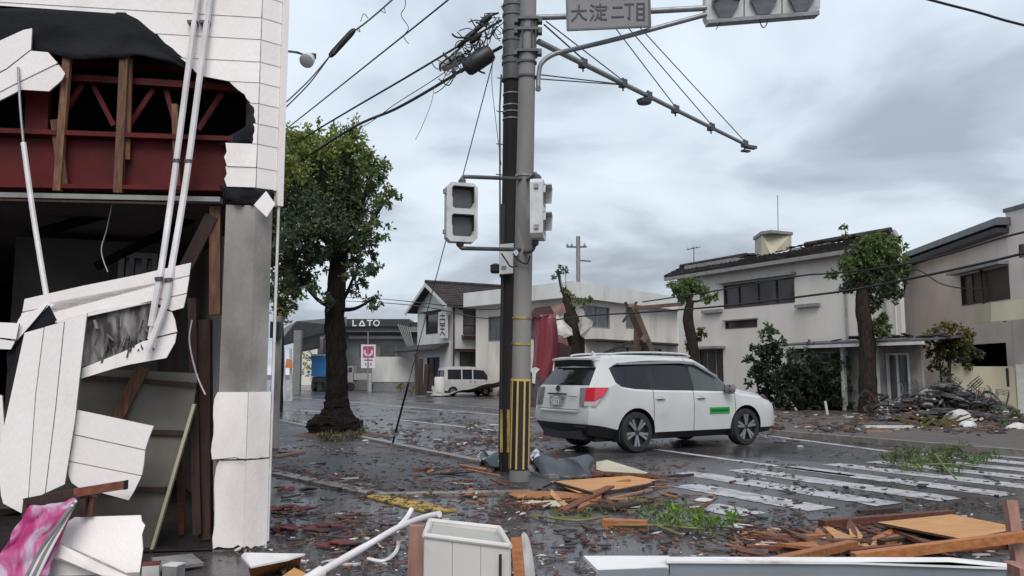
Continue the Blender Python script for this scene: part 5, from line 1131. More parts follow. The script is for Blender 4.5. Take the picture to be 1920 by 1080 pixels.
# water tank housing, antennas
tk = thing('roof_tank', 'square beige tank housing with whip antenna on the damaged roof', 'tank', P(1455, 470, 33.5))
b = B(); a_ = P(1429, 474, 33.2); b.prism([P(1428, 480, 33.4), P(1446, 480, 32.9), P(1484, 478, 33.9), P(1484, 438, 33.9), P(1446, 434, 32.9), P(1428, 438, 33.4)], (.1, 1.3, 0)); b.build('tank_box', 'beige', tk)
b = B(); b.prism([P(1426, 440, 33.35), P(1446, 436, 32.8), P(1487, 440, 33.9), P(1487, 435, 33.9), P(1446, 431, 32.8), P(1426, 434, 33.35)], (.1, 1.4, 0)); b.build('tank_lid', 'trim_grey', tk)
b = B(); b.tube([P(1459, 436, 33.8), P(1458, 366, 33.8)], .018, 6); b.build('whip_antenna', 'galv', tk)
an = thing('tv_antenna', 'small television aerial on the left end of the damaged roof', 'antenna', P(1302, 482, 34.5))
b = B(); b.tube([P(1301, 492, 34.5), P(1301, 462, 34.5)], .02, 6); b.build('mast', 'steel_dark', an); b = B(); b.tube([P(1288, 468, 34.4), P(1313, 463, 34.8)], .02, 6); b.build('boom', 'steel_dark', an)
for x in (1290, 1298, 1306): 
    b = B(); p = P(x, 467 - (x - 1288) * .2, 34.5); b.tube([p - Vector((.1, .3, 0)), p + Vector((.1, .3, 0))], .012, 5); b.build('element', 'steel_dark', an)
# lean-to annex in front
AX = Pl(S(22.6, 23.4), aD); wa0, wa1 = AX.wz(1468, 645)[0], AX.wz(1762, 650)[0]; zx = AX.wz(1600, 646)[1]
ax_ = thing('lean_to_annex', 'low lean to annex with metal eaves and a sliding door along the damaged house', 'annex', AX.at(wa1 / 2, 0))
oa = rect(AX, 1500, 660, 1590, 705); od = list(rect(AX, 1662, 662, 1705, 700)); od[2] = .12; od = tuple(od)
b = wall_open(AX, wa0 + .15, wa1 - .6, 0, zx - .05, [oa, od], .12); b.build('wall', 'concrete', ax_)  # darker concrete tone paints in the shade under the eaves
window(ax_, AX, oa, (.3, .62), 'trim_white', 'glass_grey', rail=.55); window(ax_, AX, od, (.45,), 'trim_white', 'glass_grey', fw=.06, name='sliding_door')
b = B(); b.prism([AX.at(wa0, zx, .8), AX.at(wa1, zx, .8), AX.at(wa1, zx + .16, -1.3), AX.at(wa0, zx + .16, -1.3)], (0, 0, .06)); o = b.build('roof', 'metal_roof', ax_); fix_normals(o.data)
b = B(); wbox(b, AX, wa0, wa1, zx - .10, zx - .01, .72, .82); b.build('eaves_gutter', 'trim_white', ax_)
for px in (1500, 1593, 1655):
    w = AX.wz(px, 680)[0]; b = B(); wbox(b, AX, w - .06, w + .06, .1, zx - .1, .25, .37); b.build('post', 'trim_white', ax_)
for i in range(14):
    b = B(); b.box(AX.at(rnd.uniform(wa0 + 1.5, wa1), zx + .14 + rnd.uniform(0, .1), -.1 + rnd.uniform(-.3, .5)), (.35, .22, .04), R=Matrix.Rotation(rnd.uniform(0, 3), 3, 'Z') @ Matrix.Rotation(rnd.uniform(-.3, .3), 3, 'X')); b.build('fallen_tile', 'tile', ax_)
# ---- far right house
FH = Pl((15.75, 32.0), (-.02, -1)); fh = thing('pink_grey_house', 'pinkish grey house with shuttered window and beige balcony at the right frame edge', 'house', (17, 28, 0))
wf = FH.wz(1893, 500)[0]; zf0 = 5.75
of = rect(FH, 1802, 507, 1893, 567); of = (of[0], min(of[1], wf - .05), of[2], of[3]); oc = rect(FH, 1792, 645, 1888, 700); oc = (oc[0], min(oc[1], wf - .1), .1, oc[3])
b = wall_open(FH, -.1, wf, 0, zf0, [of, oc], .2); b.build('wall', 'wall_pink', fh)
f_ = window(fh, FH, of, (.24,), 'trim_brown', 'glass_brown', dep=.1)
b = B(); wbox(b, FH, of[0] + (of[1] - of[0]) * .27, of[1] - .05, of[2] + .06, of[3] - .05, -.06, -.03); b.build('roller_shutter', 'trim_brown', f_)
b = B(); a_, c_ = FH.px(1838, 505, .06), FH.px(1845, 580, .10); b.beam(a_, c_, .06, .06); b.build('broken_sash', 'trim_brown', f_)
b = B(); wbox(b, FH, of[0] - .3, wf, of[3] + .04, of[3] + .14, .002, .35); b.build('window_hood', 'trim_grey', fh)
b = B(); b.prism([FH.at(-.45, zf0 - .02, .45), FH.at(wf + .2, zf0 + .18, .45), FH.at(wf + .2, zf0 + .42, .40), FH.at(-.45, zf0 + .20, .40)], -FH.n * 4.5); o = b.build('roof', 'metal_roof', fh); fix_normals(o.data)
b = B(); b.prism([FH.at(-.45, zf0 - .12, .42), FH.at(wf + .1, zf0 + .1, .42), FH.at(wf + .1, zf0 - .05, .40), FH.at(-.45, zf0 - .3, .40)], -FH.n * .5); o = b.build('eaves', 'canopy_dark', fh); fix_normals(o.data)
b = B(); b.beam(FH.px(1706, 482, .3), FH.px(1690, 548, .3), .18, .16); b.build('broken_bargeboard', 'tile', fh)
b = B(); b.prism([FH.at(wf, 0, .02), FH.at(wf + 4, 0, -.6), FH.at(wf + 4, 0, -6), FH.at(wf, 0, -6)], (0, 0, 6.35)); o = b.build('stair_tower', 'wall_pink', fh); fix_normals(o.data)
b = B(); b.prism([FH.at(wf - .05, 6.35, .07), FH.at(wf + 4, 6.35, -.5), FH.at(wf + 4, 6.35, -6), FH.at(wf - .05, 6.35, -6)], (0, 0, .12)); o = b.build('coping', 'metal_roof', fh); fix_normals(o.data)
BF = Pl(FH.at(wf, 0, .0), (1, .05)); 
b = B(); b.prism([FH.at(0, 0, -.2), FH.at(wf, 0, -.2), FH.at(wf, 0, -6), FH.at(0, 0, -6)], (0, 0, .02)); b.build('floor', 'room_shade', fh)
b = B(); b.prism([FH.at(0, 2.75, -.21), FH.at(wf, 2.75, -.21), FH.at(wf, 2.75, -3), FH.at(0, 2.75, -3)], (0, 0, .1)); b.build('carport_ceiling', 'room_shade', fh); b = B(); b.prism([FH.at(.02, .03, -.21), FH.at(.02, .03, -2.99), FH.at(.02, 2.74, -2.99), FH.at(.02, 2.74, -.21)], -FH.d * .1); b.build('carport_side', 'room_shade', fh); b = B(); b.prism([FH.at(0, 0, -3), FH.at(wf, 0, -3), FH.at(wf, 5.7, -3), FH.at(0, 5.7, -3)], -FH.n * .1); b.build('carport_back', 'room_shade', fh)
b = B(); b.prism([P(1858, 604, 24.2), P(1990, 592, 22.5), P(1990, 552, 22.5), P(1858, 568, 24.2)], (0, .9, 0)); o = b.build('balcony', 'beige', fh); fix_normals(o.data)
b = B(); b.beam(P(1886, 566, 24.0), P(1884, 604, 24.0), .05, .06); b.build('balcony_joint', 'trim_grey', fh)
b = B(); b.prism([P(1914, 483, 23.8), P(1960, 480, 23.4), P(1960, 450, 23.4), P(1914, 458, 23.8)], (0, .1, 0)); b.build('tower_window', 'glass_brown', fh)
# low garden wall
gw = thing('garden_wall', 'plain tan garden wall behind the heap of wrecked bicycles', 'wall', G(1840, 778))
GP = Pl((G(1786, 780).x, G(1786, 780).y), (1, -.16)); w1 = GP.wz(1906, 740)[0]; zg = GP.wz(1840, 687)[1]
b = B(); wbox(b, GP, 0, w1, .05, zg, -.12, 0); b.build('wall_panel', 'beige', gw); b = B(); wbox(b, GP, w1, w1 + .35, .05, zg + .06, -.2, .06); b.build('wall_pier', 'trim_white', gw)
b = B(); wbox(b, GP, w1 - .26, w1 - .18, .9, zg - .05, .002, .012); b.build('crack_slot', 'black', gw)
# ---- middle flat roofed building, corner towards us
C0 = P(1075, 700, 43); MR = Pl((C0.x, 43), (.64, .77)); ML = Pl((C0.x - .68 * 7.9, 43 + .74 * 7.9), (.68, -.74))
mb = thing('flat_roof_building', 'cream flat roofed building with deep fascia and its corner towards the viewer', 'building', (C0.x, 46, 0))
ztop = MR.wz(1078, 531)[1]; zfa = MR.wz(1078, 560)[1]; LR = MR.wz(1268, 600)[0]
ow1 = rect(MR, 1096, 574, 1143, 614); ow2 = rect(MR, 1173, 582, 1192, 616); ow3 = rect(MR, 1150, 652, 1240, 690); ow3 = (ow3[0], ow3[1], .6, ow3[3])
b = wall_open(MR, 0, LR, 0, zfa, [ow1, ow2, ow3], .2); b.build('wall', 'wall_cream', mb); window(mb, MR, ow1, (.5,), 'trim_grey', 'glass_grey'); window(mb, MR, ow2, (), 'trim_grey', 'glass_grey'); window(mb, MR, ow3, (.3, .6), 'trim_brown', 'glass_brown')
b = wall_open(ML, 0, 7.9, 0, zfa, [(1.0, 3.2, 3.2, 4.7), (4.6, 6.8, 3.2, 4.7)], .2); b.build('wall', 'wall_cream', mb); window(mb, ML, (1.0, 3.2, 3.2, 4.7), (.5,), 'trim_grey', 'glass_grey'); window(mb, ML, (4.6, 6.8, 3.2, 4.7), (.5,), 'trim_grey', 'glass_grey')
c1, c2, c3 = MR.at(LR, 0), ML.at(0, 0), MR.at(LR, 0) + ML.at(0, 0) - MR.at(0, 0)
def out(p, k): m_ = (c1 + c2) / 2; return p + (p - m_).normalized() * k
slab(mb, 'fascia', [out(C0 * 1, .9) * Vector((1, 1, 0)).length / Vector((1, 1, 0)).length if False else Vector((out(Vector((C0.x, 43, 0)), .9).x, out(Vector((C0.x, 43, 0)), .9).y, zfa)), Vector((out(c1, .9).x, out(c1, .9).y, zfa)), Vector((out(c3, .9).x, out(c3, .9).y, zfa)), Vector((out(c2, .9).x, out(c2, .9).y, zfa))], ztop - zfa, 'wall_white')
wall_seg(mb, c1, c3, 0, zfa, 'wall_cream'); wall_seg(mb, c3, c2, 0, zfa, 'wall_cream')
b = B(); wbox(b, MR, 1.0, LR, MR.wz(1200, 645)[1], MR.wz(1200, 645)[1] + .1, .002, .9); b.build('entrance_canopy', 'tile', mb)
# ---- left tiled house
HB = P(848, 700, 51.5); HB.z = 0; HF = Pl((HB.x, HB.y), (.866, .5)); HA = HB + Vector((-.5, .866, 0)) * 5.7; HG = Pl((HA.x, HA.y), (.5, -.866))
hs = thing('tiled_roof_house', 'old two storey house with brown tiled gable roof and dark windows', 'house', (HB.x, HB.y + 2, 0))
zq = 5.85; LH = 8.6
q1 = rect(HF, 868, 583, 912, 628); q2 = rect(HF, 862, 660, 908, 690); q2 = (q2[0], q2[1], 1.0, q2[3])
b = wall_open(HF, 0, LH, 0, zq, [q1, q2], .18); b.build('wall', 'wall_white', hs); window(hs, HF, q1, (.5,), 'trim_brown', 'glass_grey', rail=.4); window(hs, HF, q2, (.5,), 'trim_brown', 'glass_grey')
q3 = rect(HG, 799, 588, 821, 626); q4 = rect(HG, 801, 670, 824, 700); q4 = (q4[0], q4[1], .1, q4[3])
b = wall_open(HG, 0, 5.7, 0, zq, [q3, q4], .18); b.build('wall', 'wall_white', hs); window(hs, HG, q3, (), 'trim_brown', 'glass_brown', rail=.4); window(hs, HG, q4, (.5,), 'trim_brown', 'glass_brown', name='door')
b = B(); ap = HG.at(2.85, zq + 1.45); b.prism([HG.at(0, zq), HG.at(5.7, zq), ap], -HG.n * .18); o = b.build('gable_wall', 'wall_white', hs); fix_normals(o.data)
def hp(w, d, z): return HF.at(w, z, -d)
zr_ = zq + 1.45
e0, e1, r1, r0 = hp(-.7, -.6, zq - .25), hp(LH, -.6, zq - .25), hp(LH, 2.85, zr_ + .05), hp(-.7, 2.85, zr_ + .05)
b = B(); b.prism([e0, e1, r1, r0], (0, 0, -.08)); rf = b.build('roof', 'tile_red', hs); fix_normals(rf.data); tile_roof(rf, e0, e1, r1, r0, 'tile_red', 34, 12)
e2, e3 = hp(-.7, 6.3, zq - .25), hp(LH, 6.3, zq - .25); b = B(); b.prism([e2, e3, r1, r0], (0, 0, -.08)); o = b.build('roof', 'tile_red', hs); fix_normals(o.data)
b = B(); b.tube([r0 + Vector((0, 0, .1)), r1 + Vector((0, 0, .1))], .13, 8); b.build('ridge', 'tile', rf)
for p, q in ((e0, r0), (e2, r0)):
    b = B(); b.beam(p + Vector((0, 0, -.12)), q + Vector((0, 0, -.12)), .06, .22); b.build('bargeboard', 'trim_white', rf)
b = B(); wbox(b, HF, 6.0, LH + 1, zq - .35, zq + .55, -.5, 1.2); b.build('white_parapet', 'wall_white', hs)
b = B(); b.tube([HF.at(.05, .2, .08), HF.at(.05, zq - .1, .08)], .06, 6); b.build('downpipe', 'trim_brown', hs)
b = B(); b.prism([HG.at(-1.6, 2.75, 1.1), HG.at(5.2, 2.75, 1.1), HG.at(5.2, 3.15, 0.02), HG.at(-1.6, 3.15, .02)], (0, 0, .12)); o = b.build('porch_roof', 'tile', hs); fix_normals(o.data)
b = B(); wbox(b, HF, q1[0] - .3, q1[1] + .3, q1[3] + .05, q1[3] + .16, .002, .5); b.build('window_hood', 'tile', hs); b = B(); wbox(b, HF, q2[0] - .5, q2[1] + .5, q2[3] + .05, q2[3] + .18, .002, .7); b.build('window_hood', 'tile', hs); b = B(); wbox(b, HF, q1[0] - .1, q1[1] - .5, q1[2] - .3, q1[2] - .05, .002, .35); b.build('window_rail', 'trim_brown', hs)
b = B(); wbox(b, HG, q3[0] - .2, q3[1] + .5, q3[3] + .05, q3[3] + .14, .002, .4); b.build('window_hood', 'tile', hs)
vs_ = thing('vertical_shop_sign', 'narrow white vertical sign with brown characters on the tiled house', 'sign', HG.px(833, 632, .3))
b = B(); b.prism([HG.px(822, 634, .35), HG.px(837, 634, .35), HG.px(837, 585, .35), HG.px(822, 585, .35)], -HG.n * .12); b.build('sign_board', 'wall_white', vs_)
for i in range(4):
    def tf(u, v, i=i): return HG.px(825 + 9 * u, 596 + 11 * i - 8 * v, .355)
    stroke_set(vs_, 'character', [[[(0, .5), (1, .5)], [(.5, 1), (.5, 0)]], [[(0, 1), (1, 1), (1, 0), (0, 0), (0, 1)]], [[(0, .9), (1, .9)], [(.1, .1), (.9, .1)], [(.5, .9), (.5, .1)]], [[(.5, 1), (0, 0)], [(.5, .7), (1, 0)]]][i], tf, .10, 'trim_brown', HG.n)
# crumpled metal roof sheet in front of the van
def csh(u, v):
    x = 806 + 170 * u; yt = 720 - 14 * u + 3 * math.sin(u * 9); yb = 742 - 6 * u + 2 * math.sin(u * 7)
    p = P(x, 741, 44.6 + .5 * u); p.z = 0; return Vector((p.x + .1 * math.sin(v * 5), p.y + 2.2 * v, .05 + (.02 + 1.25 * max(0, u - .12) ** .95) * (1 - .45 * v) + (.5 * v * max(0, .25 - u) * 4) + .035 * math.sin(u * 24) + .05 * math.sin(u * 9 + v * 7) * v))
b = B(); b.grid(csh, 26, 8); cr_ = b.build('crumpled_roof_sheet', 'crumple', label='crumpled pale metal roof sheet lying in front of the small white van', cat='metal sheet', smooth=30); cr_.modifiers.new('t', 'SOLIDIFY').thickness = .04
# ---- ice cream shop with letters, canopy, sign, far left
LP = Pl(P(640, 700, 62).xy, (1, .02)); ls = thing('dark_fascia_shop', 'low shop with black fascia and white block letters behind the tree', 'shop', P(710, 725, 64))
def lz(y): return LP.wz(700, y)[1]
wl0, wl1 = LP.wz(600, 600)[0], LP.wz(768, 600)[0]
b = B(); wbox(b, LP, wl0, wl1, lz(612), lz(598), -8, 0); b.build('fascia', 'canopy_dark', ls); b = B(); wbox(b, LP, wl0, wl1 + .6, lz(622), lz(612) - .01, -8, -.4); b.build('soffit', 'canopy', ls)
b = B(); wbox(b, LP, wl1 + .02, wl1 + 1.6, lz(622), lz(603), -8, -.6); b.build('fascia_end', 'canopy_dark', ls)
ol = (LP.wz(655, 660)[0], LP.wz(700, 660)[0], .3, lz(640)); b = wall_open(LP, wl0, wl1 + 1.2, 0, lz(622), [], .2); 
for v in b.v: pass
b = B(); wbox(b, LP, wl0, wl1 + 1.4, 0, lz(622) - .01, -8, -1.6); b.build('wall', 'canopy', ls)
b = B(); wbox(b, LP, wl0 + 2, wl1 - .5, lz(634), lz(628), -1.6, -1.3); b.build('wall_stripe', 'trim_white', ls)
for x0, x1 in ((668, 690), (708, 736), (740, 764)):
    b = B(); a_, c_ = LP.wz(x0, 650)[0], LP.wz(x1, 650)[0]; wbox(b, LP, a_, c_, lz(668), lz(645), -1.6, -1.52); b.build('window', 'glass_grey', ls)
LT = {'L': [[(0, 1), (0, 0), (.8, 0)]], 'A': [[(0, 0), (.5, 1), (1, 0), (0, 0)]], 'T': [[(0, 1), (1, 1)], [(.5, 1), (.5, 0)]], 'O': [[(.3, 0), (0, .3), (0, .7), (.3, 1), (.7, 1), (1, .7), (1, .3), (.7, 0), (.3, 0)]]}
for ch, x0, x1 in (('L', 662, 669), ('A', 673.5, 684), ('T', 689, 697.5), ('O', 701, 711)):
    def tf(u, v, x0=x0, x1=x1): return LP.px(x0 + (x1 - x0) * u, 610.5 - 9.5 * v, .06)
    stroke_set(ls, 'letter', LT[ch], tf, .09, 'letter_white', LP.n, .05)
# collapsed corrugated awning on its right end
aw = thing('collapsed_awning', 'collapsed grey slatted awning hanging at the right end of the dark shop', 'awning', P(765, 700, 60))
for i in range(6):
    b = B(); b.tube(spline([P(746 + 4.2 * i, 608 + i, 60), P(755 + 3.6 * i, 630 + 2 * i, 59.6), P(764 + 3 * i, 652 + 1.5 * i, 59.4), P(766 + 3 * i, 672, 59.4)], 4), .05, 5); b.build('slat', 'corr', aw)
# white forecourt wall
ww = thing('forecourt_wall', 'white forecourt wall with grey base before the dark shop', 'wall', P(738, 728, 62)); WP = Pl(P(697, 728, 58).xy, (1, -.05)); wz0 = WP.wz(776, 700)[0]
b = B(); wbox(b, WP, 0, wz0, WP.wz(730, 716)[1], WP.wz(730, 669)[1], -.2, 0); b.build('wall_panel', 'wall_white', ww); b = B(); wbox(b, WP, .1, wz0, -.02, WP.wz(730, 716)[1] - .01, -.2, -.05); b.build('wall_base', 'canopy', ww)
b = B(); wbox(b, WP, -.3, -.02, 0, WP.wz(697, 700)[1], -.25, .05); b.build('wall_pier', 'trim_white', ww)
# pink and white post sign
sgn = thing('pink_post_sign', 'white post sign with a pink panel and round emblem beside the dark shop', 'sign', G(690, 734))
YG = 56; b = B(); b.tube([P(690, 734, YG), P(690, 650, YG)], .05, 8); b.build('sign_post', 'trim_grey', sgn); b = B(); b.tube([P(690, 646, YG), P(690, 622, YG)], .04, 6); b.build('sign_post', 'trim_grey', sgn)
b = B(); b.prism([P(677, 690, YG), P(704, 690, YG), P(704, 646, YG), P(677, 646, YG)], (0, .2, 0)); b.build('sign_panel', 'sign_white', sgn)
b = B(); b.prism([P(680.5, 671, YG - .012), P(701, 671, YG - .012), P(701, 649, YG - .012), P(680.5, 649, YG - .012)], (0, .01, 0)); b.build('pink_field', 'pink_sign', sgn)
b = B()
for k in range(14):
    a0, a1 = math.radians(150 + 240 * k / 14), math.radians(150 + 240 * (k + 1) / 14)
    b.beam(P(690.7 + 7 * math.cos(a0), 660 - 6.5 * math.sin(a0), YG - .02), P(690.7 + 7 * math.cos(a1), 660 - 6.5 * math.sin(a1), YG - .02), .14, .01, up=(0, -1, 0))
b.build('emblem', 'sign_white', sgn); b = B(); b.prism([P(683, 676.5, YG - .01), P(699, 676.5, YG - .01), P(699, 674, YG - .01), P(683, 674, YG - .01)], (0, .008, 0)); b.build('lettering', 'pink_sign', sgn)
for x in (684, 689, 694):
    b = B(); b.prism([P(x, 686, YG - .01), P(x + 3, 686, YG - .01), P(x + 3, 680.5, YG - .01), P(x, 680.5, YG - .01)], (0, .008, 0)); b.build('numeral', 'trim_grey', sgn)
# grey forecourt canopy
cn = thing('forecourt_canopy', 'grey flat forecourt canopy on columns between the shop corner and tree', 'canopy', P(580, 720, 48))
b = B(); b.prism([P(520, 622, 52), P(556, 602, 52), P(650, 594, 58), P(650, 612, 58), P(520, 646, 52)], (-1.4, 5, 0)); b.build('canopy_roof', 'canopy', cn)
b = B(); b.prism([P(552, 660, 56.5), P(600, 650, 58), P(600, 618, 58), P(552, 630, 56.5)], (-1, 4, 0)); b.build('canopy_beam', 'corr', cn)
for x, Y in ((556, 50), (600, 62)):
    p = G(x, 700 + 1950 / Y); b = B(); b.box((p.x, p.y, 2.0), (.45, .45, 4.0)); b.build('column', 'corr', cn)
# blue box lorry
bl = thing('blue_box_lorry', 'lorry with bright blue box body seen past the tree trunk', 'lorry', G(602, 733)); c = P(603, 700, 58)
b = B(); b.prism([P(584, 706, 58), P(632, 706, 58), P(632, 664, 58), P(584, 664, 58)], (-1.1, 5, 0)); b.build('cargo_box', 'blue', bl); b = B(); b.prism([P(586, 717, 58.1), P(630, 717, 58.1), P(630, 707, 58.1), P(586, 707, 58.1)], (-1.0, 4.8, 0)); b.build('chassis', 'black_plastic', bl)
for x in (590, 626):
    p = P(x, 700, 58.6); b = B(); b.lathe([(.2, -.14), (.45, -.14), (.45, .14), (.2, .14)], (p.x, p.y, .45), (.9, .45, 0), 18); b.build('wheel', 'rubber', bl)
b = B(); b.prism([P(584, 667, 57.98), P(632, 667, 57.98), P(632, 664, 57.98), P(584, 664, 57.98)], (0, .02, 0)); b.build('box_edge', 'signal_white', bl)
# small white truck behind the post sign
tr = thing('small_white_truck', 'small white flatbed truck half hidden behind the post sign', 'truck', G(668, 733)); Yt = 60
b = B(); b.prism([P(650, 716, Yt), P(662, 716, Yt), P(662, 686, Yt), P(652, 686, Yt), P(648, 700, Yt)], (0, 1.5, 0)); b.build('cab', 'van_white', tr); b = B(); b.prism([P(663, 712, Yt), P(712, 712, Yt), P(712, 700, Yt), P(663, 700, Yt)], (0, 1.5, 0)); b.build('flatbed', 'van_white', tr)
b = B(); b.prism([P(653, 698, Yt - .02), P(660, 698, Yt - .02), P(660, 689, Yt - .02), P(654, 689, Yt - .02)], (0, .015, 0)); b.build('cab_window', 'glass', tr)
for x in (658, 704):
    p = P(x, 700, Yt - .05); b = B(); b.lathe([(.1, -.1), (.3, -.1), (.3, .1), (.1, .1)], (p.x, p.y, .3), (0, 1, 0), 16); b.build('wheel', 'rubber', tr)
# distant house roof, far wires and pole
dh = thing('distant_house', 'distant dark gabled house roof showing under the grey canopy', 'house', P(600, 720, 90)); b = B(); b.prism([P(560, 735, 90), P(640, 735, 90), P(640, 640, 90), P(600, 628, 90), P(560, 640, 90)], (0, 8, 0)); b.build('wall', 'wall_grey', dh); b = B(); b.prism([P(555, 643, 89.6), P(600, 628, 89.6), P(645, 643, 89.6), P(645, 638, 89.6), P(600, 623, 89.6), P(555, 638, 89.6)], (0, 9, 0)); b.build('roof', 'tile', dh)
fu = thing('far_utility_pole', 'thin grey utility pole with crossarm rising behind the flat roofed building', 'pole', Vector((P(1085, 700, 62).x, 62, 0)))
b = B(); b.tube([Vector((P(1085, 700, 62).x, 62, 0)), P(1084, 443, 62)], .17, 10); b.build('pole_shaft', 'pole_concrete', fu); b = B(); b.beam(P(1062, 463, 62), P(1100, 463, 62), .1, .12); b.build('crossarm', 'steel_dark', fu); b = B(); b.beam(P(1083, 488, 62), P(1108, 490, 62), .08, .10); b.build('crossarm', 'steel_dark', fu)
for x in (1064, 1072, 1096):
    b = B(); p = P(x, 460, 62); b.lathe([(.06, -.1), (.10, 0), (.05, .16)], p, (0, 0, 1), 8); b.build('insulator', 'trim_grey', fu)
for i, (y0, y1, lb) in enumerate(((561, 574, 'upper'), (568, 590, 'lower'))):
    wire('distant_wire', [(640, y0 - 4, 70), (720, y0, 60), (800, y0 + 8, 46), (900, y1 + 6, 44), (945, y1 + 4, 43)], .03, lb + ' of two thin wires strung in front of the tiled house')
# white roadside posts by the shop corner
rp = thing('roadside_posts', 'pair of white posts with an orange patch beyond the shop corner', 'posts', G(534, 745)); Yr = 38
for x0, x1 in ((534, 531), (546, 545)):
    b = B(); b.tube([G(x0, 700 + 1950 / Yr), P(x1, 652, Yr)], .07, 8); b.build('post', 'trim_white', rp)
b = B(); b.prism([P(535, 690, Yr - .1), P(548, 690, Yr - .1), P(548, 676, Yr - .1), P(537, 672, Yr - .1)], (0, .05, 0)); b.build('orange_patch', 'orange', rp)
# slim post and dark fence right of the pillar
sf = thing('grey_side_post', 'slim grey post with dark fitting just right of the shop pillar', 'post', G(519, 838)); b = B(); b.box((P(518, 700, 14).x, 14, 1.15), (.13, .13, 2.3)); b.build('post_shaft', 'concrete', sf); b = B(); b.box((P(518, 700, 14).x, 13.9, 2.05), (.16, .16, .28)); b.build('post_fitting', 'black_plastic', sf)
# fence stakes by the tiled house
for i, x in enumerate((783, 789, 796)):
    b = B(); p = G(x, 745); b.beam((p.x, p.y, 0.1), (p.x + .1 * (i - 1), p.y, 2.4 - .3 * i), .22, .12); b.build('dark_stake', 'dark_wood', label=['tallest', 'middle', 'shortest'][i] + ' dark stake standing beside the tiled house doorway', cat='stake', group='stakes by the tiled house')
# white bin near the van
b = B(); p = P(824, 738, 46.0); b.lathe([(.26, 0), (.30, .1), (.30, .95), (.26, 1.0)], (p.x, p.y, .1), (0, 0, 1), 14); b.build('white_drum', 'trim_white', label='white drum standing beside the small white van', cat='drum', smooth=True)
# ================================================================== TREES AND PLANTS
def trunk(par, pts, rad, mt='bark', seed=1, n=14, wob=.06, name='trunk'):
    g = random.Random(seed); q = spline(pts, 5); R = []
    for i in range(len(q)):
        x = i / (len(q) - 1) * (len(rad) - 1); k = min(int(x), len(rad) - 2); R.append((rad[k] + (rad[k + 1] - rad[k]) * (x - k)))
    b = B(); b.tube(q, R, n); b.v = [tuple(Vector(v) + Vector((g.uniform(-1, 1), g.uniform(-1, 1), g.uniform(-1, 1))) * wob * R[min(i // n, len(R) - 1)]) for i, v in enumerate(b.v)]
    return b.build(name, mt, par, smooth=60)
def limbs(par, root, ends, r0, mt='bark'):
    for i, e in enumerate(ends):
        e = Vector(e); m = root.lerp(e, .5) + Vector((0, 0, -.12 * (e - root).length)); b = B(); b.tube(spline([root, m, e], 4), [r0 * (1 - .085 * k) for k in range(9)], 7); b.build('limb', mt, par, smooth=60)
# --- big street tree
YT = 17.0; tb_ = G(628, 815); bt = thing('camphor_tree', 'tall leafy street tree with dark trunk and swollen root ball, right of the shop', 'tree', tb_)
trunk(bt, [P(629, 819, 17), P(629, 806, 17), P(630, 791, 17), P(631, 779, 17), P(632, 768, 17), P(632, 750, 17), P(632, 720, 17), P(630, 650, 17), P(627, 600, 17), P(632, 520, 17), P(640, 440, 17), P(645, 360, 17), P(640, 300, 17)], [.53, .57, .55, .38, .275, .245, .225, .215, .21, .185, .15, .10, .05], seed=2, n=18, wob=.11)
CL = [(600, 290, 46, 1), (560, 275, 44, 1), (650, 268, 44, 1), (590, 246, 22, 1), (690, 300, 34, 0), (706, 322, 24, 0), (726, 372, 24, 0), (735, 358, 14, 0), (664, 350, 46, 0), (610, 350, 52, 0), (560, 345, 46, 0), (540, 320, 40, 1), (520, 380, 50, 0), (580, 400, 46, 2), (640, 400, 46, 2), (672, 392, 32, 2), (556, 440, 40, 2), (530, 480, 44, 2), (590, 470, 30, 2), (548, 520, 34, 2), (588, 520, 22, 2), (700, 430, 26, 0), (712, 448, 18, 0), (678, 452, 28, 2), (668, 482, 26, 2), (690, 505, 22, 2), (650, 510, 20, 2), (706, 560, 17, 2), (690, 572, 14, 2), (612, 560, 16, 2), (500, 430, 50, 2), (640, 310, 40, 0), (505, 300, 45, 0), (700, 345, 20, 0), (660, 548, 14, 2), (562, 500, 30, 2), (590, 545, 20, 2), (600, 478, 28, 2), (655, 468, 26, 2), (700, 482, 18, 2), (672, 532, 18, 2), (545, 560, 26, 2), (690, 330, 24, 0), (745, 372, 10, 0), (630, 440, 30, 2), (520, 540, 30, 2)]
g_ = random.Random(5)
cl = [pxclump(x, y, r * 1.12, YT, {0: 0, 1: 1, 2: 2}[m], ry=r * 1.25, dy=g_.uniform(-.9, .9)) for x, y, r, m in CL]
leaves(cl, 1900, .105, 3, ['leaf_a', 'leaf_top', 'leaf_b'], 'crown', bt)  # paler leaves on top, darker below: lit crown top put into the colour
limbs(bt, P(634, 470, 17), [P(x, y, 17 + g_.uniform(-.6, .6)) for x, y in ((590, 400), (560, 440), (690, 440), (720, 380), (600, 300), (660, 300), (540, 340), (700, 320))], .09)
limbs(bt, P(630, 580, 17), [P(x, y, 17 + g_.uniform(-.4, .4)) for x, y in ((700, 560), (560, 520), (670, 500))], .06)
b = B(); 
mound = thing('tree_pit', 'brown soil and dry grass mound at the foot of the leafy tree', 'soil', G(628, 822))
def mfn(u, v):
    a = u * 2 * math.pi; r = .95 * v; c = G(632, 818); return Vector((c.x + math.cos(a) * r * 1.05, c.y + math.sin(a) * r * .9, .012 + .11 * (1 - v ** 2) + .02 * math.sin(a * 5) * v * (1 - v)))
b = B(); b.grid(mfn, 28, 6); b.build('soil', 'shard_brown', mound, smooth=60)
gcl = [(G(x, y) + Vector((0, 0, .1)), .28, .2, .09, -1) for x, y in ((640, 828), (660, 824), (618, 829), (672, 818))]; leaves(gcl, 9000, .10, 9, ['leaf_olive', 'leaf_c', 'twig'], 'dry_grass', mound, asp=.2, kind='stuff')
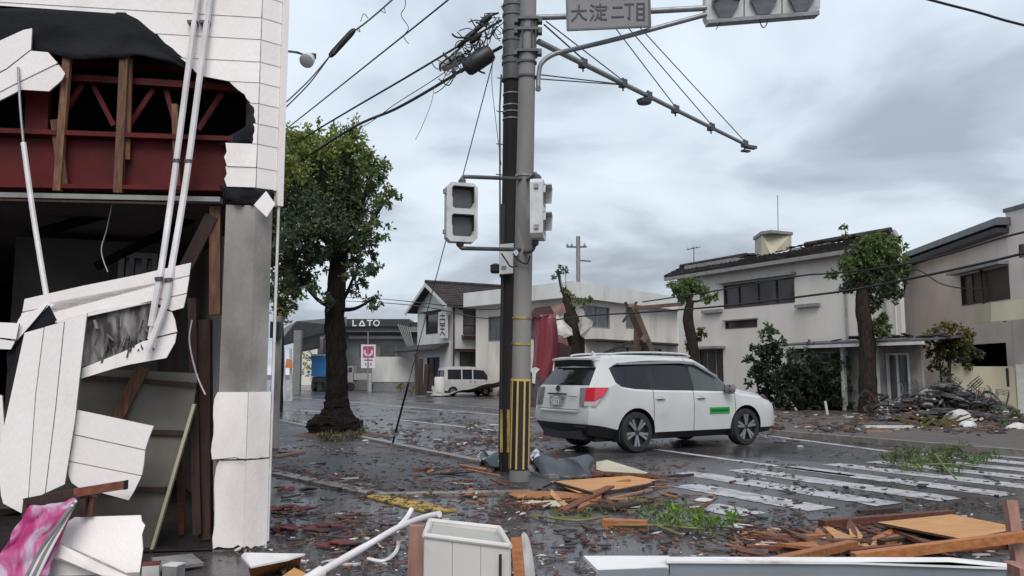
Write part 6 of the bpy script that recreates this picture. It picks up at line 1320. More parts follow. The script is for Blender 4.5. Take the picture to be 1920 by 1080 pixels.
# --- tree behind the shop corner
t2 = thing('background_tree', 'bright green tree crown showing beside the shop corner behind the tall tree', 'tree', Vector((P(520, 700, 27).x, 27, 0))); trunk(t2, [Vector((P(520, 700, 27).x, 27, 0)), P(522, 640, 27), P(520, 560, 27)], [.22, .18, .12], seed=4)
leaves([pxclump(x, y, r, 27, m, ry=r) for x, y, r, m in ((548, 575, 24, 0), (530, 590, 30, 0), (560, 560, 20, 1), (510, 560, 40, 0), (538, 540, 26, 1))], 240, .16, 12, ['leaf_top', 'leaf_a'], 'crown', t2)
# --- right pavement trees
def street_tree(name, label, base_px, tr_px, tr_r, cl_px, dens, size, seed, Y, mats, sprigs=(), base_z=.1, lim=()):
    bp = Vector((P(base_px, 700, Y).x, Y, base_z)); t = thing(name, label, 'tree', bp, 'pruned trees on the far pavement'); g = random.Random(seed)
    trunk(t, [bp] + [P(x, y, Y) for x, y in tr_px], tr_r, 'bark_light', seed, 12)
    leaves([pxclump(x, y, r * 1.18, Y, m, ry=r * 1.2, dy=g.uniform(-.3, .3)) for x, y, r, m in cl_px], dens, size, seed, mats, 'crown', t)
    if lim: limbs(t, P(*tr_px[-1], Y), [P(x, y, Y + g.uniform(-.4, .4)) for x, y in lim], .06, 'bark_light')
    for x0, y0, x1, y1 in sprigs:
        b = B(); b.tube([P(x0, y0, Y), P(x1, y1, Y)], .012, 5); b.build('sprig', 'bark_light', t)
    return t
street_tree('pruned_tree', 'larger pruned tree with bushy crown before the damaged house, right of the hedge', 1625, [(1627, 700), (1626, 640), (1618, 580), (1618, 540), (1630, 500)], [.31, .245, .24, .215, .19, .10],
            [(1640, 478, 34, 0), (1610, 490, 30, 0), (1668, 480, 26, 0), (1690, 500, 16, 0), (1588, 500, 20, 0), (1640, 520, 32, 1), (1600, 530, 22, 1), (1670, 525, 24, 1), (1620, 455, 18, 0), (1648, 456, 20, 0), (1676, 462, 16, 0), (1562, 512, 11, 0), (1650, 560, 20, 1), (1675, 550, 16, 1), (1632, 570, 14, 1), (1645, 612, 20, 2), (1655, 600, 14, 2), (1583, 425, 6, 0), (1585, 440, 5, 0)], 1700, .145, 21, 24.4, ['leaf_a', 'leaf_b', 'leaf_c'], [(1590, 480, 1583, 418)], lim=[(1600, 490), (1670, 490), (1640, 470), (1650, 540)])
street_tree('pruned_tree', 'smaller pruned tree rising behind the SUV bonnet before the house doorway', 1300, [(1302, 690), (1298, 640), (1290, 600), (1294, 565)], [.20, .19, .20, .20, .14],
            [(1290, 545, 20, 0), (1272, 538, 13, 0), (1258, 532, 8, 0), (1310, 545, 16, 0), (1328, 560, 12, 0), (1340, 556, 7, 0), (1295, 530, 12, 0), (1280, 560, 11, 1), (1302, 632, 15, 2), (1318, 622, 9, 2), (1292, 645, 12, 2)], 1500, .15, 22, 30, ['leaf_a', 'leaf_b', 'leaf_c'], lim=[(1270, 540), (1325, 556), (1300, 530)])
t3 = street_tree('stripped_tree', 'storm stripped tree trunk with bent metal sheets wrapped round it beside the poles', 1078, [(1078, 650), (1074, 610), (1066, 580), (1060, 550)], [.42, .40, .36, .24, .10],
            [(1045, 512, 9, 0), (1052, 500, 6, 0), (1060, 505, 6, 0), (1038, 520, 5, 0), (1056, 540, 7, 1), (1066, 556, 9, 1), (1090, 565, 10, 1), (1105, 562, 8, 1), (1076, 572, 9, 1)], 900, .15, 23, 33, ['leaf_b', 'leaf_a'], [(1060, 560, 1046, 500), (1062, 560, 1060, 498), (1064, 570, 1110, 560)])
b = B(); b.tube(spline([P(1064, 572, 33), P(1052, 540, 33), P(1046, 505, 33)]), .05, 6); b.build('broken_limb', 'bark_light', t3)
# metal sheets caught on it
def bent(pts, Y, mt, label, name='bent_metal_sheet', th=.03, dy=.4):
    q = [P(x, y, Y + d) for x, y, d in pts]; b = B(); b.prism(q, (0, th, 0)); return b.build(name, mt, label=label, cat='metal sheet')
bent([(1028, 612, 0), (1045, 590, .3), (1072, 616, .2), (1074, 628, 0), (1058, 634, -.2), (1048, 620, 0)], 32.3, 'crumple', 'pale folded metal sheet caught on the left of the stripped tree')
bent([(1084, 608, 0), (1092, 590, .2), (1112, 603, .3), (1110, 612, .2), (1094, 634, .1), (1088, 628, 0)], 32.2, 'crumple', 'pale square metal sheet folded round the right of the stripped tree')
bent([(1030, 578, .3), (1058, 568, .4), (1062, 585, .3), (1045, 598, .1), (1032, 600, 0)], 32.5, 'rust_sheet', 'brown grey metal flap bent over beside the stripped tree top')
bent([(1028, 622, 0), (1062, 632, .2), (1066, 646, .2), (1068, 662, .2), (1052, 664, 0), (1036, 640, -.1)], 32.0, 'rust_sheet', 'rusty curled sheet hanging below the pale folded sheet')
# red cladding
def rfn(u, v):
    x = 996 + 44 * u + (6 * math.sin(v * 5) if v < .7 else 4 * math.sin(v * 9)) + 8 * max(0, v - .55) * (u - .2) * 3; y = 590 + 190 * v
    return P(x, y, 30.5) + Vector((0, .25 * math.sin(u * math.pi) * -1 + .06 * math.sin(u * 12 + v * 6), 0))
rc = thing('red_cladding', 'tall crumpled dark red metal cladding standing between the poles and the SUV', 'metal cladding', Vector((P(1020, 700, 30.5).x, 30.5, .1)))
b = B(); b.grid(rfn, 16, 24); o = b.build('red_sheet', 'red_sheet', rc, smooth=40); o.modifiers.new('t', 'SOLIDIFY').thickness = .03
b = B(); b.prism([P(992, 588, 30.2), P(1003, 577, 30.2), P(1032, 573, 30.4), (P(1040, 590, 30.4)), P(1010, 596, 30.1), P(996, 594, 30.1)], (0, .7, 0)); b.build('dark_cap', 'red_dark', rc)
b = B(); b.prism([P(1042, 640, 30.8), P(1072, 650, 31), P(1068, 770, 31), P(1040, 770, 30.8)], (0, .05, 0)); b.build('side_sheet', 'red_dark', rc); b = B(); b.beam(P(1038, 628, 30.4), P(1037, 775, 30.4), .06, .06); b.build('white_edge', 'trim_white', rc)
b = B(); 
def hfn(u, v):
    a = u * 2 * math.pi; r = math.sin(v * math.pi * .5); c = Vector((P(1002, 700, 29).x, 29, .1)); return c + Vector((math.cos(a) * .38 * r, math.sin(a) * .3 * r, 1.35 * (1 - v) ** .6 * (1 + .1 * math.sin(a * 3))))
b.grid(hfn, 14, 8); b.build('dark_debris_heap', 'shard', label='dark debris heap between the concrete pole and red cladding', cat='debris', smooth=60)
b = B(); c = P(1001, 700, 28.6); b.prism([P(993, 692, 28.6), P(1004, 688, 28.6), P(1012, 692, 28.6), P(1005, 700, 28.6), P(1003, 720, 28.6), P(998, 718, 28.6), P(998, 700, 28.6)], (0, .12, 0)); b.build('white_rag', 'shard_white', label='torn white rag on the dark debris heap beside the poles', cat='rag')
# broken timbers behind the car
bk = thing('broken_post', 'thick broken wooden post leaning over the SUV roof', 'post', G(1252, 757)); b = B(); b.beam(G(1258, 757), P(1182, 572, 33), .34, .30); b.build('post_timber', 'weathered', bk)
for a, c in (((1180, 580), (1172, 566)), ((1186, 578), (1194, 566)), ((1176, 592), (1168, 604))):
    b = B(); b.beam(P(*a, 33), P(*c, 33), .10, .10); b.build('splinter', 'dark_wood', bk)
bk = thing('broken_post', 'upright broken wooden post under the thick leaning post', 'post', G(1192, 757)); b = B(); b.beam(G(1193, 757), P(1196, 604, 33.4), .30, .30); b.build('post_timber', 'weathered', bk); b = B(); b.beam(P(1204, 640, 33.4), P(1212, 628, 33.4), .3, .26); b.build('stub', 'weathered', bk)
b = B(); b.beam(P(1186, 578, 33), P(1280, 570, 31.5), .10, .14); b.build('hanging_board', 'rust_sheet', label='thin battered board jutting right from the leaning post top', cat='board')
b = B(); b.beam(P(1132, 662, 33.2), P(1186, 640, 33.2), .5, .12); b.build('collapsed_canopy', 'tile', label='dark collapsed canopy edge above the SUV roof', cat='canopy')
# hedge, shrubs
def shrub(name, label, Y, cl_px, dens, size, seed, mats, stems=(), base_z=.1, cat='shrub'):
    x = sum(c[0] for c in cl_px) / len(cl_px); t = thing(name, label, cat, Vector((P(x, 700, Y).x, Y, base_z))); g = random.Random(seed)
    leaves([pxclump(a, y, r * 1.16, Y, m, ry=r, dy=g.uniform(-.3, .3)) for a, y, r, m in cl_px], dens, size, seed, mats, 'foliage', t)
    for x0, y0, x1, y1, r in stems:
        b = B(); p = Vector((P(x0, 700, Y).x, Y, base_z)) if y0 is None else P(x0, y0, Y); b.tube([p, P(x1, y1, Y)], r, 6); b.build('stem', 'bark_light', t)
    return t
shrub('tall_shrub', 'tall dark shrub at the left end of the hedge before the damaged house', 27, [(1440, 632, 17, 1), (1440, 612, 9, 1), (1425, 660, 22, 0), (1450, 665, 24, 0), (1415, 680, 16, 0), (1420, 710, 20, 0), (1445, 705, 26, 0), (1432, 740, 20, 0), (1465, 640, 10, 1), (1455, 740, 20, 0)], 950, .16, 31, ['leaf_hedge', 'leaf_b'], [(1436, None, 1440, 650, .06), (1425, None, 1412, 670, .03)])
shrub('clipped_hedge', 'dense dark hedge between the tall shrub and the larger pruned tree', 26.5, [(1480, 700, 26, 0), (1478, 740, 28, 0), (1505, 720, 30, 0), (1510, 750, 26, 0), (1540, 700, 26, 0), (1540, 740, 32, 0), (1570, 700, 26, 1), (1575, 740, 30, 0), (1600, 740, 18, 0), (1560, 680, 18, 1), (1525, 690, 16, 1), (1550, 770, 24, 0), (1500, 770, 20, 0), (1590, 765, 18, 0), (1520, 660, 14, 1), (1490, 670, 16, 1), (1580, 675, 14, 1)], 1200, .15, 32, ['leaf_hedge', 'leaf_b'], [(1490, None, 1490, 720, .04), (1550, None, 1552, 720, .05), (1580, None, 1582, 720, .04)], cat='hedge')
shrub('olive_shrub', 'olive brown bushy shrub against the far right house above the bicycles', 24.6, [(1770, 628, 16, 0), (1795, 632, 20, 0), (1815, 640, 14, 1), (1760, 655, 16, 0), (1785, 660, 24, 1), (1815, 665, 18, 1), (1775, 632, 24, 0), (1805, 640, 26, 0), (1790, 612, 12, 0), (1750, 645, 16, 0), (1830, 655, 12, 1), (1755, 690, 12, 1), (1815, 685, 9, 0), (1770, 700, 12, 1), (1740, 628, 8, 0)], 1700, .13, 33, ['leaf_olive', 'leaf_b'], [(1775, None, 1780, 660, .05), (1765, None, 1762, 670, .03)])
shrub('verge_shrub', 'low olive green bush beside the white forecourt wall', 49, [(760, 722, 10, 0), (772, 724, 9, 0), (748, 726, 7, 0), (782, 728, 8, 0)], 60, .22, 34, ['leaf_olive', 'leaf_c'], base_z=0)
shrub('hedge_row', 'green hedge beneath the grey forecourt canopy', 66, [(572, 672, 12, 0), (590, 668, 12, 0), (608, 668, 12, 0), (572, 690, 12, 0), (590, 690, 12, 0), (574, 706, 10, 0), (592, 708, 10, 0)], 40, .26, 35, ['leaf_top', 'leaf_a'], base_z=0)
shrub('fallen_foliage', 'dark green torn branch foliage at the lower right end of the bicycle heap', 18.6, [(1880, 790, 18, 0), (1900, 775, 16, 0), (1895, 812, 16, 0), (1915, 800, 18, 0), (1870, 770, 12, 0)], 700, .11, 36, ['leaf_b', 'leaf_c'], base_z=.1, cat='branch')
for (x0, y0, x1, y1, lb) in ((1470, 738, 1494, 772, 'pale stick leaning beside the hedge foot'), (1547, 752, 1552, 780, 'short upright pale stick before the hedge')):
    b = B(); e = G(x1, y1 + 4); b.tube([P(x0, y0, e.y), Vector((e.x, e.y, .1))], .035, 6); b.build('pale_stick', 'trim_white', label=lb, cat='stick')
# ================================================================== BICYCLE HEAP
def bicycle(label, loc, rot, mt, seed):
    t = thing('wrecked_bicycle', label, 'bicycle', loc, 'wrecked bicycles in the heap'); t.rotation_euler = rot
    for x in (-.52, .52):
        b = B(); n = 22; r = .32
        b.tube([(x + r * math.cos(2 * math.pi * k / n), 0, .33 + r * math.sin(2 * math.pi * k / n)) for k in range(n + 1)], .022, 6, cap=False); w_ = b.build('wheel', 'rubber', t, local=True, smooth=True)
        b = B(); b.tube([(x + .295 * math.cos(2 * math.pi * k / n), 0, .33 + .295 * math.sin(2 * math.pi * k / n)) for k in range(n + 1)], .010, 5, cap=False)
        for k in range(10): a = 2 * math.pi * k / 10; b.tube([(x, 0, .33), (x + .29 * math.cos(a), 0, .33 + .29 * math.sin(a))], .003, 3)
        b.build('rim', 'steel_dark', w_, local=True)
        b = B(); b.grid(lambda u, v: (x + .355 * math.cos(math.pi * (.1 + .7 * u)), (v - .5) * .06, .33 + .355 * math.sin(math.pi * (.1 + .7 * u))), 8, 1); b.build('mudguard', 'steel_dark', t, local=True)
    b = B()
    for p, q in (((-.52, 0, .33), (-.1, 0, .30)), ((-.1, 0, .30), (-.22, 0, .78)), ((-.52, 0, .33), (-.2, 0, .72)), ((-.1, 0, .30), (.36, 0, .78)), ((-.19, 0, .62), (.35, 0, .82)), ((.36, 0, .90), (.52, 0, .33))): b.tube([p, q], .017, 6)
    b.build('frame', mt, t, local=True)
    b = B(); b.tube(spline([(.22, .28, .98), (.30, .24, 1.0), (.37, .05, .98), (.37, -.05, .98), (.30, -.24, 1.0), (.22, -.28, .98)], 3), .013, 6); b.tube([(.36, 0, .88), (.37, 0, .98)], .015, 6); b.build('handlebar', 'steel_dark', t, local=True)
    b = B(); b.prism([(-.36, -.09, .86), (-.36, .09, .86), (-.10, .025, .87), (-.10, -.025, .87)], (0, 0, .05)); b.build('saddle', 'black', t, local=True)
    b = B()
    for z_, k_ in ((.86, .85), (.92, .92), (.98, .96), (1.05, 1.0)):
        c_ = [(.62 + .14 * k_ * sx, .17 * k_ * sy, z_) for sx, sy in ((-1, -1), (1, -1), (1, 1), (-1, 1))]
        for q_ in range(4): b.tube([c_[q_], c_[(q_ + 1) % 4]], .006, 4)
    for sx, sy in ((-1, -1), (1, -1), (1, 1), (-1, 1), (0, 1), (0, -1), (1, 0), (-1, 0)): b.tube([(.62 + .12 * sx, .145 * sy, .86), (.62 + .14 * sx, .17 * sy, 1.05)], .005, 4)
    b.build('basket', 'black', t, local=True)
    return t
gb = random.Random(3)
BK = [(1672, 786, 'dark red frame lying flat at the left end of the heap', 'red_dark'), (1708, 788, 'silver frame tipped backwards against the annex wall', 'galv'), (1744, 789, 'black frame wedged under the grey slabs', 'black'), (1782, 790, 'grey frame half buried in the middle of the heap', 'steel_dark'), (1814, 791, 'black frame standing before the tan garden wall', 'black_plastic'), (1842, 793, 'dark frame with its wheel turned to the road', 'steel_dark'), (1872, 791, 'brown frame fallen at the right end of the heap', 'rust_sheet')]
for i, (x, y, lb, mt) in enumerate(BK):
    p = G(x, y); bicycle('wrecked bicycle, ' + lb, Vector((p.x, p.y, .12 + .06 * (i % 3))), (gb.choice([-1, 1]) * gb.uniform(.5, 1.15), gb.uniform(-.35, .35), gb.uniform(-.9, 1.0)), mt, i)
SLB = [(1735, 745, 46, 'broken grey concrete slab tilted on the bicycle heap'), (1765, 752, 52, 'larger broken grey slab in the middle of the bicycle heap'), (1712, 755, 30, 'small pale slab at the left of the bicycle heap')]
for i, (x, y, s, lb) in enumerate(SLB):
    Yq = 21.8 + .4 * i; b = B(); k = s / 2; b.prism([P(x - k, y + k * .5, Yq), P(x + k * .6, y + k * .7, Yq - .3), P(x + k, y - k * .2, Yq + .3), P(x + k * .1, y - k * .75, Yq + .5), P(x - k * .7, y - k * .3, Yq + .3)], (0, .05, -.06)); b.build('broken_slab', 'concrete', label=lb, cat='slab')
b = B()
for i in range(2600):
    x = gb.uniform(1652, 1900); y = gb.uniform(781, 798); p = G(x, y); h = max(0, .95 - abs(x - 1775) / 150) * gb.uniform(0, 1) ** .7 * (1 if y < 792 else .3)
    b.box(p + Vector((0, 0, .1 + h)), (gb.uniform(.04, .5), gb.uniform(.03, .12), gb.uniform(.02, .07)), mi=gb.choice([0, 0, 0, 0, 0, 0, 2, 1, 0, 0, 0, 3]), R=Matrix.Rotation(gb.uniform(0, 6), 3, 'Z') @ Matrix.Rotation(gb.uniform(-.6, .6), 3, 'X'))
b.build('heap_rubble', ['shard', 'shard_grey', 'shard_brown', 'shard_white'], kind='stuff', label='dark rubble packed between the wrecked bicycles', cat='rubble')
def blob(name, c, sx, sy, sz, mt, label, cat, seed=1):
    g = random.Random(seed); ph = [g.uniform(0, 6) for _ in range(4)]
    def fn(u, v):
        a = u * 2 * math.pi; r = math.sin(v * math.pi / 2) * (1 + .14 * math.sin(a * 3 + ph[0]) + .10 * math.sin(a * 5 + ph[1])); h = math.cos(v * math.pi / 2) * (1 + .12 * math.sin(a * 2 + ph[2])); return Vector(c) + Vector((math.cos(a) * sx * r, math.sin(a) * sy * r, sz * h))
    b = B(); b.grid(fn, 18, 7); return b.build(name, mt, label=label, cat=cat, smooth=50)
blob('white_plastic_bag', G(1800, 798) + Vector((0, 0, .1)), .36, .26, .28, 'shard_white', 'large crumpled white plastic bag before the bicycle heap', 'bag', 2)
blob('white_plastic_bag', G(1757, 794) + Vector((0, 0, .1)), .22, .16, .16, 'shard_white', 'small white plastic bag left of the large crumpled bag', 'bag', 3)
blob('white_plastic_bag', G(1815, 808) + Vector((0, 0, .1)), .18, .14, .12, 'shard_white', 'small white bag touching the foot of the large crumpled bag', 'bag', 4)
blob('white_plastic_bag', G(1910, 812) + Vector((0, 0, .1)), .25, .18, .12, 'shard_white', 'white bag at the right frame edge below the torn foliage', 'bag', 5)
# boards along the far kerb
def plank(name, a, c, w, h, mt, label, cat='timber', za=.02, zb=None, group=None):
    za_, zb_ = za, za if zb is None else zb; p, q = G(*a, za_ + h / 2), G(*c, zb_ + h / 2); b = B(); b.beam(p, q, w, h); return b.build(name, mt, label=label, cat=cat, group=group)
plank('pale_plank', (1622, 800), (1712, 800), .12, .05, 'trim_white', 'long pale plank lying along the far kerb', za=.1); plank('pale_plank', (1625, 808), (1672, 809), .1, .04, 'pink_wood', 'short pinkish plank beside the long pale plank', za=.1)
b = B()
for i in range(70): p = G(gb.uniform(1705, 1800), gb.uniform(793, 812)); b.beam(p + Vector((0, 0, .12)), p + Vector((gb.uniform(-.5, .5), gb.uniform(-.3, .3), .12 + gb.uniform(0, .2))), .06, .03, mi=gb.choice([0, 1, 0]))
b.build('splintered_boards', ['leaf_olive', 'shard_brown'], kind='stuff', label='mat of splintered ochre boards before the bicycle heap', cat='debris')
# ================================================================== FOREGROUND DEBRIS
cabn = thing('white_cabinet', 'white grooved cabinet with recessed grey top standing at the bottom centre', 'cabinet', Vector((P(880, 1000, 3.5).x, 3.55, 0)))
def cab_pt(x, y, Y): return P(x, y, Y)
f0, f1 = P(796, 1004, 3.45), P(956, 1024, 3.35); k0, k1 = P(806, 976, 3.75), P(936, 990, 3.70)
dn = Vector((0, 0, 1))
def down(p, z=0.0): return Vector((p.x, p.y, z))
def quadbox(name, a, c, a2, c2, mt, th, par):
    b = B(); n = (c - a).cross(Vector((0, 0, 1))).normalized() * th; b.prism([a, c, c2, a2], n); o = b.build(name, mt, par); fix_normals(o.data); return o
for i in range(3):
    a, c = f0.lerp(f1, i / 3 + .003), f0.lerp(f1, (i + 1) / 3 - .003); quadbox('front_board', a, c, down(a), down(c), 'cabinet', -.014, cabn)
quadbox('side_panel', f1 + Vector((.004, .012, 0)), k1, down(f1 + Vector((.004, .012, 0))), down(k1), 'cabinet', -.014, cabn); quadbox('side_panel', k0, f0 + Vector((-.004, .012, 0)), down(k0), down(f0 + Vector((-.004, .012, 0))), 'cabinet', -.014, cabn); quadbox('back_panel', k1 + Vector((-.005, .003, 0)), k0 + Vector((.005, .003, 0)), down(k1), down(k0), 'cabinet', -.012, cabn)
b = B(); z_ = min(f0.z, k0.z) - .016; cc_ = (f0 + f1 + k0 + k1) / 4; b.prism([Vector((p.lerp(cc_, .07).x, p.lerp(cc_, .07).y, p.z - .016)) for p in (f0, f1, k1, k0)], (0, 0, -.012)); b.build('inner_shelf', 'cab_in', cabn)
for a, c in ((f0, f1), (f1, k1), (k1, k0), (k0, f0)):
    b = B(); b.tube([a, c], .011, 8); b.build('rim', 'cabinet', cabn, smooth=True)
b = B(); p = P(938, 1056, 3.33); b.beam(p + Vector((0, 0, .035)), p - Vector((0, 0, .06)), .012, .006, up=(0, -1, 0)); b.build('handle_slot', 'black', cabn)
b = B(); b.beam(P(782, 985, 3.9), Vector((P(778, 1000, 3.9).x, 3.9, 0)), .07, .05); b.build('old_batten', 'pink_wood', label='weathered upright batten against the left side of the white cabinet', cat='timber')
b = B(); b.beam(P(968, 1008, 3.75), Vector((P(990, 1000, 3.6).x, 3.6, 0)), .05, .05); b.build('old_batten', 'new_wood', label='orange batten leaning on the right side of the white cabinet', cat='timber')
blob('white_foam_lump', P(982, 1032, 4.0) - Vector((0, 0, .36)), .06, .06, .40, 'shard_white', 'pale foam lump standing right of the white cabinet', 'foam', 8)
wpp = thing('white_pipe', 'long bent white plastic pipe lying left of the white cabinet', 'pipe', G(700, 1040)); b = B(); b.tube(spline([P(560, 1100, 3.9), P(600, 1074, 4.0), P(690, 1022, 4.2), P(745, 990, 4.35), P(790, 972, 4.3), P(824, 964, 4.2)], 5), [.020] * 10 + [.017] * 16, 10); b.build('pipe_run', 'pvc', wpp, smooth=True)
b = B(); b.tube([P(560, 1100, 3.9), P(604, 1072, 4.0)], .032, 10); b.build('pipe_socket', 'pvc', wpp, smooth=True); b = B(); b.tube(spline([P(745, 990, 4.35), P(762, 972, 4.4), P(772, 955, 4.45)], 3), .014, 8); b.build('side_branch', 'pvc', wpp)
b = B(); b.tube(spline([G(690, 1048, .03), G(720, 1052, .03), G(742, 1035, .04), G(748, 1010, .10), G(745, 995, .22)], 5), .014, 6); b.build('loose_hose', 'pvc', label='thin pale hose curling under the white pipe', cat='hose', smooth=True)
# fallen metal sign box, bottom right
fb = thing('fallen_metal_box', 'long fallen metal box with white rim and blue grey face along the bottom edge', 'metal box', G(1570, 1090)); Yb = 4.55
b = B(); b.prism([P(1256, 1056, Yb), P(1600, 1058, Yb), P(1780, 1058, Yb), P(1886, 1068, Yb), Vector((P(1886, 1068, Yb).x, Yb, .01)), Vector((P(1256, 1056, Yb).x, Yb, .01))], (0, .05, 0)); b.build('face_panel', 'sheet_blue', fb)
b = B(); b.prism([P(1250, 1048, Yb + .12), P(1600, 1049, Yb + .12), P(1780, 1049, Yb + .12), P(1888, 1060, Yb + .12), P(1888, 1068, Yb - .02), P(1780, 1058, Yb - .02), P(1600, 1058, Yb - .02), P(1250, 1056, Yb - .02)], (0, 0, .012)); b.build('white_rim', 'sheet_white', fb)
b = B(); b.prism([P(1256, 1060, Yb + .05), Vector((P(1256, 1060, Yb).x, Yb + .05, .01)), Vector((P(1256, 1060, Yb).x, Yb + .7, .01)), P(1256, 1060, Yb + .05) + Vector((0, .65, -.1))], (.02, 0, 0)); o = b.build('side_panel', 'sheet_blue', fb); fix_normals(o.data)
wb = thing('white_board_piece', 'flat white board with a dark knot hole lying left of the fallen metal box', 'board', G(1180, 1080)); Yw = 4.75
b = B(); b.prism([P(1094, 1042, Yw), P(1255, 1042, Yw + .02), P(1253, 1064, Yw - .25), P(1120, 1068, Yw - .3)], (0, 0, -.02)); b.build('board_sheet', 'sheet_white', wb); b = B(); c = P(1197, 1049, Yw - .02); b.lathe([(.045, 0), (.045, .004)], c, (0, 0, 1), 16); b.build('knot_hole', 'black', wb)
b = B(); b.prism([P(1120, 1069, Yw - .3), P(1252, 1065, Yw - .27), Vector((P(1252, 1065, Yw).x, Yw - .27, 0)), Vector((P(1120, 1065, Yw).x, Yw - .3, 0))], (0, .02, 0)); b.build('board_side', 'sheet_blue', wb)
# right hand timbers
plank('brown_beam', (1540, 982), (1785, 963), .085, .06, 'red_wood', 'weathered brown beam lying behind the plywood board', za=.01)
plank('brown_beam', (1610, 960), (1690, 954), .05, .03, 'dark_wood', 'short dark stick behind the weathered brown beam', za=.01)
pw = thing('plywood_board', 'bare orange plywood board propped at the lower right', 'board', G(1790, 1000)); q = [G(1644, 979, .09), G(1785, 964, .10), G(1892, 985, .13), G(1888, 995, .12), G(1808, 1011, .12)]
b = B(); b.prism(q, (0, 0, -.018), 0, 1); o = b.build('board_sheet', ['plywood', 'ply_edge'], pw); b = B(); b.beam(G(1690, 992, .05), G(1880, 1000, .05), .06, .07); b.build('bearer', 'dark_wood', pw); b = B(); b.beam(G(1805, 1014, .06), G(1890, 1004, .06), .05, .06); b.build('bearer', 'dark_wood', pw)
pt = thing('pink_post', 'pinkish wooden post standing up at the right frame edge', 'post', G(1908, 1060)); b = B(); b.beam(P(1893, 938, 5.6), Vector((P(1912, 1060, 5.5).x, 5.5, 0)), .075, .06); b.build('post_timber', 'pink_wood', pt)
TL = [((1440, 1056), (1600, 1020), .07, .05, 'new_wood', 'short orange brown beam pointing up right from the metal box rim', .12, .05), ((1600, 1046), (1930, 1004), .06, .06, 'new_wood', 'long orange beam running to the right frame edge over the rubble', .12, .20),
      ((1650, 1016), (1745, 1003), .06, .03, 'dark_wood', 'dark board under the long orange beam', .03, .03), ((1590, 1034), (1690, 1024), .05, .03, 'red_wood', 'red brown lath between the two orange beams', .04, .05), ((1690, 1032), (1930, 1022), .05, .04, 'red_wood', 'red brown batten lying below the long orange beam', .05, .12), ((1510, 1000), (1560, 1014), .018, .015, 'shard_white', 'thin white stick left of the red brown lath', .01, .03), ((1560, 1006), (1600, 1018), .018, .012, 'shard_white', 'short thin white stick beside the other white stick', .01, .02), ((1400, 1026), (1540, 1030), .04, .03, 'red_wood', 'low red brown slat before the short orange beam', .02, .02), ((1320, 1028), (1440, 1034), .03, .02, 'shard_grey', 'grey slat lying left of the low red brown slat', .01, .01),
      ((1890, 1060), (1925, 1075), .08, .06, 'pink_wood', 'stub of pink timber in the bottom right corner', .05, .05)]
for a, c, w, h, mt, lb, za_, zb_ in TL: plank('broken_timber', a, c, w, h, mt, lb, 'timber', za_, zb_)
# timber heap by the pole
def ply(name, pts, z, mt, label, th=.015, cat='board'):
    b = B(); b.prism([G(x, y, z if not isinstance(z, (list, tuple)) else z[i]) for i, (x, y) in enumerate(pts)], (0, 0, -th), 0, 1); return b.build(name, [mt, 'ply_edge'], label=label, cat=cat)
ply('plywood_sheet', [(1032, 903), (1120, 896), (1180, 892), (1232, 900), (1200, 912), (1130, 920), (1085, 924), (1060, 914)], [.05, .06, .08, .05, .04, .03, .03, .05], 'plywood', 'broken plywood sheet lying below the crumpled dark sheeting')
ply('olive_board', [(1118, 866), (1138, 862), (1216, 886), (1200, 892), (1150, 888), (1118, 880)], [.06, .1, .03, .03, .06, .08], 'beige', 'olive grey board propped right of the crumpled dark sheeting')
ply('orange_board', [(953, 927), (965, 920), (1050, 921), (1112, 928), (1105, 934), (970, 933)], [.03, .05, .05, .04, .02, .02], 'new_wood', 'long orange board at the foot of the concrete pole')
ply('olive_board', [(968, 939), (1060, 938), (1050, 950), (985, 947)], [.03, .04, .02, .02], 'beige', 'short olive board below the long orange board')
HT = [((1110, 886), (1250, 894), .07, .04, 'old_wood', 'brown batten lying above the broken plywood sheet', .08, .03), ((1052, 958), (1145, 912), .09, .02, 'red_wood', 'red brown splintered board crossing the timber heap', .02, .07), ((1130, 926), (1224, 908), .05, .03, 'dark_wood', 'dark slat on the right of the timber heap', .02, .05), ((1140, 936), (1222, 918), .035, .02, 'pink_wood', 'thin pale lath beside the dark slat', .01, .02), ((1130, 981), (1214, 984), .10, .07, 'new_wood', 'short ochre timber block beside the green branch', .0, .0), ((1220, 896), (1300, 890), .03, .03, 'dark_wood', 'splintered dark stick on the crosswalk edge', .02, .03), ((1066, 950), (1120, 944), .07, .015, 'red_wood', 'small red board at the bottom of the timber heap', .02, .03), ((1040, 905), (1110, 925), .03, .025, 'dark_wood', 'dark stick resting on the broken plywood sheet', .07, .07), ((862, 872), (920, 884), .05, .02, 'new_wood', 'small orange splinter on the kerb left of the poles', .03, .03), ((875, 880), (935, 892), .04, .02, 'pink_wood', 'pale splinter beside the small orange splinter', .02, .02), ((850, 905), (880, 908), .03, .01, 'shard_white', 'white strip lying left of the poles', .025, .025), ((630, 898), (672, 896), .03, .012, 'shard_white', 'white strip lying on the dark pavement', .03, .03), ((515, 856), (572, 846), .05, .03, 'pink_wood', 'pale stick on the pavement beside the shop pillar', .03, .03), ((985, 968), (1140, 972), .012, .012, 'stem', 'long thin green stem lying left of the bright green branch', .02, .03)]
for a, c, w, h, mt, lb, za_, zb_ in HT: plank('broken_timber', a, c, w, h, mt, lb, 'timber', za_, zb_)
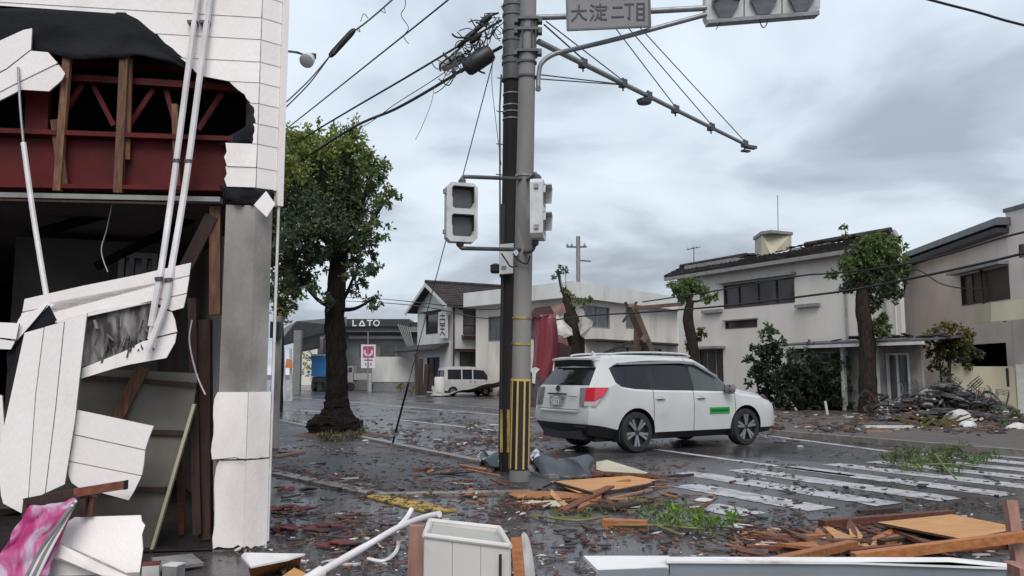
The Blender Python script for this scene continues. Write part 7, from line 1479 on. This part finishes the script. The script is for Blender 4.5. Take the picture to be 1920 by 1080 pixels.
# crumpled sheets round the pole foot
def crum(name, px, Y0, hz, mt, label, seed, nu=16, nv=8, cat='sheeting'):
    g = random.Random(seed); ph = [g.uniform(0, 6) for _ in range(8)]
    (xa, ya), (xb, yb) = px; A, C_ = G(xa, ya), G(xb, yb)
    def fn(u, v):
        p = A.lerp(C_, u); h = math.sin(min(1, v * 1.25) * math.pi * .5) * hz * (.75 + .25 * math.sin(u * 7 + ph[0])) * (1 - .55 * max(0, v - .7) / .3)
        return p + Vector((.05 * math.sin(v * 7 + u * 9 + ph[1]), Y0 * v + .05 * math.sin(u * 11 + ph[2]), .012 + h * (.3 + .7 * math.sin(math.pi * (.12 + .8 * u))) + .03 * math.sin(u * 15 + v * 8 + ph[3]) * v))
    b = B(); b.grid(fn, nu, nv); o = b.build(name, mt, label=label, cat=cat, smooth=22); o.modifiers.new('t', 'SOLIDIFY').thickness = .006; return o
crum('dark_sheeting', ((1006, 900), (1118, 896)), .75, .34, 'tarp_blue', 'crumpled dark blue grey sheeting right of the concrete pole foot', 4)
crum('dark_sheeting', ((902, 882), (946, 888)), .5, .20, 'tarp_blue', 'small dark folded sheet left of the concrete pole foot', 6, 12, 6)
crum('silver_foil', ((898, 872), (925, 872)), .3, .24, 'silver', 'crumpled silver foil standing behind the small dark sheet', 7, 9, 6); crum('silver_foil', ((935, 884), (955, 886)), .25, .22, 'silver', 'silver foil flap touching the left side of the concrete pole', 8, 8, 6); crum('silver_foil', ((992, 893), (1012, 893)), .3, .34, 'silver', 'silver foil standing between the concrete pole and dark blue sheeting', 9, 8, 7)
# red rags
RG = [(545, 961, .17, .10, 'faded red rag nearest the shop pillar on the asphalt'), (560, 998, .26, .12, 'larger red crumpled rag below the faded rag'), (560, 922, .22, .10, 'dull red scrap beside the kerb near the shop'), (640, 1028, .20, .10, 'dark red scrap beside the white pipe'), (800, 885, .16, .10, 'small dark red scrap on the pavement left of the poles')]
def flake(c, sx, sy, mt, label, seed):
    g = random.Random(seed); b = B()
    for k in range(9):
        a, r = g.uniform(0, 6.28), g.uniform(0, 1) ** .6; x, y = c.x + math.cos(a) * sx * r, c.y + math.sin(a) * sy * r; t = g.uniform(0, 6.28); n = g.choice([5, 6, 7]); s_ = g.uniform(.05, .12); z = c.z + .004 * k
        b.prism([Vector((x + math.cos(t + 6.28 * q / n) * s_ * g.uniform(.55, 1.25), y + math.sin(t + 6.28 * q / n) * s_ * g.uniform(.4, 1.0), z + g.uniform(.006, .03))) for q in range(n)], (0, 0, -.010))
    return b.build('red_rag', mt, label=label, cat='rag')
for i, (x, y, sx, sy, lb) in enumerate(RG): flake(G(x, y) + Vector((0, 0, .006)), sx, sy, 'red_rag', lb, 20 + i)
# torn green branches on the road
def branch(label, px, sz, seed, mats, stem, size=.07, dens=4200):
    c = G(px[0][0], px[0][1]); t = thing('torn_branch', label, 'branch', c, 'torn branches on the road'); leaves([(G(x, y) + Vector((0, 0, .02 + sz[2] * .6)), sz[0] * k, sz[1] * k, sz[2] * k, m) for x, y, k, m in px], dens, size, seed, mats, 'foliage', t, droop=0, asp=.26)
    for pts in stem:
        b = B(); b.tube(spline([G(x, y, z) for x, y, z in pts], 4), .012, 6); b.build('stem', 'stem', t)
branch('bright green leafy branch lying on the asphalt before the crosswalk', [(1300, 984, 1, 0), (1330, 990, 1, 0), (1270, 972, .9, 1), (1240, 985, .8, 1), (1345, 998, .8, 0), (1290, 1000, .8, 1), (1225, 970, .6, 1), (1255, 995, .7, 1)], (.26, .26, .10), 41, ['leaf_bright', 'leaf_pale'], [[(1150, 985, .03), (1230, 985, .05), (1320, 992, .06)], [(1230, 985, .05), (1280, 1004, .03)]])
branch('thin pale green sprig lying among the boards below the pole', [(1090, 972, .8, 1), (1120, 968, .8, 1), (1060, 974, .6, 1), (1180, 962, .8, 0), (1200, 945, .7, 0)], (.22, .2, .05), 42, ['leaf_c', 'leaf_pale'], [[(1000, 966, .02), (1080, 976, .03), (1140, 968, .03)]], dens=1300)
branch('large pale green branch lying across the far crosswalk stripes', [(1690, 872, 1, 0), (1720, 866, 1.1, 0), (1760, 872, 1.2, 0), (1800, 868, 1.1, 0), (1830, 872, 1, 1), (1740, 884, .9, 1), (1780, 886, .9, 1), (1700, 884, .7, 1)], (.34, .36, .15), 43, ['leaf_c', 'leaf_pale'], [[(1752, 850, .30), (1770, 874, .15), (1793, 898, .03)], [(1690, 874, .05), (1760, 870, .12), (1830, 872, .05)]], .085, 2200)
# shards: the larger ones one by one, the rest as litter
gs = random.Random(17)
def shard_mesh(seed, s=1.0):
    g = random.Random(seed); n = g.choice([4, 5, 5, 6]); b = B(); pts = []
    for k in range(n): a = 2 * math.pi * k / n + g.uniform(-.35, .35); r = g.uniform(.55, 1.0); pts.append((math.cos(a) * r, math.sin(a) * r * .62, g.uniform(-.02, .02)))
    b.prism(pts, (0, 0, .16)); return b
protos = []
for i in range(8):
    b = shard_mesh(50 + i); me = bpy.data.meshes.new('roof_tile_shard'); me.from_pydata(b.v, [], b.f); me.materials.append(MATS['shard']); me.update(); fix_normals(me); protos.append(me)
SH = [(rx, ry) for rx, ry in [(gs.uniform(1230, 1900), gs.uniform(885, 1000)) for _ in range(60)]] + [(gs.uniform(520, 900), gs.uniform(850, 1050)) for _ in range(36)] + [(gs.uniform(1000, 1420), gs.uniform(985, 1040)) for _ in range(22)] + [(gs.uniform(640, 930), gs.uniform(765, 840)) for _ in range(42)]
for x, y in SH:
    o = bpy.data.objects.new('roof_tile_shard', protos[gs.randrange(8)]); COL.objects.link(o); p = G(x, y); sc = gs.uniform(.035, .085) * (1.5 if y < 840 else 1); o.location = (p.x, p.y, .012 if not (x < 900 and y > 850) else .03); o.scale = (sc, sc, sc); o.rotation_euler = (gs.uniform(-.12, .12), gs.uniform(-.12, .12), gs.uniform(0, 6))
    tag(o, 'broken dark roof tile shard lying ' + ('on the wet road left of the poles' if y < 845 and x < 1000 else 'on the near pavement beside the shop' if x < 1000 else 'on the crosswalk before the SUV' if x > 1225 else 'in the foreground right of the white cabinet'), 'tile shard', 'roof tile shards on the asphalt')
def litter(name, n, region, smin, smax, mats, wts, label, seed, flat=.25, z=.006, long_=1.0):
    r2 = random.Random(seed); b = B(); cen = [region(r2) for _ in range(max(6, n // 34))]; x0_, x1_ = 0, 0
    for i in range(n):
        x, y = region(r2)
        if r2.random() < .62:
            c_ = r2.choice(cen); sp_ = .25 + .75 * (c_[1] - 700) / 380; x, y = c_[0] + r2.gauss(0, 42 * sp_), max(c_[1] + r2.gauss(0, 8 * sp_), 762)
        p = G(x, y, 0); s = r2.uniform(smin, smax) * (1 if r2.random() < .85 else 1.7); a = r2.uniform(0, 6.28); k = r2.choice([4, 5]); lg = r2.uniform(.7, 2.2) * long_; pts = []
        tl_ = r2.uniform(-.25, .25)
        for j in range(k):
            t = 2 * math.pi * j / k + r2.uniform(-.4, .4); u, v = math.cos(t) * s * lg * r2.uniform(.6, 1), math.sin(t) * s * .55 * r2.uniform(.6, 1); pts.append(Vector((p.x + u * math.cos(a) - v * math.sin(a), p.y + u * math.sin(a) + v * math.cos(a), z + s * flat + u * tl_ * .5 + abs(u * tl_) * .5)))
        b.prism(pts, (0, 0, -s * flat), r2.choices(range(len(mats)), wts)[0])
    return b.build(name, mats, kind='stuff', label=label, cat='litter')
MT5 = ['shard', 'shard_red', 'shard_brown', 'shard_white', 'shard_grey']
litter('road_litter', 1300, lambda r: (r.uniform(520, 1000), 765 + 90 * r.random() ** .8), .02, .06, MT5, [8, 3, 3, 1, 1], 'small dark debris strewn over the wet road left of the poles', 1)
litter('road_litter', 1100, lambda r: (r.uniform(1000, 2000), 825 + 170 * r.random()), .012, .035, MT5, [9, 3, 3, .8, 1], 'small dark debris strewn over the crosswalk and road', 2)
litter('pavement_litter', 2200, lambda r: (r.uniform(480, 1000), 835 + 245 * r.random()), .010, .032, MT5, [7, 5, 5, 1.2, 1.5], 'small dark and reddish debris strewn over the near pavement', 3, z=.022)
litter('foreground_litter', 1900, lambda r: (r.uniform(560, 1960), 985 + 95 * r.random()), .008, .026, MT5, [7, 4, 7, 1.5, 2], 'fine splinters and tile crumbs in the foreground', 4)
litter('far_verge_litter', 1100, lambda r: (r.uniform(1430, 1990), 778 + 40 * r.random() + max(0, 0)), .03, .085, MT5, [6, 1.5, 7, .8, 2], 'brown debris strewn along the far pavement', 5, z=.105)
litter('splinter_litter', 260, lambda r: (r.uniform(880, 1320), 860 + 110 * r.random()), .02, .05, ['new_wood', 'red_wood', 'shard_brown', 'dark_wood', 'shard_white'], [3, 3, 4, 3, .5], 'wood splinters round the foot of the poles', 6, .2, .01, 2.2)
litter('splinter_litter', 300, lambda r: (r.uniform(1380, 1930), 990 + 60 * r.random()), .015, .045, ['new_wood', 'red_wood', 'shard_brown', 'dark_wood', 'shard_white'], [2, 3, 4, 4, .5], 'wood splinters among the timbers at the lower right', 7, .2, .008, 2.4)
litter('kerb_litter', 420, lambda r: (lambda t: (505 + 215 * t + r.gauss(0, 16), 882 + 42 * t + r.gauss(0, 6)))(r.random()) if r.random() < .5 else (r.uniform(700, 990), 918 + r.gauss(0, 6)), .012, .035, ['shard_brown', 'shard_red', 'shard_grey', 'shard'], [4, 2, 2, 3], 'gravel and splinters caught along the near kerb', 8, z=.03)
litter('far_gutter_litter', 500, lambda r: (lambda t: (1430 + 520 * t, 812 + 26 * t + r.uniform(-6, 12)))(r.random()), .02, .06, MT5, [6, 2, 6, .8, 2], 'brown debris washed along the far gutter', 9)
litter('broken_boards_litter', 90, lambda r: r.choice([(r.gauss(1130, 90), r.gauss(930, 18)), (r.gauss(1640, 140), r.gauss(1020, 16)), (r.gauss(880, 60), r.gauss(880, 12))]), .06, .13, ['new_wood', 'red_wood', 'plywood', 'old_wood', 'dark_wood'], [3, 4, 2, 3, 3], 'broken orange and brown board ends heaped round the poles and timbers', 10, .14, .012, 1.9)
litter('broken_tile_litter', 150, lambda r: r.choice([(r.gauss(620, 60), r.gauss(985, 30)), (r.gauss(1150, 120), r.gauss(1020, 14)), (r.gauss(700, 90), r.gauss(900, 22))]), .035, .075, ['shard_red', 'shard', 'shard_brown'], [4, 4, 2], 'broken reddish and dark tile pieces in drifts on the near asphalt', 11, .22, .012, 1.0)
for x, y, s, lb in ((1390, 990, .10, 'torn white paper beside the bright green branch'), (1320, 940, .10, 'white scrap on the end of the nearest crosswalk stripe'), (1068, 846, .09, 'white scrap behind the dark blue sheeting'), (690, 828, .12, 'white scrap beside the tree root ball'), (1185, 952, .08, 'pair of pale tile bits right of the timber heap'), (1500, 838, .06, 'small white bit on the road ahead of the SUV')):
    blob('white_scrap', G(x, y) + Vector((0, 0, .008)), s, s * .6, s * .25, 'shard_white', lb, 'scrap', int(x))
